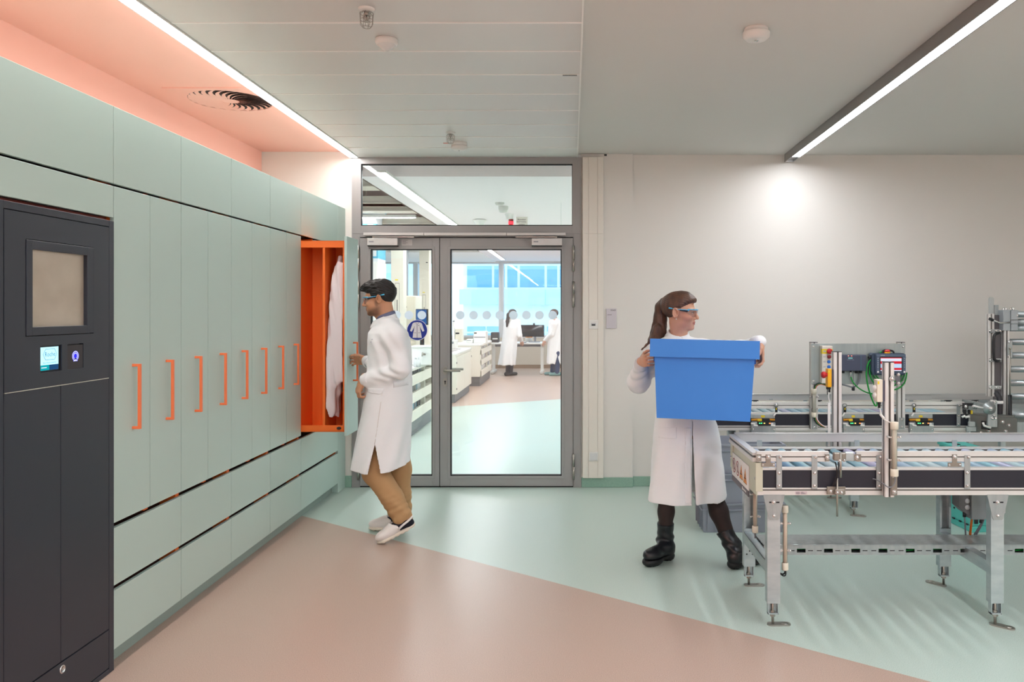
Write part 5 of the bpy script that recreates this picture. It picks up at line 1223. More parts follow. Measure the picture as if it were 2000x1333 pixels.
# handheld operator panel hung on the board
Yh = yb - .10
r = thing('operator_panel', 'handheld operator panel with red striped screen and red stop button', 'touch panel', (PX(1738, Yh), Yh + .04, PZ(734, Yh)))
a, b, z0, z1 = PX(1706, Yh), PX(1771, Yh), PZ(734, Yh), PZ(691, Yh)
m = MB(); m.prism([(a, Yh + .03, z0 + .03), (a + .01, Yh + .03, z0), (b - .01, Yh + .03, z0), (b, Yh + .03, z0 + .03), (b, Yh + .03, z1 - .012), (b - .008, Yh + .03, z1), (a + .008, Yh + .03, z1), (a, Yh + .03, z1 - .012)], (0, .06, 0))
m.box(a + .018, b - .004, Yh, Yh + .03, z0 + .006, z1 - .004, .008); cs = obj('casing', m, M_HMI, r)
m = MB(); m.box(a + .022, b - .008, Yh - .0008, Yh, PZ(696.5, Yh), PZ(692.5, Yh)); m.box(a + .024, a + .042, Yh - .0008, Yh, PZ(729, Yh), PZ(697.5, Yh)); m.box(b - .026, b - .008, Yh - .0008, Yh, PZ(729, Yh), PZ(697.5, Yh)); obj('front_foil', m, mat('foil_slate', (88, 104, 126), .4), cs)
m = MB(); m.use(M_WPL); m.text('SIEMENS', (PX(1724, Yh), Yh - .001, PZ(694.6, Yh)), (1, 0, 0), (0, 0, 1), .008, .0003)
for x in (a + .033, b - .017):
    for k in range(5): m.box(x - .002, x + .002, Yh - .0012, Yh - .0008, PZ(701 + 4.2 * k, Yh), PZ(700.2 + 4.2 * k, Yh))
    m.box(x - .006, x + .006, Yh - .002, Yh - .0008, PZ(728.5, Yh), PZ(725.2, Yh))
obj('key_print', m, None, cs)
m = MB(); m.box(PX(1718, Yh), PX(1762.5, Yh), Yh - .0012, Yh, PZ(726.5, Yh), PZ(697.5, Yh)); obj('bezel', m, M_BLACK, r)
m = MB(); sx0, sx1 = PX(1719.8, Yh), PX(1760.8, Yh); yy = Yh - .0016
for p, q, c_ in ((699, 700.6, (214, 50, 60)), (700.6, 706, (222, 230, 246)), (706, 711, (206, 40, 52)), (711, 719, (190, 214, 242)), (719, 723.2, (206, 40, 52)), (723.2, 725.2, (214, 224, 246))):
    m.use(lamp('hmi_%d_%d' % (c_[0], c_[1]), c_, .5)); m.box(sx0, sx1, yy, yy + .0004, PZ(q, Yh), PZ(p, Yh))
obj('screen', m, None, r)
m = MB(); z = z1; x = PX(1738, Yh); m.lathe((x, Yh + .05, z), [(.022, 0), (.022, .008), (0, .008)], 20); m.use(M_YEL); obj('stop_collar', m, M_YEL, r)
m = MB(); m.lathe((x, Yh + .05, z + .008), [(.012, 0), (.021, .003), (.023, .010), (.016, .017), (0, .019)], 20); obj('stop_button', m, mat('stop_red', (232, 70, 76), .35), r)
m = MB(); m.tube([(PX(1729, Yh), Yh + .05, z - .002), (PX(1729.5, Yh), Yh + .05, z + .02), (PX(1741, Yh), Yh + .055, z + .022), (PX(1750, Yh), Yh + .05, z + .016), (PX(1751.5, Yh), Yh + .05, z - .002)], .007, 8, smoothpath=1); obj('guard_handle', m, M_BLACK, r)
m = MB(); m.cyl((b, Yh + .05, z1 - .03), (b + .012, Yh + .05, z1 - .035), .009, n=12); m.use(M_CHROME); m.box(b + .008, b + .012, Yh + .048, Yh + .052, z1 - .065, z1 - .03); obj('key_switch', m, None, r)
m = MB(); m.cyl((a + .002, Yh + .06, z1 - .03), (a - .012, Yh + .06, z1 - .038), .012, n=12); obj('cable_socket', m, M_BLACK, r)
m = MB()
def gl(pts, y=Yh + .055): m.tube([(PX(p, y), y, PZ(q, y)) for p, q in pts], .0058, 8, smoothpath=2)
gl([(1704, 700), (1696, 708), (1691.5, 725), (1693, 745), (1699, 770), (1708, 792), (1712, 794), (1713.5, 788), (1709, 765), (1706.5, 745)])
gl([(1704.5, 702), (1698.5, 716), (1698, 730), (1703, 744), (1712, 754), (1725, 761), (1745, 763), (1760, 757), (1769, 745), (1771, 728)], Yh + .068)
gl([(1705, 703), (1702, 716), (1702.5, 728), (1709, 740), (1722, 751), (1740, 756), (1753, 751), (1763, 742), (1767, 732)], Yh + .080)
gl([(1705.5, 704), (1705, 718), (1708, 730), (1716, 741), (1730, 748), (1746, 747), (1757, 739), (1762, 732)], Yh + .045)
gl([(1718, 690), (1724, 686.5), (1731, 685.5), (1736, 687)], Yh + .07)
obj('coiled_cable', m, M_GREENCABLE, r)

# ------------------------------------------------------------------ lift gate with upright roller bed, cross conveyor behind it
Y = 5.90; x0 = PX(1931, Y)
r = thing('lift_gate', 'raised roller gate with black pull handle at the right picture edge', 'gate', (3.45, Y + .1, .64))
post(r, PX(1931, Y), PX(1942, Y), Y, Y + .042, PZ(775, Y), PZ(614, Y), 'gate_profile', M_ALU); post(r, PX(1957, Y), PX(1967.5, Y), Y - .03, Y + .012, PZ(819, Y), PZ(646, Y), 'gate_profile', M_ALU)
m = MB(); m.box(PX(1942, Y), PX(1957, Y), Y + .01, Y + .02, PZ(790, Y), PZ(616, Y)); obj('gate_panel', m, mat('gate_panel_grey', (96, 92, 94), .45), r)
m = MB(); a, b = PX(1935.5, Y), PX(1945.5, Y); c_ = (a + b) / 2; m.prism([(a, Y + .03, PZ(615, Y)), (b, Y + .03, PZ(615, Y))] + [(c_ + (b - a) / 2 * math.cos(PI * k / 10), Y + .03, PZ(585, Y) + (b - a) / 2 * math.sin(PI * k / 10)) for k in range(11)], (0, .006, 0)); m.box(b, b + .03, Y + .02, Y + .05, PZ(616, Y), PZ(596, Y), .002); obj('tongue_plate', m, M_ZINCP, r)
m = MB(); m.box(PX(1953, Y), PX(1967, Y), Y - .045, Y + .03, PZ(646, Y), PZ(606, Y), .003); m.box(PX(1967.4, Y), PX(1981.5, Y), Y - .05, Y + .03, PZ(625, Y), PZ(606, Y), .003); m.box(PX(1967.4, Y), PX(1981, Y), Y - .05, Y + .03, PZ(632.5, Y), PZ(625.6, Y), .002); m.box(PX(1967.4, Y), PX(1981, Y), Y - .05, Y + .03, PZ(646, Y), PZ(633, Y), .003)
m.use(mat('latch_grey', (168, 176, 180), .4, metal=.4)); lb = obj('latch_block', m, mat('latch_grey', (168, 176, 180), .4, metal=.4), r)
m = MB()
for px in (1957, 1962, 1971, 1976): m.screw((PX(px, Y), Y - .02, PZ(606, Y)), (0, 0, 1), .009, .014)
m.screw((PX(1980, Y), Y - .05, PZ(616, Y)), (0, -1, 0), .006, .004); obj('latch_bolt', m, M_CHROME, lb)
m = MB(); m.use(M_CHROME); m.tube([(PX(1936, Y - .06), Y - .06, PZ(624, Y - .06)), (PX(1953, Y - .06), Y - .055, PZ(631, Y - .06)), (PX(1966, Y), Y - .05, PZ(630, Y))], .007, 8); m.use(M_BLACK); m.tube([(PX(1932, Y - .06), Y - .06, PZ(623, Y - .06)), (PX(1940, Y - .06), Y - .06, PZ(626, Y - .06))], .011, 10); obj('clamp_lever', m, None, r)
m = MB(); yh = Y - .07; m.tube([(PX(1957.5, yh), Y - .03, PZ(651, yh)), (PX(1950, yh), yh, PZ(651, yh)), (PX(1943, yh), yh, PZ(653, yh)), (PX(1940.5, yh), yh, PZ(661, yh)), (PX(1940.5, yh), yh, PZ(697, yh)), (PX(1943, yh), yh, PZ(704.5, yh)), (PX(1950, yh), yh, PZ(706, yh)), (PX(1957.5, yh), Y - .03, PZ(706, yh))], .0105, 12, smoothpath=1); obj('pull_handle', m, M_BLACK, r)
m = MB(); m.use(M_STEEL); m.cyl((PX(1972.5, Y - .06), Y - .06, PZ(775, Y - .06)), (PX(1972.5, Y - .06), Y - .06, PZ(681, Y - .06)), .0055, n=10); m.screw((PX(1972.5, Y - .06), Y - .062, PZ(681, Y - .06)), (0, -1, 0), .009, .008); m.use(M_BLACK); m.cyl((PX(1972.5, Y - .06), Y - .06, PZ(862, Y - .06)), (PX(1972.5, Y - .06), Y - .06, PZ(772, Y - .06)), .0135, n=14)
obj('gas_spring', m, None, r)
for py in (646, 703, 756):
    m = MB(); m.use(M_ZINCP); m.box(PX(1931, Y), PX(1956.5, Y), Y - .006, Y - .001, PZ(py + 4.5, Y), PZ(py - 2.5, Y), .001); m.use(M_CHROME)
    for px in (1933, 1945, 1953): m.screw((PX(px, Y), Y - .006, PZ(py + 1, Y)), (0, -1, 0), .009, .007)
    obj('strap_bracket', m, None, r)
m = MB(); m.use(M_ZINCP); m.box(PX(1962, Y), PX(1972, Y), Y - .037, Y - .031, PZ(699, Y), PZ(665, Y), .001); m.use(M_CHROME); m.screw((PX(1965, Y), Y - .037, PZ(668, Y)), (0, -1, 0), .009, .007); m.screw((PX(1965, Y), Y - .037, PZ(696, Y)), (0, -1, 0), .009, .007); obj('spring_plate', m, None, r)
m = MB(); m.tube([(PX(1952, Y - .09), Y - .05, PZ(768, Y - .05)), (PX(1953, Y - .09), Y - .09, PZ(778, Y - .09)), (PX(1951.5, Y - .09), Y - .09, PZ(815, Y - .09)), (PX(1949, Y - .09), Y - .09, PZ(862, Y - .09))], .019, 12, smoothpath=1); obj('corrugated_hose', m, mat('hose_black', (40, 38, 44), .5), r)
m = MB(); m.box(PX(1945, Y - .11), PX(1960, Y - .11), Y - .112, Y - .03, PZ(786, Y), PZ(780.5, Y), .002); obj('hose_clip', m, M_WPL, r)
zs = [PZ(py, Y) for py in (614.5, 629.5, 641.5, 668.5, 695, 722, 749, 775.5)]; m = MB(); xa, xb = PX(1967.5, Y), 4.02
m.use(M_ZINC); m.cyl((xa, Y + .03, zs[0]), (xb, Y + .03, zs[0]), .0245, n=18); g0 = obj('roller', m, None, r)
for z in zs[1:]:
    c = g0.copy(); COL.objects.link(c); c.parent = r; c.matrix_parent_inverse = g0.matrix_parent_inverse.copy(); c.location.z += z - zs[0]
m = MB(); m.box(xb, xb + .03, Y, Y + .05, .64, PZ(606, Y)); obj('gate_profile', m, M_ALU, r)

r = thing('cross_conveyor', 'short cross conveyor with galvanised plates under the raised gate', 'conveyor', (3.5, 6.2, 0))
m = MB(); m.use(M_ZINC); m.cyl((3.28, 5.96, .746), (4.0, 5.96, .746), .025, n=16); g0 = obj('roller', m, None, r)
for k in range(1, 6):
    c = g0.copy(); COL.objects.link(c); c.parent = r; c.matrix_parent_inverse = g0.matrix_parent_inverse.copy(); c.location.y += .1 * k
m = MB(); m.use(M_ZINCP); m.box(3.24, 3.28, 5.90, 6.52, .60, .80, .002); m.box(4.0, 4.04, 5.90, 6.52, .60, .80, .002); m.box(3.24, 4.04, 6.50, 6.53, .60, .80, .002); m.box(3.28, 4.0, 5.9, 5.93, .60, .70); obj('side_beam', m, None, r)
for x in (3.27, 4.01):
    for y in (5.98, 6.46):
        m = MB(); m.box(x - .02, x + .02, y - .02, y + .02, .0, .60, .002); obj('leg', m, M_ZINC, r)
m = MB(); m.box(2.97, 4.04, 6.505, 6.523, .800, .850, .001); obj('rear_guide', m, mat('guide_alu', (206, 205, 203), .38, metal=.45), r)
# skewed transfer plate between the conveyor end and the gate
R = Matrix.Rotation(-.62, 3, 'Z'); cx, cy = 3.08, 5.74
m = MB(); m.use(mat('transfer_steel', (120, 124, 120), .4, metal=.7)); m.obox((cx, cy, .69), (.15, .012, .075), R, .002); m.obox((cx, cy + .03, .772), (.15, .03, .006), R); m.use(M_BLACK); m.obox((cx - .05, cy + .01, .70), (.03, .016, .03), R)
m.use(M_CHROME); d_ = R @ V(0, -1, 0)
for u, z in ((-.03, .66), (.06, .73), (.10, .71), (.11, .63), (.03, .63), (-.08, .64), (.08, .665)): m.screw(V(cx, cy, z) + R @ V(u, -.012, 0), d_, .010, .009)
obj('transfer_plate', m, None, r)
m = MB(); m.use(M_ZINCP); xx = PX(1932, 5.7); m.lathe((xx, 5.70, PZ(798, 5.7)), [(.045, .01), (.045, -.01), (.02, -.014), (.02, -.022), (0, -.022)], 24, (0, 1, 0)); m.box(xx - .01, xx + .06, 5.70, 5.72, PZ(835, 5.7), PZ(785, 5.7), .002); m.use(M_CHROME); m.screw((xx, 5.678, PZ(798, 5.7)), (0, -1, 0), .013, .01)
for px, py in ((1942, 786), (1941, 812), (1938, 818), (1944, 818)): m.screw((PX(px, 5.7), 5.70, PZ(py, 5.7)), (0, -1, 0), .011, .01)
obj('pivot_plate', m, None, r)
m = MB(); m.use(M_ALU); m.tube([(PX(1900, 5.7), 5.70, PZ(793, 5.7)), (xx, 5.70, PZ(800, 5.7))], .007, 10); obj('pivot_arm', m, None, r)
m = MB(); m.use(M_WPL); m.tube([(PX(1920, 5.6), 5.6, PZ(826, 5.6)), (PX(1922, 5.6), 5.6, PZ(832, 5.6)), (PX(1935, 5.6), 5.6, PZ(836, 5.6))], .008, 8)
obj('pivot_cable', m, None, r)
m = MB(); m.use(M_BLACK); m.box(PX(1882, 5.8), PX(1900, 5.8), 5.79, 5.82, PZ(793, 5.8), PZ(788, 5.8)); m.box(PX(1882, 5.8), PX(1890, 5.8), 5.79, 5.82, PZ(799, 5.8), PZ(793, 5.8)); m.use(M_CHROME); m.screw((PX(1885, 5.8), 5.79, PZ(794, 5.8)), (0, -1, 0), .01, .008); m.screw((PX(1899, 5.8), 5.79, PZ(795, 5.8)), (0, -1, 0), .01, .008); m.screw((PX(1904, 5.8), 5.79, PZ(796, 5.8)), (0, -1, 0), .01, .008)
m.use(M_BLACK); m.box(PX(1882, 5.8), PX(1886.5, 5.8), 5.79, 5.81, PZ(809, 5.8), PZ(800, 5.8)); m.box(PX(1891, 5.8), PX(1894, 5.8), 5.79, 5.81, PZ(809, 5.8), PZ(801, 5.8)); m.use(M_YLAB); m.box(PX(1895, 5.8), PX(1898.5, 5.8), 5.79, 5.81, PZ(809, 5.8), PZ(802, 5.8)); m.use(M_WPL); m.tube([(PX(1877, 5.8), 5.79, PZ(815, 5.8)), (PX(1883, 5.8), 5.78, PZ(812, 5.8))], .008, 8); m.tube([(PX(1884, 5.8), 5.79, PZ(815.5, 5.8)), (PX(1891, 5.8), 5.78, PZ(813, 5.8))], .009, 8)
obj('sensor_bracket', m, None, Cc)
m = MB(); m.use(M_ZINCP); m.box(PX(1891, 5.75), PX(1904, 5.75), 5.74, 5.76, PZ(834, 5.75), PZ(824, 5.75), .004); m.box(PX(1887, 5.75), PX(1906, 5.75), 5.745, 5.76, PZ(843, 5.75), PZ(834, 5.75), .002); obj('hinge_bracket', m, None, Cc)

# junction box hung under the front conveyor, its cables dropping to the tray
Y = 4.20
r = thing('junction_box', 'grey junction box hanging under the front conveyor beside its second leg', 'junction box', (PX(1908, Y), Y + .05, PZ(1016, Y)))
m = MB(); m.box(PX(1898, Y), PX(1936, Y), Y, Y + .10, PZ(1016, Y), .642, .003); obj('housing', m, mat('junction_grey', (134, 142, 144), .45), r)
m = MB(); m.prism([(PX(1877, Y), Y + .02, .642), (PX(1897.6, Y), Y + .02, .642), (PX(1897.6, Y), Y + .02, PZ(1010, Y)), (PX(1888, Y), Y + .02, PZ(1004, Y)), (PX(1877, Y), Y + .02, PZ(993, Y))], (0, .08, 0)); obj('side_flange', m, mat('flange_grey', (104, 104, 106), .45), r)
m = MB()
for py in (981, 993.5): m.lathe((PX(1893, Y), Y + .02, PZ(py, Y)), [(.013, 0), (.012, -.004), (0, -.005)], 18, (0, 1, 0))
obj('blanking_plug', m, mat('plug_grey', (186, 188, 190), .4), r)
m = MB(); m.use(M_GREYCABLE); m.tube([(PX(1889, Y), Y + .03, PZ(1010, Y)), (PX(1890, Y), Y + .03, PZ(1022, Y)), (PX(1897, Y), Y + .06, .326)], .0042, 8, smoothpath=2); m.tube([(PX(1928, Y), Y + .03, PZ(1016, Y)), (PX(1925, Y), Y + .04, PZ(1030, Y)), (PX(1918, Y), Y + .06, .326)], .005, 8, smoothpath=2); m.tube([(PX(1924, Y), Y + .03, PZ(1022, Y)), (PX(1921, Y), Y + .04, PZ(1032, Y)), (PX(1914, Y), Y + .06, .326)], .004, 8, smoothpath=2)
m.use(mat('cable_orange', (206, 110, 36), .45)); m.tube([(PX(1904, Y), Y + .03, PZ(1016, Y)), (PX(1904, Y), Y + .04, PZ(1030, Y)), (PX(1906, Y), Y + .06, .326)], .0065, 8, smoothpath=2)
m.use(M_BLACK); m.cyl((PX(1889, Y), Y + .03, PZ(1013, Y)), (PX(1889, Y), Y + .03, PZ(1004, Y)), .009, n=10); m.cyl((PX(1921, Y), Y + .03, PZ(1025, Y)), (PX(1922, Y), Y + .03, PZ(1016, Y)), .008, n=10); obj('drop_cable', m, None, r)

# turquoise transport box on the floor under the rear conveyor
r = thing('transport_box', 'turquoise plastic transport box on the floor behind the front conveyor', 'box', (2.93, 5.62, 0))
R = Matrix.Rotation(math.radians(5), 3, 'Z'); c = V(2.835, 5.662, 0); hx, hy, hz = .083, .205, .535
def TB(u, v, w): return c + R @ V(u, v, w)
m = MB()
m.obox(TB(0, 0, .29), (hx, hy, .25), R, .006); m.obox(TB(0, 0, .02), (hx + .006, hy + .006, .02), R, .003); obj('body', m, M_TEAL, r)
m = MB(); m.obox(TB(0, 0, .553), (hx + .008, hy + .008, .012), R, .003); obj('rim', m, M_TEAL, r)
m = MB()
for k in range(5): m.obox(TB(-hx - .006, -.16 + .08 * k, .045), (.003, .012, .005), R)
for k in range(3): m.obox(TB(-hx - .002, -.16 + .16 * k, .12), (.003, .006, .006), R)
for k in range(4): m.obox(TB(-.04, -.15 + .10 * k, .567), (.02, .02, .003), R)
m.obox(TB(-.05, -hy - .004, .08), (.012, .005, .02), R); obj('slot', m, M_BLACK, r)

# ------------------------------------------------------------------ crates
def tote(root, mm, x0, x1, y0, y1, z0, z1, rimh, over, taper, ribs=True, R=None, nm='body'):
    """open moulded crate: tapered walls with thickness, floor, rim band; R maps local to world"""
    R = R or (lambda p: V(*p)); m = MB(); t = .004
    def ring(x0, x1, y0, y1, z): return m.verts([R((x0, y0, z)), R((x1, y0, z)), R((x1, y1, z)), R((x0, y1, z))])
    a = ring(x0 + taper, x1 - taper, y0 + taper, y1 - taper, z0); b = ring(x0, x1, y0, y1, z1 - rimh)
    c = ring(x0 - over, x1 + over, y0 - over, y1 + over, z1 - rimh); d = ring(x0 - over, x1 + over, y0 - over, y1 + over, z1)
    e = ring(x0 + t, x1 - t, y0 + t, y1 - t, z1); f = ring(x0 + taper + t, x1 - taper - t, y0 + taper + t, y1 - taper - t, z0 + .006)
    m.face(a[::-1]); m.face(f)
    for p, q in ((a, b), (b, c), (c, d), (d, e), (e, f)):
        for i in range(4): m.face([p[i], p[(i + 1) % 4], q[(i + 1) % 4], q[i]])
    return obj(nm, m, mm, root)
M_CRATE = mat('grey_crate_plastic', (150, 155, 166), .5)
def make_crate(z0, label):
    x0, x1, y0, y1, h = .895, 1.478, 5.43, 5.815, .2035
    r = thing('crate', label, 'crate', ((x0 + x1) / 2, (y0 + y1) / 2, z0), 'stack of grey crates')
    tote(r, M_CRATE, x0 + .012, x1 - .012, y0 + .012, y1 - .012, z0, z0 + h, .012, .012, .006)
    m = MB()
    m.box(x0, x1, y0, y0 + .012, z0 + h - .05, z0 + h - .042, .001); m.box(x0, x0 + .012, y0 + .0122, y1, z0 + h - .05, z0 + h - .042, .001); m.box(x1 - .012, x1, y0 + .0122, y1, z0 + h - .05, z0 + h - .042, .001)
    for x in (x0 + .045, x0 + .10, x1 - .10, x1 - .045): m.box(x - .002, x + .002, y0 + .004, y0 + .016, z0 + .012, z0 + h - .012)
    for y in (y0 + .05, y0 + .12, y0 + .2, y0 + .28): m.box(x0 + .004, x0 + .016, y - .002, y + .002, z0 + .012, z0 + h - .012)
    obj('rib', m, M_CRATE, r)
    return r
k0 = make_crate(.001, 'grey crate standing on the floor, lowest of the stack behind the woman')
dup(k0, (0, 0, .2045), 'grey crate in the middle of the stack behind the woman'); dup(k0, (0, 0, .409), 'open grey crate on top of the stack behind the woman')

# blue tote carried by the woman, held tilted
BC = V(.757, 4.507, 1.150)
BR = Matrix.Rotation(math.radians(-10), 3, 'Z') @ Matrix.Rotation(math.radians(1.0), 3, 'Y') @ Matrix.Rotation(math.radians(-2.6), 3, 'X')
def BW(p): return BC + BR @ V(*p)
r = thing('blue_tote', 'big blue plastic tote with deep rim carried by the woman', 'box', BW((0, 0, -.225)))
tote(r, M_BLUE, -.273, .273, -.178, .178, -.22, .222, .100, .0245, .018, R=BW)
for s_ in (-1, 1):
    m = MB(); m.obox(BW((s_ * .277, 0, .112)), (.009, .06, .02), BR, .002); obj('grip', m, mat('blue_plastic_dark', (30, 84, 170), .5), r)
# ------------------------------------------------------------------ people: smooth implicit bodies meshed with surface nets
A3 = lambda v: np.array(v, dtype=np.float64)
class Field:
    def __init__(s): s.ops = []; s.post = None
    def add(s, f, c, r, k=.02, sub=False): s.ops.append((f, A3(c), r, k, sub)); return s
    def cap(s, a, b, ra, rb=None, k=.02, sub=False):
        a, b = A3(a), A3(b); rb = ra if rb is None else rb; ab = b - a; L2 = max(float(ab @ ab), 1e-9)
        def f(p):
            q = p - a; t = np.clip(q @ ab / L2, 0, 1)
            return np.linalg.norm(q - t[:, None] * ab, axis=1) - (ra + (rb - ra) * t)
        return s.add(f, (a + b) / 2, math.sqrt(L2) / 2 + max(ra, rb), k, sub)
    def chain(s, pts, rs, k=.02):
        for i in range(len(pts) - 1): s.cap(pts[i], pts[i + 1], rs[i], rs[i + 1], k)
        return s
    def ell(s, c, r, R=None, k=.02, sub=False):
        c, r = A3(c), A3(r); R = np.eye(3) if R is None else np.array(R)
        def f(p):
            q = (p - c) @ R; k0 = np.linalg.norm(q / r, axis=1); k1 = np.linalg.norm(q / (r * r), axis=1)
            return np.where(k1 > 1e-9, k0 * (k0 - 1) / np.maximum(k1, 1e-9), -r.min())
        return s.add(f, c, r.max(), k, sub)
    def box(s, c, h, R=None, rd=.005, k=.01, sub=False):
        c, h = A3(c), A3(h) - rd; R = np.eye(3) if R is None else np.array(R)
        def f(p):
            q = np.abs((p - c) @ R) - h
            return np.linalg.norm(np.maximum(q, 0), axis=1) + np.minimum(q.max(1), 0) - rd
        return s.add(f, c, float(np.linalg.norm(h)) + rd, k, sub)
    def eval(s, p, sel=None):
        d = np.full(len(p), 1e3)
        for i, (f, c, r, k, sub) in enumerate(s.ops):
            if sel is not None and not sel[i]: continue
            e = f(p)
            if sub:
                h = np.clip(.5 - .5 * (d + e) / k, 0, 1); d = d * (1 - h) - e * h + k * h * (1 - h)
            else:
                h = np.clip(.5 + .5 * (d - e) / k, 0, 1); d = d * (1 - h) + e * h - k * h * (1 - h)
        if s.post: d = s.post(p, d)
        return d
    def mesh(s, h, lo, hi, amp=.0, B=14):
        lo, hi = A3(lo), A3(hi); n = np.ceil((hi - lo) / h).astype(int) + 2
        V_ = np.empty(n, np.float32); nb = -(-n // B)
        bi = np.stack(np.meshgrid(*[np.arange(x) for x in nb], indexing='ij'), -1).reshape(-1, 3)
        ctr = lo + (bi * B + (B - 1) / 2) * h; hd = h * B * .87
        per = np.stack([o[0](ctr) for o in s.ops], 0); dc = s.eval(ctr)
        act = np.abs(dc) < hd * 1.7 + 3 * h + amp
        bound = np.stack([np.linalg.norm(ctr - o[1], axis=1) - o[2] - o[3] for o in s.ops], 0)
        subs = np.array([o[4] for o in s.ops])
        for j in range(len(bi)):
            a = bi[j] * B; b = np.minimum(a + B, n)
            if not act[j]: V_[a[0]:b[0], a[1]:b[1], a[2]:b[2]] = dc[j]; continue
            sel = np.where(subs, bound[:, j] < hd * 1.3, per[:, j] < dc[j] + 3.6 * hd + .06)
            sel = sel | ((per[:, j] < hd * 2.2 + .02) & ~subs)
            g = np.stack(np.meshgrid(*[np.arange(a[i], b[i]) for i in range(3)], indexing='ij'), -1)
            V_[a[0]:b[0], a[1]:b[1], a[2]:b[2]] = s.eval(lo + g.reshape(-1, 3) * h, sel).reshape(g.shape[:3])
        return nets(V_, lo, h)
def nets(V_, lo, h):
    ins = V_ < 0
    c = np.zeros(np.array(V_.shape) - 1, np.int8)
    offs = [(i, j, k) for i in (0, 1) for j in (0, 1) for k in (0, 1)]
    sl = lambda o, sh: tuple(slice(o[i], sh[i] - 1 + o[i]) for i in range(3))
    for o in offs: c += ins[sl(o, V_.shape)]
    act = (c > 0) & (c < 8); idx = np.argwhere(act); vid = np.full(act.shape, -1, np.int32); vid[act] = np.arange(len(idx))
    val = {o: V_[idx[:, 0] + o[0], idx[:, 1] + o[1], idx[:, 2] + o[2]] for o in offs}
    acc = np.zeros((len(idx), 3)); cnt = np.zeros(len(idx))
    for o in offs:
        for ax in range(3):
            if o[ax]: continue
            q = list(o); q[ax] = 1; q = tuple(q); va, vb = val[o], val[q]; mk = (va < 0) != (vb < 0)
            t = np.where(mk, va / np.where(mk, va - vb, 1), 0)
            for i in range(3): acc[:, i] += np.where(mk, o[i] + (t if i == ax else 0), 0)
            cnt += mk
    pos = lo + (idx + acc / cnt[:, None]) * h
    quads = []
    for ax in range(3):
        u, w = (ax + 1) % 3, (ax + 2) % 3
        s0 = [slice(1, -1)] * 3; s1 = [slice(1, -1)] * 3; s0[ax] = slice(0, -1); s1[ax] = slice(1, None)
        A_, B_ = ins[tuple(s0)], ins[tuple(s1)]; e = np.argwhere(A_ != B_); fl = A_[A_ != B_]
        e[:, u] += 1; e[:, w] += 1
        def cell(du, dw):
            q = e.copy(); q[:, u] += du; q[:, w] += dw; return vid[q[:, 0], q[:, 1], q[:, 2]]
        Q = np.stack([cell(-1, -1), cell(0, -1), cell(0, 0), cell(-1, 0)], 1); Q[~fl] = Q[~fl][:, ::-1]; quads.append(Q)
    return pos, np.concatenate(quads)
def relax(pos, quads, it=1, lam=.5):
    for _ in range(it):
        s = np.zeros_like(pos); n = np.zeros(len(pos))
        for a, b in ((0, 1), (1, 2), (2, 3), (3, 0)):
            for p, q in ((a, b), (b, a)): np.add.at(s, quads[:, p], pos[quads[:, q]]); np.add.at(n, quads[:, p], 1)
        pos = pos * (1 - lam) + lam * s / np.maximum(n, 1)[:, None]
    return pos
def sdf_obj(name, fld, h, m_, parent, lo, hi, tint=None, amp=0, it=1, label=None):
    pos, quads = fld.mesh(h, lo, hi, amp); pos = relax(pos, quads, it)
    me = bpy.data.meshes.new(name); me.vertices.add(len(pos)); me.vertices.foreach_set('co', pos.ravel())
    me.loops.add(len(quads) * 4); me.loops.foreach_set('vertex_index', quads.ravel().astype(np.int32))
    me.polygons.add(len(quads)); me.polygons.foreach_set('loop_start', np.arange(0, len(quads) * 4, 4, dtype=np.int32)); me.polygons.foreach_set('loop_total', np.full(len(quads), 4, np.int32))
    me.polygons.foreach_set('use_smooth', np.ones(len(quads), bool)); me.update(); me.validate()
    me.materials.append(m_)
    if tint is not None:
        at = me.color_attributes.new('tint', 'FLOAT_COLOR', 'POINT'); c = tint(pos); at.data.foreach_set('color', np.concatenate([c, np.ones((len(c), 1))], 1).ravel())
    return link_mesh(name, me, parent, label)
def tint_mat(name, rough=.5, sss=.15):
    m = mat(name, (200, 160, 140), rough, sss=sss); nt = m.node_tree; a = nt.nodes.new('ShaderNodeAttribute'); a.attribute_name = 'tint'
    nt.links.new(a.outputs['Color'], nt.nodes['Principled BSDF'].inputs['Base Color']); return m
def unit(v): v = A3(v); return v / np.linalg.norm(v)
def basis(fwd, up=(0, 0, 1), roll=0.0):
    f = unit(fwd); l = unit(np.cross(A3(up), f)); u = np.cross(f, l)
    if roll: c_, s_ = math.cos(roll), math.sin(roll); l, u = l * c_ + u * s_, u * c_ - l * s_
    return np.stack([f, l, u], 1)          # columns: forward, left, up
def smooth01(x): x = np.clip(x, 0, 1); return x * x * (3 - 2 * x)
def wob(p, f, seed):
    r = np.random.RandomState(seed); s = 0
    for _ in range(5):
        d = r.normal(size=3); d /= np.linalg.norm(d); s = s + np.sin(p @ d * f * r.uniform(.6, 1.5) + r.uniform(0, 6.28))
    return s / 5

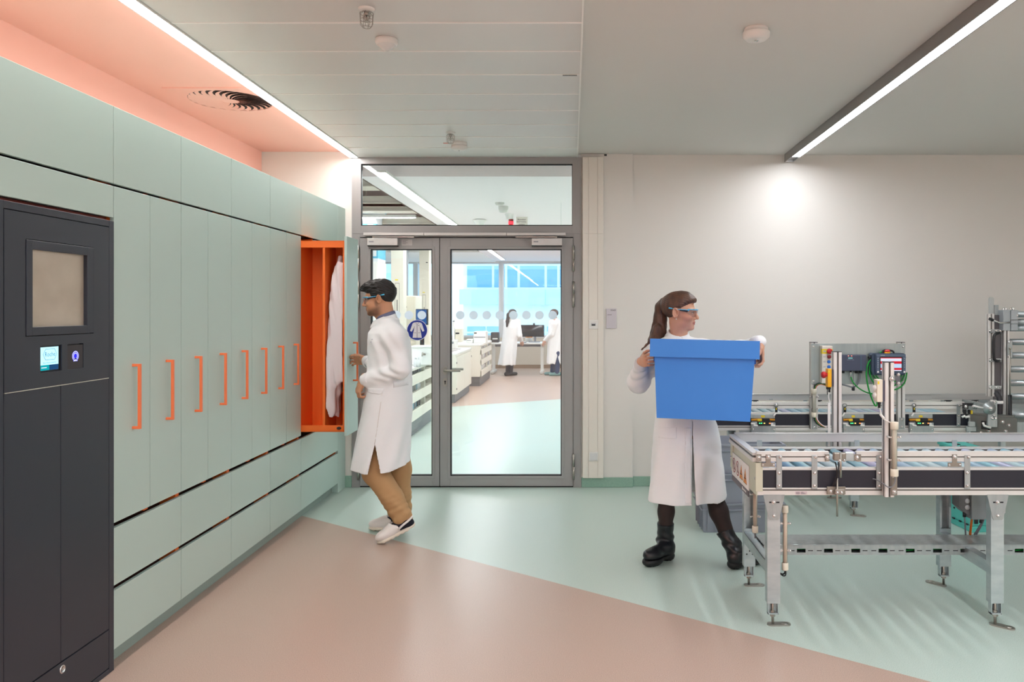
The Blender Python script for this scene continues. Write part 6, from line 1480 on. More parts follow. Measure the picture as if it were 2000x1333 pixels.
def add_head(F_, H, R, s=1.0, fem=False):
    W = lambda x, y, z: A3(H) + R @ (A3((x, y, z)) * s)
    e = lambda c, r, k=.015, sub=False: F_.ell(W(*c), A3(r) * s, R, k * s, sub)
    w = .94 if fem else 1.0
    e((-.012, 0, .033), (.097, .075 * (.98 if fem else 1), .085), .02)
    e((.035, 0, -.028), (.060, .060 * w, .080), .03)
    e((.028, 0, -.072), (.056, .053 * w, .036), .025)
    e((.072, 0, -.098), (.020, .022, .016), .02)
    e((.080, 0, .012), (.018, .050, .012 if not fem else .008), .015)
    for q in (-1, 1):
        e((.062, q * .040, -.032), (.026, .022, .024), .02)
        e((.100, q * .030, -.008), (.020, .017, .011), .010, True)
        e((.078, q * .031, -.006), (.0135, .0145, .012), .004)
        e((-.006, q * .0765, -.010), (.018, .0075, .032), .005); [F_.cap(W(-.008 + .0135 * math.cos(t0), q * .084, -.008 + .027 * math.sin(t0)), W(-.008 + .0135 * math.cos(t1), q * .084, -.008 + .027 * math.sin(t1)), .0042 * s, .0042 * s, .003 * s) for t0, t1 in ((a_ * .5, a_ * .5 + .5) for a_ in range(0, 9))]; e((.001, q * .0865, -.008), (.0085, .014, .016), .003, True); e((-.010, q * .078, -.004), (.012, .007, .027), .003, True) if 0 else None
        e((.0935, q * .011, -.042), (.010, .0075, .0075), .006)
    F_.cap(W(.094, 0, .002), W(.110, 0, -.032), .0072 * s, .0098 * s, .010 * s)
    e((.111, 0, -.037), (.0105, .0095, .009), .006)
    e((.0915, 0, -.0625), (.008, .020, .0052), .005); e((.0895, 0, -.0735), (.008, .018, .0060), .005)
    e((.1005, 0, -.0678), (.010, .021, .0013), .003, True)
    return W
def face_tint(H, R, s, skin, lip, beard=None, blush=None):
    sk, lp = A3(lin(skin)[:3]), A3(lin(lip)[:3])
    def t(p):
        q = (p - A3(H)) @ R / s; x, y, z = q.T; c = np.tile(sk, (len(p), 1))
        near = (np.linalg.norm(q, axis=1) < .19)
        if beard is not None:
            b = A3(lin(beard)[:3]); lower = smooth01((-.048 - z + .32 * (.055 - x) - .35 * np.clip(x - .075, 0, .05)) / .040) * smooth01((x + .030) / .05) * smooth01((z + .135) / .03)
            mous = smooth01(1 - np.abs(z + .052) / .012) * smooth01((.032 - np.abs(y)) / .014) * smooth01((x - .065) / .02) * .7; cheek = smooth01((.020 - np.abs(x - .014)) / .018) * smooth01((.004 - z) / .03) * smooth01((z + .08) / .03)
            a = np.clip(np.maximum(np.maximum(lower * .85, mous), cheek * .6), 0, 1) * near; c = c * (1 - a[:, None]) + b * a[:, None]
        a = smooth01(1.25 - np.hypot(y / .023, (z + .068) / .0105)) * (x > .084) * near; a = np.clip(a * 1.6, 0, 1); c = c * (1 - a[:, None]) + lp * a[:, None]
        if blush is not None: a = np.clip(1 - np.hypot(np.abs(y) - .045, z + .03) / .03, 0, 1) * (x > .03) * near * .5; c = c * (1 - a[:, None]) + A3(lin(blush)[:3]) * a[:, None]
        return c
    return t
def add_hand(F_, wrist, d, n, th, curls=(15, 45, 35), spread=.12, s=1.0, thumb=(.75, .45, .25), length=1.0, stub=True):
    """wrist, d: wrist to fingers, n: palm normal, th: thumb side"""
    w = A3(wrist); d = unit(d); n = unit(A3(n) - d * (A3(n) @ d)); a = np.cross(d, n); a = a if a @ A3(th) > 0 else -a
    R = np.stack([d, a, n], 1); L = lambda u, v, q=0: w + (d * u + a * v + n * q) * s
    F_.ell(L(.050, .002), A3((.052, .041, .016)) * s, R, .012 * s); F_.ell(L(.075, .0), A3((.026, .042, .0135)) * s, R, .012 * s); F_.cap(L(-.03 if stub else .004, 0), L(.03, 0), .027 * s, .027 * s, .02 * s)
    F_.ell(L(.035, .022, .010), A3((.030, .018, .014)) * s, R, .012 * s)
    cu = curls if hasattr(curls[0], '__len__') else [curls] * 4
    for i, (v, lf) in enumerate(((.030, .93), (.010, 1.04), (-.011, .98), (-.030, .80))):
        p = L(.088 - .006 * abs(i - 1), v, 0); ang = 0; rr = (.0095, .0088, .0080, .0068)
        sd = a * (v / .03) * spread
        for j, sl in enumerate((.043, .027, .021)):
            ang += math.radians(cu[i][j]); dd = unit(d * math.cos(ang) + n * math.sin(ang) + sd * math.cos(ang)); q = p + dd * sl * lf * s * length
            F_.cap(p, q, rr[j] * s * (.9 if i == 3 else 1), rr[j + 1] * s * (.9 if i == 3 else 1), .005 * s); p = q
    p = L(.022, .030, .006); t1, t2, t3 = thumb
    for j, (sl, (x, y, z)) in enumerate(((.038, (t1, .62, t2 * .6)), (.030, (t1 + .25, .30, t2)), (.024, (t1 + .35, .05, t2 + t3)))):
        dd = unit(d * x + a * y + n * z); q = p + dd * sl * s; F_.cap(p, q, (.0125, .0105, .0095)[j] * s, (.0105, .0095, .0078)[j] * s, .007 * s); p = q

def add_glasses(root, H, R, dark=(30, 34, 44), cyan=(84, 190, 232)):
    W = lambda x, y, z: Vector(A3(H) + R @ A3((x, y, z)))
    g = MB(); N_ = 20; up, dn = [], []; top = []
    for i in range(N_ + 1):
        t = -1 + 2 * i / N_; a = t * 1.32; x = .050 + .060 * math.cos(a); y = .069 * math.sin(a); zt = .012 + .002 * abs(t); zb = -.032 + .024 * max(0, abs(t) - .55) / .45 + .020 * math.exp(-(t / .16) ** 2)
        up.append(W(x, y, zt)); dn.append(W(x - .004, y, zb)); top.append(W(x + .0015, y, zt + .001))
    va, vb = g.verts(up), g.verts(dn)
    for i in range(N_): g.face([va[i], va[i + 1], vb[i + 1], vb[i]], True)
    gl_ = obj('safety_glasses', g, glass('goggle_lens', (226, 214, 216), .16, .05), root)
    f = MB(); f.use(mat('goggle_cyan', cyan, .3)); f.tube(top, .0030, 8)
    for q in (-1, 1):
        f.use(mat('goggle_dark', dark, .35)); f.tube([W(.066, q * .068, .004), W(.052, q * .073, .006), W(.02, q * .079, .010)], [.0075, .0045], 8)
        f.use(mat('goggle_cyan', cyan, .3)); f.tube([W(.074, q * .066, .008), W(.056, q * .0725, .011), W(.030, q * .079, .012), W(.012, q * .081, .013)], [.0042, .0026], 8); f.tube([W(.012, q * .081, .013), W(-.03, q * .083, .018)], .0022, 6); f.tube([W(-.03, q * .083, .018), W(-.048, q * .082, .020)], .0048, 6)
    obj('frame', f, None, gl_)
def add_eyes(root, H, R, brow, iris=(50, 36, 28)):
    W = lambda x, y, z: Vector(A3(H) + R @ A3((x, y, z))); RM = Matrix(R.tolist())
    for q in (-1, 1):
        m = MB(); m.use(mat('eye_white', (226, 220, 214), .25)); m.ball(W(.0795, q * .031, -.007), (.0128, .0125, .0095), 14, RM); m.use(mat('iris_%d' % iris[0], iris, .2)); m.ball(W(.0885, q * .031, -.007), (.0048, .0058, .0058), 12, RM); obj('eye', m, None, root)
        m = MB(); m.tube([W(.099, q * .012, .013), W(.096, q * .028, .018), W(.080, q * .048, .013)], [.0030, .0020], 7, smoothpath=1); obj('eyebrow', m, brow, root)
        m = MB(); m.tube([W(.0905, q * .0195, -.003), W(.094, q * .031, .0005), W(.083, q * .044, -.004)], [.0016, .0022], 6, smoothpath=1); obj('eyelashes', m, brow, root)

def loft_fn(zs, cx, cy, a, b, z0, z1, pw=2.25):
    o = np.argsort(zs); zs, cx, cy, a, b = [A3(v)[o] for v in (zs, cx, cy, a, b)]
    def f(p):
        z = p[:, 2]; X = np.interp(z, zs, cx); Y_ = np.interp(z, zs, cy); A_ = np.interp(z, zs, a); B_ = np.interp(z, zs, b)
        u, v = p[:, 0] - X, p[:, 1] - Y_; q = (np.abs(u / A_) ** pw + np.abs(v / B_) ** pw) ** (1 / pw); q = np.maximum(q, 1e-3)
        d = (1 - 1 / q) * np.hypot(u, v); d = np.where(q < .3, -.6 * np.minimum(A_, B_), d)
        return np.maximum(d, np.maximum(z0 - z, z - z1))
    return f
def on_surface(fld, x, z, y0, y1, n=90):
    """first point of the field met going from y0 to y1 at (x, z)"""
    ys = np.linspace(y0, y1, n); d = fld.eval(np.stack([np.full(n, x), ys, np.full(n, z)], 1)); i = np.argmax(d < 0)
    return float(ys[i]) if d[i] < 0 else None
def patch(name, fld, grid, y0, y1, m_, parent, off=.004):
    """cloth patch lying on the garment; grid[i][j] = (x, z)"""
    m = MB(); rows = []
    for r_ in grid:
        row = []
        for x, z in r_:
            y = on_surface(fld, x, z, y0, y1); row.append((x, y, z) if y is not None else None)
        rows.append(row)
    ok = [[p is not None for p in r_] for r_ in rows]; sg = 1 if y1 > y0 else -1
    fr = [[m.bm.verts.new((p[0], p[1] - sg * off, p[2])) if p else None for p in r_] for r_ in rows]; bk = [[m.bm.verts.new((p[0], p[1] + sg * .004, p[2])) if p else None for p in r_] for r_ in rows]
    nr, nc = len(rows), len(rows[0])
    for i in range(nr - 1):
        for j in range(nc - 1):
            q = [(i, j), (i, j + 1), (i + 1, j + 1), (i + 1, j)]
            if all(ok[a][b] for a, b in q):
                m.face([fr[a][b] for a, b in q], True)
                for (a, b), (c, d), e in ((q[0], q[1], i == 0), (q[1], q[2], j == nc - 2), (q[2], q[3], i == nr - 2), (q[3], q[0], j == 0)):
                    if e: m.face([fr[a][b], fr[c][d], bk[c][d], bk[a][b]])
    return obj(name, m, m_, parent)
def ring_band(name, c0, u0, v0, c1, u1, v1, t, m_, parent, gap=None, n=40, rows=4):
    """standing collar or cuff: elliptical band from ring 0 to ring 1 with thickness t; gap = angles left open"""
    m = MB(); c0, u0, v0, c1, u1, v1 = [A3(x) for x in (c0, u0, v0, c1, u1, v1)]
    A_ = np.linspace(gap[0], gap[1], n) if gap else np.linspace(0, 2 * PI, n, endpoint=False); prev = None; L_, O_ = [], []
    for k in range(rows + 1):
        f = k / rows; c, u, v = c0 + (c1 - c0) * f, u0 + (u1 - u0) * f, v0 + (v1 - v0) * f; bl = .004 * math.sin(PI * f)
        mk = lambda e: m.verts([tuple(c + u * math.cos(a) * (1 + e / np.linalg.norm(u)) + v * math.sin(a) * (1 + e / np.linalg.norm(v))) for a in A_])
        O_.append(mk(t / 2 + bl)); L_.append(mk(-t / 2 + bl))
    R_ = range(n - 1) if gap else range(n)
    for k in range(rows):
        for i in R_:
            j = (i + 1) % n; m.face([O_[k][i], O_[k][j], O_[k + 1][j], O_[k + 1][i]], True); m.face([L_[k][i], L_[k + 1][i], L_[k + 1][j], L_[k][j]], True)
        if gap:
            for i in (0, n - 1): m.face([O_[k][i], O_[k + 1][i], L_[k + 1][i], L_[k][i]])
    for i in R_:
        j = (i + 1) % n; m.face([O_[rows][i], O_[rows][j], L_[rows][j], L_[rows][i]]); m.face([O_[0][i], L_[0][i], L_[0][j], O_[0][j]])
    return obj(name, m, m_, parent)

M_SKIN = tint_mat('skin')
M_COAT = mat('white_cotton', (244, 244, 246), .8, bump=(160, .12, .0008))
M_COATP = mat('white_cotton_seam', (224, 219, 217), .85)
M_CUFF = mat('knitted_cuff', (232, 230, 232), .9, bump=(300, .3, .001))
M_HAIRB = mat('black_hair', (20, 17, 17), .5, vary=((90, 90, 90), (34, 28, 27), .7))
M_HAIRN = mat('brown_hair', (70, 47, 38), .42, vary=((40, 40, 14), (104, 72, 54), .8))
M_TAN = mat('tan_trousers', (186, 146, 102), .8, bump=(220, .15, .0008))
M_CLOG = mat('white_clog', (236, 230, 226), .45)
M_SOCK = mat('dark_sock', (20, 20, 34), .85)
M_BOOT = mat('black_leather', (20, 21, 26), .32, bump=(60, .12, .001))
M_TIGHT = mat('dark_tights', (44, 28, 26), .7)
p3 = lambda px, py, Y: A3(P(px, py, Y))
# ------------------------------------------------------------------ the man at the open locker (walking towards it, seen from his left)
YM = 5.35
man = thing('person', 'man in long white lab coat and tan trousers pulling the open locker', 'person', (-1.24, YM, 0))
H = p3(741.5, 583, YM); R = basis((-1, -.06, -.10)); s = 1.0
shL, shR = p3(769, 662, 5.17), p3(764, 660, 5.53); elL, elR = p3(783, 722, 5.14), p3(753, 735, 5.60); wrL, wrR = p3(712, 743, 5.20), p3(716.5, 705, 5.775)
hpL, hpR = p3(766, 800, 5.29), p3(772, 800, 5.43); knL, knR = p3(734, 922, 5.27), p3(782, 915, 5.46); anL, anR = p3(789, 1016, 5.24), p3(786, 1008, 5.49)
B = Field(); W = add_head(B, H, R, s)
nb = p3(758, 632, YM)
B.cap(W(-.030, 0, -.07), nb, .053, .052, .03); B.cap(W(.0, 0, -.09), nb + A3((-.015, 0, 0)), .045, .050, .03)
B.ell(p3(762, 690, YM), (.11, .15, .20), None, .06); B.ell(p3(766, 780, YM), (.105, .15, .14), None, .06)
for a, b, c in ((shL, elL, wrL), (shR, elR, wrR)): B.cap(nb - A3((0, 0, .05)), a - A3((0, 0, .02)), .03, .045, .05); B.cap(a, b, .046, .038, .03); B.cap(b, c, .038, .027, .02)
for a, b, c in ((hpL, knL, anL), (hpR, knR, anR)): B.cap(a, b, .075, .052, .04); B.cap(b, c, .05, .034, .03); 
add_hand(B, wrR + A3((-.004, .012, 0)), (-1, .22, .06), (.1, -1, -.35), (0, -.3, 1), curls=((8, 62, 50), (10, 66, 55), (12, 70, 55), (16, 70, 55)), s=.95, thumb=(.9, .75, .25), length=.95)
add_hand(B, wrL + A3((-.012, .004, -.004)), (-.45, .12, -.9), (.75, .5, -.2), (-.4, .9, .1), curls=(35, 60, 40), s=.95, thumb=(.8, .6, .4))
sdf_obj('body', B, .0034, M_SKIN, man, A3((-1.74, 5.0, .05)), A3((-1.02, 5.97, PZ(540, YM))), face_tint(H, R, s, (204, 150, 116), (176, 110, 90), beard=(96, 68, 52)), it=1)
add_eyes(man, H, R, M_HAIRB); add_glasses(man, H, R)
# hair
def hair_line(q, xs, zs): return np.interp(q[:, 0], xs, zs) - q[:, 2]
Hf = Field(); Hf.ell(W(-.014, 0, .033), (.106, .083, .091), R, .01); Hf.ell(W(.055, 0, .078), (.058, .062, .034), R, .03); Hf.ell(W(.0, 0, .095), (.08, .06, .03), R, .03)
for k in range(7): y = -.042 + .014 * k; Hf.cap(W(.07, y, .082), W(.112 - .10 * abs(y) + .006 * (k % 2), y * 1.05, .062 + .008 * (k % 3)), .013, .006, .014)
def post(p, d):
    q = (p - A3(H)) @ R; c = hair_line(q, [-.12, -.09, -.06, -.03, -.014, .002, .014, .028, .042, .055, .085, .13], [-.072, -.066, -.052, -.022, .010, .016, -.012, -.024, -.004, .030, .046, .05])
    az = np.arctan2(q[:, 1], q[:, 2] - .02); top = smooth01((q[:, 2] + .01) / .08); d = d + (.0032 * np.sin(az * 30 + 55 * q[:, 0] + 2.6 * wob(q, 60, 3)) * np.sin(q[:, 0] * 70 + 4 * wob(q, 45, 7)) + .004 * wob(p, 150, 4)) * top + .0012 * wob(p, 330, 5) + .0035 * (1 - top)
    d = d + .006 * smooth01(1 + c / .022)
    return np.maximum(d, c + .002 * wob(p, 300, 11))
Hf.post = post; sdf_obj('hair', Hf, .0028, M_HAIRB, man, A3(H) - .16, A3(H) + .17, amp=.006, it=0)
# coat
tb = [(630, 741, 776, .085), (640, 728, 787, .15), (650, 722.5, 795, .185), (665, 721, 799, .20), (700, 722, 802, .20), (750, 718, 803, .195), (800, 711, 803, .205), (840, 703, 801, .212), (880, 695, 798.5, .217), (916, 688.5, 796, .218)]
zs = [PZ(t[0], YM) for t in tb]; cx = [PX((t[1] + t[2]) / 2, YM) for t in tb]; ax_ = [(t[2] - t[1]) / 2 * YM / F for t in tb]; bx_ = [t[3] for t in tb]
CT = Field(); zhem = PZ(917, YM)
CT.add(loft_fn(zs, cx, [YM] * len(tb), ax_, bx_, zhem, PZ(627, YM), 2.3), (cx[5], YM, .95), .75, .02)
CT.cap(shL + A3((0, .03, .01)), elL, .072, .058, .03); CT.cap(elL, wrL + A3((.02, 0, 0)), .057, .046, .03); CT.cap(shR + A3((0, -.03, .01)), elR, .072, .058, .03); CT.cap(elR, wrR + A3((.014, -.012, .0)), .056, .038, .03)
CT.cap(nb + A3((0, -.03, 0)), shL, .058, .068, .05); CT.cap(nb + A3((0, .03, 0)), shR, .058, .068, .05)
axf = unit(elL - shL); axg = unit(wrL - elL)
slx, slz = PX(734, 5.16), PZ(868, 5.16)
def post(p, d):
    x, y, z = p.T; th = np.arctan2(y - YM, x - np.interp(z, zs[::-1], cx[::-1])); low = smooth01((1.0 - z) / .5)
    d = d + low * .0075 * np.sin(th * 9 + 2.5 * np.sin(z * 5)) + .004 * wob(p * A3((1, 1, .55)), 26, 2) + .0022 * wob(p, 60, 8)
    # sleeve creases at the elbow
    for a, b, sd in ((elL, wrL, 1), (elR, wrR, 2)):
        r_ = np.linalg.norm(p - a * .75 - b * .25, axis=1); g = np.exp(-(r_ / .085) ** 2); u = (p - a) @ unit(b - a); v = (p - a) @ unit(np.cross(b - a, A3((0, 1, .2)))); d = d + g * .0105 * np.sin(88 * (u * .8 + v * .6) + 1.5 * np.sin(40 * v))
    r_ = np.linalg.norm(p - shL - A3((-.02, -.03, -.07)), axis=1); d = d + np.exp(-(r_ / .14) ** 2) * .007 * np.sin(62 * (x + .45 * z) + 2 * np.sin(9 * z))
    # hollow skirt, side slit, slanting hem
    inner = d + .012; hollow = np.where(z < .80, inner, -1.0); d = np.where(z < .80, np.maximum(d, -(inner)), d)
    f = np.clip((slz - z) / (slz - zhem), 0, 1); cxs = slx - .006 * f; wslit = np.where(z < slz, .001 + .041 * f, -.02); sl = np.where(y < YM, wslit - np.abs(x - cxs), -1); d = np.maximum(d, sl)
    hem = np.interp(x, [PX(689, YM), PX(722, YM), PX(747, YM), PX(772, YM), PX(797, YM)], [PZ(911, YM), PZ(914.5, YM), PZ(915, YM), PZ(912, YM), PZ(905, YM)]); d = np.maximum(d, hem - z)
    nk = np.linalg.norm((p - nb - A3((-.01, 0, .03))) * A3((1, 1, .6)), axis=1) - .046; d = np.where(z > nb[2] - .03, np.maximum(d, -nk), d)
    return d
CT.post = post
coat = sdf_obj('lab_coat', CT, .0050, M_COAT, man, A3((PX(684, YM) - .02, 5.0, zhem - .03)), A3((PX(822, YM), 5.92, PZ(618, YM))), amp=.03, it=1)
ff = lambda a, b, y: A3(P(a, b, y))
front, back = ff(730, 628, YM), ff(771, 611.5, YM); f0, b0 = ff(724, 642, YM), ff(776, 628, YM)
ring_band('collar', (f0 + b0) / 2, (f0 - b0) / 2, (0, -.088, -.0), (front + back) / 2, (front - back) / 2, (0, -.068, 0), .005, M_COAT, coat, gap=(.20, 2 * PI - .20))
front, back = ff(737, 620, YM), ff(769.5, 607, YM); f0, b0 = ff(735, 634, YM), ff(772, 618, YM)
ring_band('shirt_collar', (f0 + b0) / 2, (f0 - b0) / 2, (0, -.070, 0), (front + back) / 2, (front - back) / 2, (0, -.060, 0), .004, mat('blue_grey_shirt', (106, 110, 138), .8), man, gap=(.45, 2 * PI - .45))
for w_, e_ in ((wrL, elL), (wrR, elR)):
    d_ = unit(w_ - e_); u_, v_ = [A3(q) for q in MB().frame(Vector(d_))]
    c0 = w_ - d_ * .035; c1 = w_ + d_ * .018; ring_band('cuff', c0, u_ * .041, v_ * .041, c1, u_ * .031, v_ * .031, .007, M_CUFF, coat, n=28)
def pxgrid(rows, Y): return [[(PX(a, Y), PZ(b, Y)) for a, b in r_] for r_ in rows]
lerp = lambda a, b, n: [(a[0] + (b[0] - a[0]) * i / n, a[1] + (b[1] - a[1]) * i / n) for i in range(n + 1)]
Yn = 5.19
patch('pocket_flap', CT, pxgrid([lerp((716, 758), (753, 758), 10), lerp((716, 763), (752, 763), 10), lerp((716, 765), (750, 768), 10), lerp((718, 766.5), (743, 769.5), 10)], Yn), 4.95, 5.4, M_COAT, coat, .005)
patch('back_belt', CT, pxgrid([lerp((770, 745), (800, 742), 20), lerp((770, 749), (800, 746), 20), lerp((770, 757), (801, 754), 20)], Yn), 4.95, 5.4, M_COAT, coat, .004)
patch('side_seam', CT, pxgrid([lerp((748.5, 770), (735, 866), 16), lerp((749.8, 770), (736.3, 866), 16)], Yn), 4.95, 5.4, M_COATP, coat, .003)
m = MB()
for a, b in ((731, 663), (729, 668)):
    x, z = PX(a, 5.22), PZ(b, 5.22); y = on_surface(CT, x, z, 4.95, 5.5)
    if y: m.cyl((x, y - .007, z), (x, y + .004, z), .0055, n=12)
obj('snap_button', m, mat('snap_grey', (196, 196, 206), .4), coat)
# trousers
T = Field(); T.ell(p3(768, 815, YM), (.10, .13, .12), None, .05)
T.chain([hpL + A3((0, 0, .05)), knL, p3(766, 972, 5.245), p3(785, 1010, 5.24)], [.082, .086, .070, .068], .03); T.chain([hpR + A3((0, 0, .05)), knR, p3(784, 965, 5.475), p3(786, 1003, 5.49)], [.082, .072, .062, .066], .03)
T.post = lambda p, d: np.maximum(d + .004 * wob(p, 34, 5) + .0022 * np.sin(60 * (p[:, 2] * .7 + .7 * p[:, 0] + .3 * p[:, 1]) + 2.5 * np.sin(14 * p[:, 2] + 9 * p[:, 1])) * smooth01((.5 - p[:, 2]) / .2) + .0025 * np.sin(150 * (p[:, 2] * .8 - p[:, 0] * .4) + 3 * np.sin(22 * p[:, 2])) * (smooth01((.5 - p[:, 2]) / .3) * .5 + np.exp(-((p[:, 2] - .17) / .06) ** 2)), np.maximum(PZ(1021, 5.24) - p[:, 2] + .25 * (p[:, 0] - PX(785, 5.24)) * 0, -1))
sdf_obj('trousers', T, .0058, M_TAN, man, A3((PX(690, YM), 5.05, PZ(1026, 5.24))), A3((PX(810, YM), 5.68, .70)), amp=.02, it=1)
# clogs and socks
def clog(toe, heel, up, nm='clog'):
    toe, heel = A3(toe), A3(heel); d = unit(toe - heel); u = unit(A3(up) - d * (A3(up) @ d)); l = np.cross(u, d); Rr = np.stack([d, l, u], 1); L = np.linalg.norm(toe - heel); Q = lambda a, b, c: heel + d * a * L + l * b + u * c
    S = Field(); S.box(Q(.52, 0, .012), (L * .34, .042, .013), Rr, .012, .012); S.ell(Q(.76, 0, .014), (L * .235, .049, .016), Rr, .012); S.ell(Q(.14, 0, .014), (L * .14, .036, .016), Rr, .012)
    S.post = lambda p, dd: np.maximum(dd, np.where(np.sin(((p - heel) @ d) / L * 50) > .55, .006 - ((p - heel) @ u), -1))
    r_ = sdf_obj(nm, S, .0035, mat('clog_sole', (230, 220, 204), .5), man, np.minimum(toe, heel) - .09, np.maximum(toe, heel) + .12, it=1)
    U = Field(); U.ell(Q(.72, 0, .040), (L * .27, .046, .036), Rr, .02); U.ell(Q(.46, 0, .058), (L * .26, .043, .044), Rr, .03); U.ell(Q(.34, 0, .09), (.05, .036, .06), Rr, .012, True); U.box(Q(.17, 0, .075), (L * .20, .06, .05), Rr, .01, .01, True)
    sdf_obj('upper', U, .0035, M_CLOG, r_, np.minimum(toe, heel) - .09, np.maximum(toe, heel) + .14, it=1)
    m = MB(); pts = [Q(.40, -.045, .045), Q(.26, -.046, .060), Q(.10, -.038, .066), Q(.02, -.015, .068), Q(.0, 0, .068), Q(.02, .015, .068), Q(.10, .038, .066), Q(.26, .046, .060), Q(.40, .045, .045)]
    m.tube([tuple(q) for q in pts], .0075, 8, smoothpath=1); obj('heel_strap', m, M_CLOG, r_)
    return Q, r_
Q, _ = clog(P(737, 1064.5, 5.19), P(813, 1026, 5.25), (.35, 0, 1)); K = Field(); K.chain([Q(.55, 0, .05), Q(.22, 0, .055), Q(.19, 0, .10)], [.034, .037, .028], .02); K.cap(Q(.12, 0, .035), Q(.2, 0, .06), .032, .034, .02)
sdf_obj('sock', K, .0045, M_SOCK, man, Q(.3, 0, .06) - .16, Q(.3, 0, .06) + .16)
tA, hA = A3(P(719, 1036.5, 5.503)), A3(P(795, 1030, 5.53)); tA[2] = hA[2] = .004
Q, _ = clog(tA, hA, (0, 0, 1)); K = Field(); K.chain([Q(.55, 0, .05), Q(.22, 0, .055), Q(.18, 0, .13)], [.034, .037, .036], .02); K.cap(Q(.12, 0, .035), Q(.2, 0, .06), .032, .034, .02)
sdf_obj('sock', K, .0045, M_SOCK, man, Q(.3, 0, .06) - .16, Q(.3, 0, .06) + .16)

# ------------------------------------------------------------------ the woman carrying the blue tote
YW = 4.85
wom = thing('person', 'woman with brown ponytail and black boots carrying the big blue tote', 'person', (.62, 4.8, 0))
H = p3(1327.5, 608.8, 4.83); R = basis((.93, -.37, -.03))
W0 = Field(); W = add_head(W0, H, R, 1.0, True)
nb = p3(1326, 668, 4.85)
shR, shL = p3(1278, 692, 4.87), p3(1371, 682, 4.87); elR, wrR = p3(1248, 746, 4.86), A3((.412, 4.665, 1.236)); elL, wrL = p3(1447, 682, 4.70), A3((1.070, 4.485, 1.362))
W0.cap(W(-.020, 0, -.07), nb, .043, .046, .03); W0.cap(W(.004, 0, -.085), nb + A3((.005, -.018, 0)), .038, .042, .03)
W0.ell(p3(1325, 720, YW), (.14, .095, .18), None, .06); W0.ell(p3(1332, 815, YW), (.125, .09, .14), None, .06)
for a, b, c in ((shR, elR, wrR), (shL, elL, wrL)): W0.cap(nb - A3((0, 0, .05)), a - A3((0, 0, .02)), .03, .040, .05); W0.cap(a, b, .040, .034, .03); W0.cap(b, c, .034, .025, .02)
hp1, hp2 = p3(1300, 835, YW), p3(1368, 835, YW); kn1, kn2 = p3(1303, 945, 4.82), p3(1387, 945, 4.83); an1, an2 = p3(1299, 1062, 4.86), p3(1430, 1072, 4.74)
for a, b, c in ((hp1, kn1, an1), (hp2, kn2, an2)): W0.cap(a, b, .055, .045, .04); W0.cap(b, c, .044, .030, .03)
add_hand(W0, wrR, (.22, -1, .16), (1, .25, .10), (0, 0, 1), curls=((10, 40, 30), (18, 52, 38), (22, 58, 40), (26, 60, 40)), s=.90, thumb=(.8, .35, .2))
add_hand(W0, wrL, (.06, -.16, -1), (-1, -.17, 0), (0, -1, .1), curls=((4, 34, 40), (6, 38, 42), (8, 42, 42), (10, 46, 42)), s=.92, thumb=(.7, .5, .3), stub=False)
sdf_obj('body', W0, .0034, M_SKIN, wom, A3((.30, 4.30, .12)), A3((1.14, 5.02, PZ(566, 4.83))), face_tint(H, R, 1, (214, 160, 132), (176, 98, 90), blush=(206, 136, 112)), it=1)
add_eyes(wom, H, R, M_HAIRN, (70, 60, 50)); add_glasses(wom, H, R, cyan=(96, 190, 236))
m = MB(); m.ball(tuple(W(.0, -.081, -.046)), .0042, 10); obj('earring', m, mat('pearl', (236, 226, 210), .25), wom)
Hf = Field(); Hf.ell(W(-.013, 0, .034), (.1035, .0795, .0905), R, .01); Hf.ell(W(.03, 0, .07), (.06, .06, .05), R, .03); Hf.ell(W(-.085, 0, .04), (.03, .035, .04), R, .03); Hf.ell(W(.072, .0, .066), (.033, .052, .022), R, .02)
def post(p, d):
    q = (p - A3(H)) @ R; c = hair_line(q, [-.12, -.09, -.06, -.035, -.018, .004, .025, .045, .065, .085, .12], [-.045, -.042, -.055, -.052, -.014, .014, .014, .028, .046, .056, .060])
    az = np.arctan2(np.abs(q[:, 1]), q[:, 2] + .01); d = d + .0009 * np.sin(az * 52 + 10 * q[:, 0] + 1.2 * np.sin(q[:, 0] * 30)) + .0008 * wob(p, 120, 6) + .0065 * smooth01(1 + c / .028)
    return np.maximum(d, c + .0015 * wob(p, 200, 11))
Hf.post = post; hr = sdf_obj('hair', Hf, .0028, M_HAIRN, wom, A3(H) - .15, A3(H) + .16, amp=.004, it=0)
Pt = Field(); pts = [(1304, 592, 4.86), (1297, 591, 4.88), (1290.5, 600, 4.90), (1289, 622, 4.91), (1287, 645, 4.91), (1278, 666, 4.91), (1264, 690, 4.91)]
Pt.chain([p3(*q) for q in pts], [.017, .026, .033, .040, .044, .036, .012], .02)
for k, (dx, r_) in enumerate(((-9, .012), (6, .014), (14, .010), (-2, .015), (11, .012))): Pt.chain([p3(1287 + dx * .4, 640, 4.90 + .012 * (k - 2)), p3(1279 + dx, 668, 4.90 + .014 * (k - 2)), p3(1264 + dx * 1.3, 684 + 3 * k, 4.90 + .016 * (k - 2))], [r_ * 1.5, r_, .004], .012)
Pt.post = lambda p, d: d + (.0016 * np.sin(190 * (p[:, 0] + .3 * p[:, 2]) + 2.5 * np.sin(14 * p[:, 2])) + .0016 * np.sin(170 * p[:, 1] + 40 * p[:, 0] + 2 * np.sin(17 * p[:, 2])) + .002 * wob(p, 60, 21)) * smooth01((1.63 - p[:, 2]) / .12)
tail = sdf_obj('ponytail', Pt, .0034, M_HAIRN, hr, p3(1250, 716, 4.85) - A3((.02, .1, 0)), p3(1316, 582, 4.85) + A3((0, .22, 0)), amp=.01, it=1)
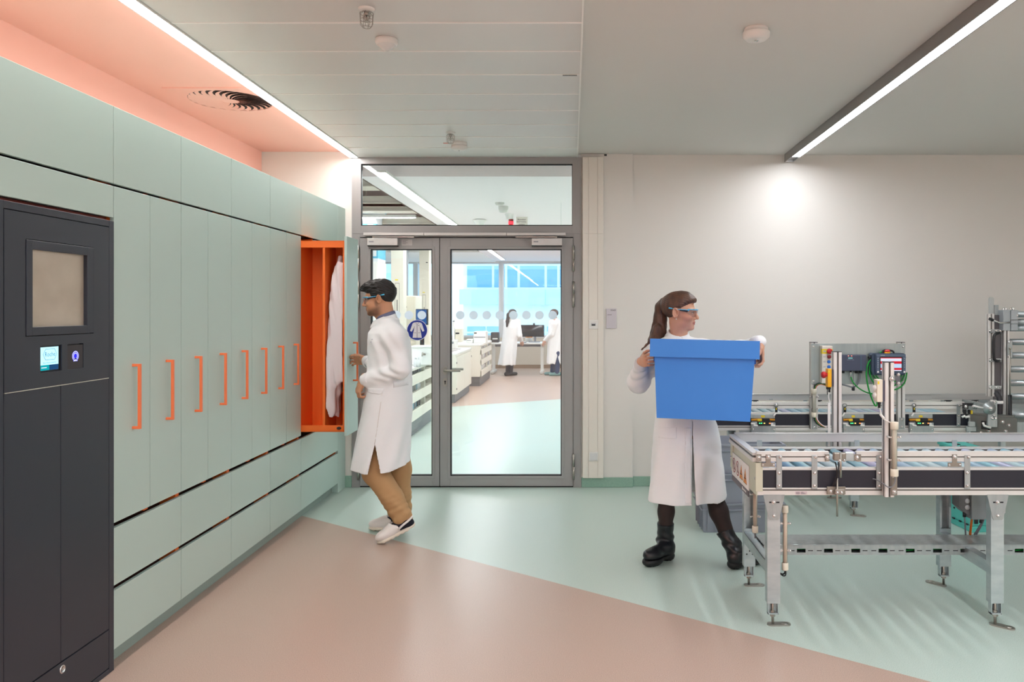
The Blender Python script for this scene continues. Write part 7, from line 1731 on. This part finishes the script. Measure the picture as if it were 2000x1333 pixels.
rs = np.random.RandomState(4); m = MB(); pc = np.array([p3(*q) for q in pts]); rad = [.017, .026, .034, .041, .045, .040, .030]
for k in range(90):
    an, rr = rs.uniform(0, 6.28), rs.uniform(.75, 1.06); ln = rs.randint(5, 8); off = np.array([math.cos(an), math.sin(an) * .8, .15 * math.sin(an)])
    path = [pc[i] + off * rad[i] * rr + rs.normal(size=3) * .003 * (i > 1) for i in range(ln)]; path.append(path[-1] + (path[-1] - path[-2]) * .5 + rs.normal(size=3) * .008)
    m.use((M_HAIRN, mat('light_brown_hair', (116, 84, 62), .45), mat('mid_brown_hair', (84, 58, 44), .45))[k % 3]); m.tube([tuple(q) for q in path], [.0022, .0006], 5, smoothpath=1)
obj('loose_strands', m, None, tail)
m = MB(); a_, b_ = p3(1305, 592, 4.86), p3(1300.5, 591.5, 4.868); m.tube([tuple(a_), tuple(b_)], .0185, 14); obj('hair_tie', m, mat('tie_brown', (70, 52, 46), .6), hr)
# coat
tb = [(657, 1303, 1343, .075), (664, 1290, 1360, .09), (674, 1279, 1373, .105), (690, 1275, 1379, .115), (740, 1283, 1374, .11), (790, 1282, 1386, .115), (830, 1279.5, 1401, .13), (900, 1272, 1411, .15), (988, 1265, 1423, .165)]
zs = [PZ(t[0], YW) for t in tb]; cx = [PX((t[1] + t[2]) / 2, YW) for t in tb]; ax_ = [(t[2] - t[1]) / 2 * YW / F for t in tb]; bx_ = [t[3] for t in tb]
CW = Field(); zhem = PZ(992, 4.85)
CW.add(loft_fn(zs, cx, [YW] * len(tb), ax_, bx_, zhem, PZ(656, YW), 2.3), (cx[4], YW, .95), .75, .02)
CW.cap(nb + A3((-.02, 0, -.02)), shR, .05, .062, .05); CW.cap(nb + A3((.02, 0, -.02)), shL, .05, .062, .05)
CW.cap(shR, elR, .060, .062, .03); CW.ell(elR + A3((-.006, 0, -.004)), (.062, .07, .060), None, .03); CW.cap(elR, wrR + unit(elR - wrR) * .02, .060, .040, .03); CW.cap(shL, elL, .058, .048, .03); CW.cap(elL, wrL, .048, .038, .03)
xo = PX(1353, 4.71); zt_ = PZ(824, 4.71)
def post(p, d):
    x, y, z = p.T; th = np.arctan2(y - YW, x - np.interp(z, zs[::-1], cx[::-1])); low = smooth01((1.0 - z) / .5)
    d = d + low * .007 * np.sin(th * 8 + 1.0 + 1.8 * np.sin(z * 5)) + .0045 * wob(p * A3((1, 1, .5)), 24, 12) + .0022 * wob(p, 62, 18)
    for a, b in ((elR, wrR), (shL, elL), (shR, elR)):
        r_ = np.linalg.norm(p - (a + b) / 2, axis=1); u = (p - a) @ unit(b - a); v = (p - a) @ unit(np.cross(b - a, A3((.3, .2, 1)))); d = d + np.exp(-(r_ / .10) ** 2) * .0065 * np.sin(85 * (u + .35 * v) + 1.4 * np.sin(30 * v))
    r_ = np.hypot(x - PX(1370, 4.75), z - PZ(880, 4.75)); d = d + np.exp(-(r_ / .16) ** 2) * .006 * np.sin(45 * (x * .5 + z * .8) + 1.5)
    d = np.where(z < .78, np.maximum(d, -(d + .012)), d)
    f = np.clip((zt_ - z) / (zt_ - zhem), 0, 1); sl = np.where((y < YW) & (z < zt_), .0015 + .013 * f ** 1.5 - np.abs(x - xo - .004 * f), -1); d = np.maximum(d, sl)
    hem = np.interp(x, [PX(1265, YW), PX(1300, YW), PX(1350, YW), PX(1362, YW), PX(1395, YW), PX(1424, YW)], [PZ(984, 4.75), PZ(987.5, 4.72), PZ(988, 4.70), PZ(985, 4.70), PZ(985, 4.72), PZ(967, 4.8)]); d = np.maximum(d, hem - z)
    nk = np.linalg.norm((p - nb - A3((.004, -.008, .03))) * A3((1, 1, .6)), axis=1) - .044; d = np.where(z > nb[2] - .03, np.maximum(d, -nk), d)
    # keep clear of the tote the coat leans against
    return d
CW.post = post
coat = sdf_obj('lab_coat', CW, .0050, M_COAT, wom, A3((.24, 4.44, zhem - .03)), A3((1.12, 5.06, PZ(648, YW))), amp=.03, it=1)
f0, b0 = p3(1329, 671, 4.765), p3(1319, 653, 4.93); f1, b1 = p3(1329, 657.5, 4.778), p3(1320, 640, 4.915)
def ringax(f, b, w_): c = (f + b) / 2; u = (f - b) / 2; v = unit(np.cross(u, A3((0, 0, 1)))) * w_; return c, u, v
c0, u0, v0 = ringax(f0, b0, .072); c1, u1, v1 = ringax(f1, b1, .059)
ring_band('collar', c0, u0, v0, c1, u1, v1, .005, M_COAT, coat, gap=(.13, 2 * PI - .13))
for w_, e_ in ((wrR, elR), (wrL, elL)):
    d_ = unit(w_ - e_); u_, v_ = [A3(q) for q in MB().frame(Vector(d_))]; c0 = w_ - d_ * .05; c1 = w_ + d_ * .008; ring_band('cuff', c0, u_ * .038, v_ * .038, c1, u_ * .031, v_ * .031, .007, M_CUFF, coat, n=28)
patch('front_placket', CW, pxgrid([[(a, b) for a in (1337.5, 1341, 1344, 1347, 1350)] for b in range(836, 984, 3)], 4.71), 4.45, 4.86, M_COAT, coat, .0035)
patch('pocket', CW, pxgrid([[(a, b) for a in range(1288, 1323, 2)] for b in range(836, 860, 2)], 4.72), 4.45, 4.86, M_COAT, coat, .0035)
# tights and boots
T = Field()
T.chain([hp1, kn1, p3(1301, 1000, 4.84), an1], [.06, .052, .047, .038], .03); T.chain([hp2, kn2, p3(1404, 1000, 4.785), an2], [.06, .056, .054, .04], .03)
sdf_obj('tights', T, .006, M_TIGHT, wom, A3((.45, 4.62, .12)), A3((1.1, 5.05, .56)))
def boot(top, ank, toe, heel):
    top, ank, toe, heel = [A3(q) for q in (top, ank, toe, heel)]; toe[2] = heel[2] = 0; d = unit(toe - heel); l = np.cross(A3((0, 0, 1)), d); Rr = np.stack([d, l, A3((0, 0, 1))], 1); L = np.linalg.norm(toe - heel); Q = lambda a, b, c: heel + d * a * L + l * b + A3((0, 0, c))
    U = Field(); U.cap(top, ank + A3((0, 0, .03)), .0525, .047, .02); U.cap(ank + A3((0, 0, .03)), Q(.22, 0, .085), .049, .046, .03); U.cap(Q(.20, 0, .075), Q(.62, 0, .070), .042, .041, .03); U.ell(Q(.74, 0, .066), (L * .235, .046, .036), Rr, .025); U.ell(Q(.18, 0, .06), (.052, .04, .05), Rr, .02)
    tn = unit(top - ank)
    U.post = lambda p, dd: np.maximum(np.maximum(dd + .004 * np.sin(120 * p[:, 2] + 30 * p[:, 0]) * np.exp(-((p[:, 2] - .13) / .045) ** 2), (p - top) @ tn), .035 - p[:, 2])
    r_ = sdf_obj('boot', U, .004, M_BOOT, wom, np.minimum(np.minimum(toe, heel), top) - A3((.1, .1, .0)), np.maximum(np.maximum(toe, heel), top) + .1)
    S = Field(); S.ell(Q(.70, 0, .028), (L * .30, .051, .034), Rr, .01); S.ell(Q(.17, 0, .028), (L * .18, .042, .034), Rr, .01); S.box(Q(.44, 0, .035), (L * .25, .036, .014), Rr, .01, .01)
    S.post = lambda p, dd: np.maximum(np.maximum(dd, np.maximum(.001 - p[:, 2], p[:, 2] - .042)), np.where(np.sin(((p - heel) @ d) * 240) > .45, .010 - p[:, 2], -1))
    sdf_obj('sole', S, .004, mat('boot_sole', (16, 16, 18), .55), r_, np.minimum(toe, heel) - A3((.1, .1, .02)), np.maximum(toe, heel) + .1, it=0)
boot(p3(1300, 1022, 4.85), p3(1299, 1066, 4.87), P(1258, 1111, 4.70), P(1313, 1094, 4.88)); boot(p3(1415, 1037, 4.765), p3(1431, 1076, 4.73), P(1489, 1097, 4.83), P(1424, 1114, 4.67))

# coat hanging in the open locker
HC = Field(); Yh = 5.83
tbl = [(503, 662, 669, .03), (520, 657, 669, .07), (560, 650, 669, .095), (640, 644, 669, .105), (720, 639, 669, .105), (790, 633.5, 662, .10), (812, 636, 660, .09)]
zs_ = [PZ(t[0], Yh) for t in tbl]; HC.add(loft_fn(zs_, [PX((t[1] + t[2]) / 2, Yh) for t in tbl], [Yh] * len(tbl), [(t[2] - t[1]) / 2 * Yh / F for t in tbl], [t[3] for t in tbl], PZ(813, Yh), PZ(502, Yh)), (PX(655, Yh), Yh, 1.3), .7, .02)
HC.chain([p3(666, 520, 5.765), p3(664, 610, 5.752), p3(660, 700, 5.75), p3(661, 742, 5.752)], [.03, .036, .034, .03], .012); HC.chain([p3(657, 560, 5.75), p3(646, 700, 5.745), p3(640, 792, 5.745)], [.02, .026, .026], .012)
def post(p, d):
    x, y, z = p.T; d = d + .006 * np.sin(95 * y + 2 * np.sin(6 * z)) + .006 * np.sin(120 * (x + .12 * z) + 1.5 * np.sin(8 * z)) + .003 * wob(p, 40, 3)
    hem = np.interp(x, [PX(632, Yh), PX(646, Yh), PX(650, Yh), PX(662, Yh)], [PZ(794, Yh), PZ(797, Yh), PZ(812, Yh), PZ(816, Yh)]); d = np.maximum(d, hem - z)
    return np.maximum(np.maximum(d, x + 1.668), np.maximum(5.722 - y, np.maximum(y - 5.970, -1.793 - x)))
HC.post = post
hc = sdf_obj('hanging_lab_coat', HC, .0055, mat('cotton_pink_bounce', (240, 226, 228), .85), None, (-1.84, 5.68, PZ(822, Yh)), (-1.64, 5.99, PZ(495, Yh)), amp=.03)  # white cloth tinted pink, bounce light put into its colour
tag(hc, 'white lab coat hanging on the hook inside the open orange locker', 'lab coat')

# ------------------------------------------------------------------ two people far off in the laboratory
def far_person(label, Y, tb, b, hd, fwd, hair, arms, legs, hemcut=None, pony=None, hcol=None, skin=(214, 164, 140), trouser=(40, 42, 54), shoe=(30, 30, 34)):
    r = thing('person', label, 'person', (PX((tb[0][1] + tb[0][2]) / 2, Y), Y, 0))
    H = p3(hd[0], hd[1], Y); R = basis(fwd); B = Field(); W = add_head(B, H, R, .98, pony is not None); nb = p3(tb[0][1] * .5 + tb[0][2] * .5, tb[0][0] + 1, Y)
    B.cap(W(-.03, 0, -.07), nb, .05, .055, .03); B.ell(nb - A3((0, 0, .25)), (.13, .10, .22), None, .05)
    for a, bb, c in arms: a, bb, c = p3(*a), p3(*bb), p3(*c); B.cap(nb, a, .05, .05, .04); B.cap(a, bb, .042, .036, .02); B.cap(bb, c, .036, .027, .02); add_hand(B, c, c - bb + A3((0, 0, -.12)), (0, .3, -1), (0, -1, .2), (15, 25, 20), s=.95)
    for a, k_, f_ in legs: B.cap(nb - A3((0, 0, .45)), p3(*a), .08, .07, .05); B.cap(p3(*a), p3(*k_), .07, .05, .03); B.cap(p3(*k_), p3(*f_), .05, .035, .02)
    xs_ = [q[0] for q in (H, nb)] + [p3(*v)[0] for t in arms + legs for v in t]; lo = A3((min(xs_) - .32, Y - .6, .0)); hi = A3((max(xs_) + .32, Y + .6, H[2] + .18))
    sdf_obj('body', B, .0085, M_SKIN, r, lo, hi, face_tint(H, R, 1, skin, (190, 120, 110)))
    Hf = Field(); Hf.ell(W(-.014, 0, .034), (.106, .083, .092), R, .01)
    if pony: Hf.chain([p3(*q) for q in pony], [.03, .042, .04, .02], .02)
    Hf.post = lambda p, d: np.maximum(d, hair_line((p - A3(H)) @ R, [-.12, -.06, 0, .04, .07, .1], [-.4 if pony else -.06, -.4 if pony else -.05, .0, .02, .045, .06])) + .002 * wob(p, 120, 3)
    sdf_obj('hair', Hf, .007, hcol, r, H - A3((.2, .25, .5)), H + .2)
    zs = [PZ(t[0], Y) for t in tb]; C_ = Field(); C_.add(loft_fn(zs, [PX((t[1] + t[2]) / 2, Y) for t in tb], [Y] * len(tb), [(t[2] - t[1]) / 2 * Y / F for t in tb], b, zs[-1], zs[0]), (PX((tb[0][1] + tb[0][2]) / 2, Y), Y, .8), .9, .03)
    for a, bb, c in arms: a, bb, c = p3(*a), p3(*bb), p3(*c); C_.cap(nb - A3((0, 0, .05)), a, .06, .07, .05); C_.cap(a, bb, .068, .058, .03); C_.cap(bb, c, .056, .042, .03)
    def post(p, d):
        x, y, z = p.T; d = d + .010 * np.sin(np.arctan2(y - Y, x - nb[0]) * 7 + 2 * np.sin(4 * z)) * smooth01((1.0 - z) / .5) + .006 * wob(p, 22, 9)
        if hemcut: d = np.maximum(d, hemcut(x, y, z))
        return d
    C_.post = post; sdf_obj('lab_coat', C_, .009, M_COAT, r, A3((lo[0], lo[1], zs[-1] - .05)), hi, amp=.04)
    T = Field()
    for a, k_, f_ in legs: T.chain([p3(*a), p3(*k_), p3(*f_)], [.085, .065, .055], .02)
    sdf_obj('trousers', T, .01, mat('trouser_%d' % trouser[2], trouser, .8), r, A3((lo[0], lo[1], .03)), A3((hi[0], hi[1], 1.0)))
    for i, (a, k_, f_) in enumerate(legs):
        f_ = p3(*f_); S = Field(); d = unit(A3((fwd[0], fwd[1], 0))); S.cap(f_ * A3((1, 1, 0)) + A3((0, 0, .045)) - d * .05, f_ * A3((1, 1, 0)) + A3((0, 0, .035)) + d * .16, .048, .036, .02); S.post = lambda p, dd: np.maximum(dd, .002 - p[:, 2])
        sdf_obj('shoe', S, .008, mat('shoe_%d' % shoe[1], shoe, .5), r, f_ * A3((1, 1, 0)) - A3((.25, .25, .02)), f_ * A3((1, 1, 0)) + A3((.25, .25, .15)))
    return r
Y = 18.25
far_person('woman in white coat with dark ponytail at the laboratory desk, seen from behind', Y, [(622, 991, 1005), (628, 986, 1012), (640, 983, 1015), (662, 981, 1011), (690, 977, 1009), (713, 973, 1006)], [.06, .12, .15, .14, .17, .19], (1002, 614.5), (.75, .62, .02), None,
           [((1011, 630, Y - .05), (1015, 655, Y - .1), (1018, 665.5, Y + .12)), ((989, 630, Y + .1), (990, 655, Y + .25), (1000, 664, Y + .42))], [((991, 690, Y), (993, 710, Y), (992, 729, Y)), ((996, 690, Y + .08), (998, 710, Y + .08), (997, 729, Y + .08))],
           pony=[(997, 608, Y - .05), (993, 615, Y - .14), (991, 628, Y - .16), (990, 638, Y - .16)], hcol=mat('far_dark_hair', (46, 32, 30), .45))
Y = 18.3
far_person('man in white coat and jeans at the right edge of the laboratory door pane', Y, [(622, 1076, 1089), (628, 1072, 1096), (645, 1070, 1099), (670, 1070, 1099), (695, 1069, 1101), (710.5, 1068.5, 1102)], [.06, .14, .17, .17, .18, .19], (1081, 614.5), (-1, -.15, -.05), None,
           [((1083, 634, Y - .19), (1078, 653, Y - .18), (1066, 664, Y - .05)), ((1080, 634, Y + .19), (1074, 655, Y + .2), (1064, 665, Y + .15))], [((1087, 690, Y - .1), (1089, 708, Y - .08), (1088, 728, Y - .08)), ((1082, 690, Y + .1), (1081, 708, Y + .1), (1079, 726, Y + .1))],
           hemcut=lambda x, y, z: np.where(y < Y, (PZ(694, Y) - z) * .28 - np.abs(x - PX(1089, Y)), -1), hcol=mat('far_brown_hair', (82, 58, 48), .5), trouser=(48, 66, 104), shoe=(110, 150, 150))
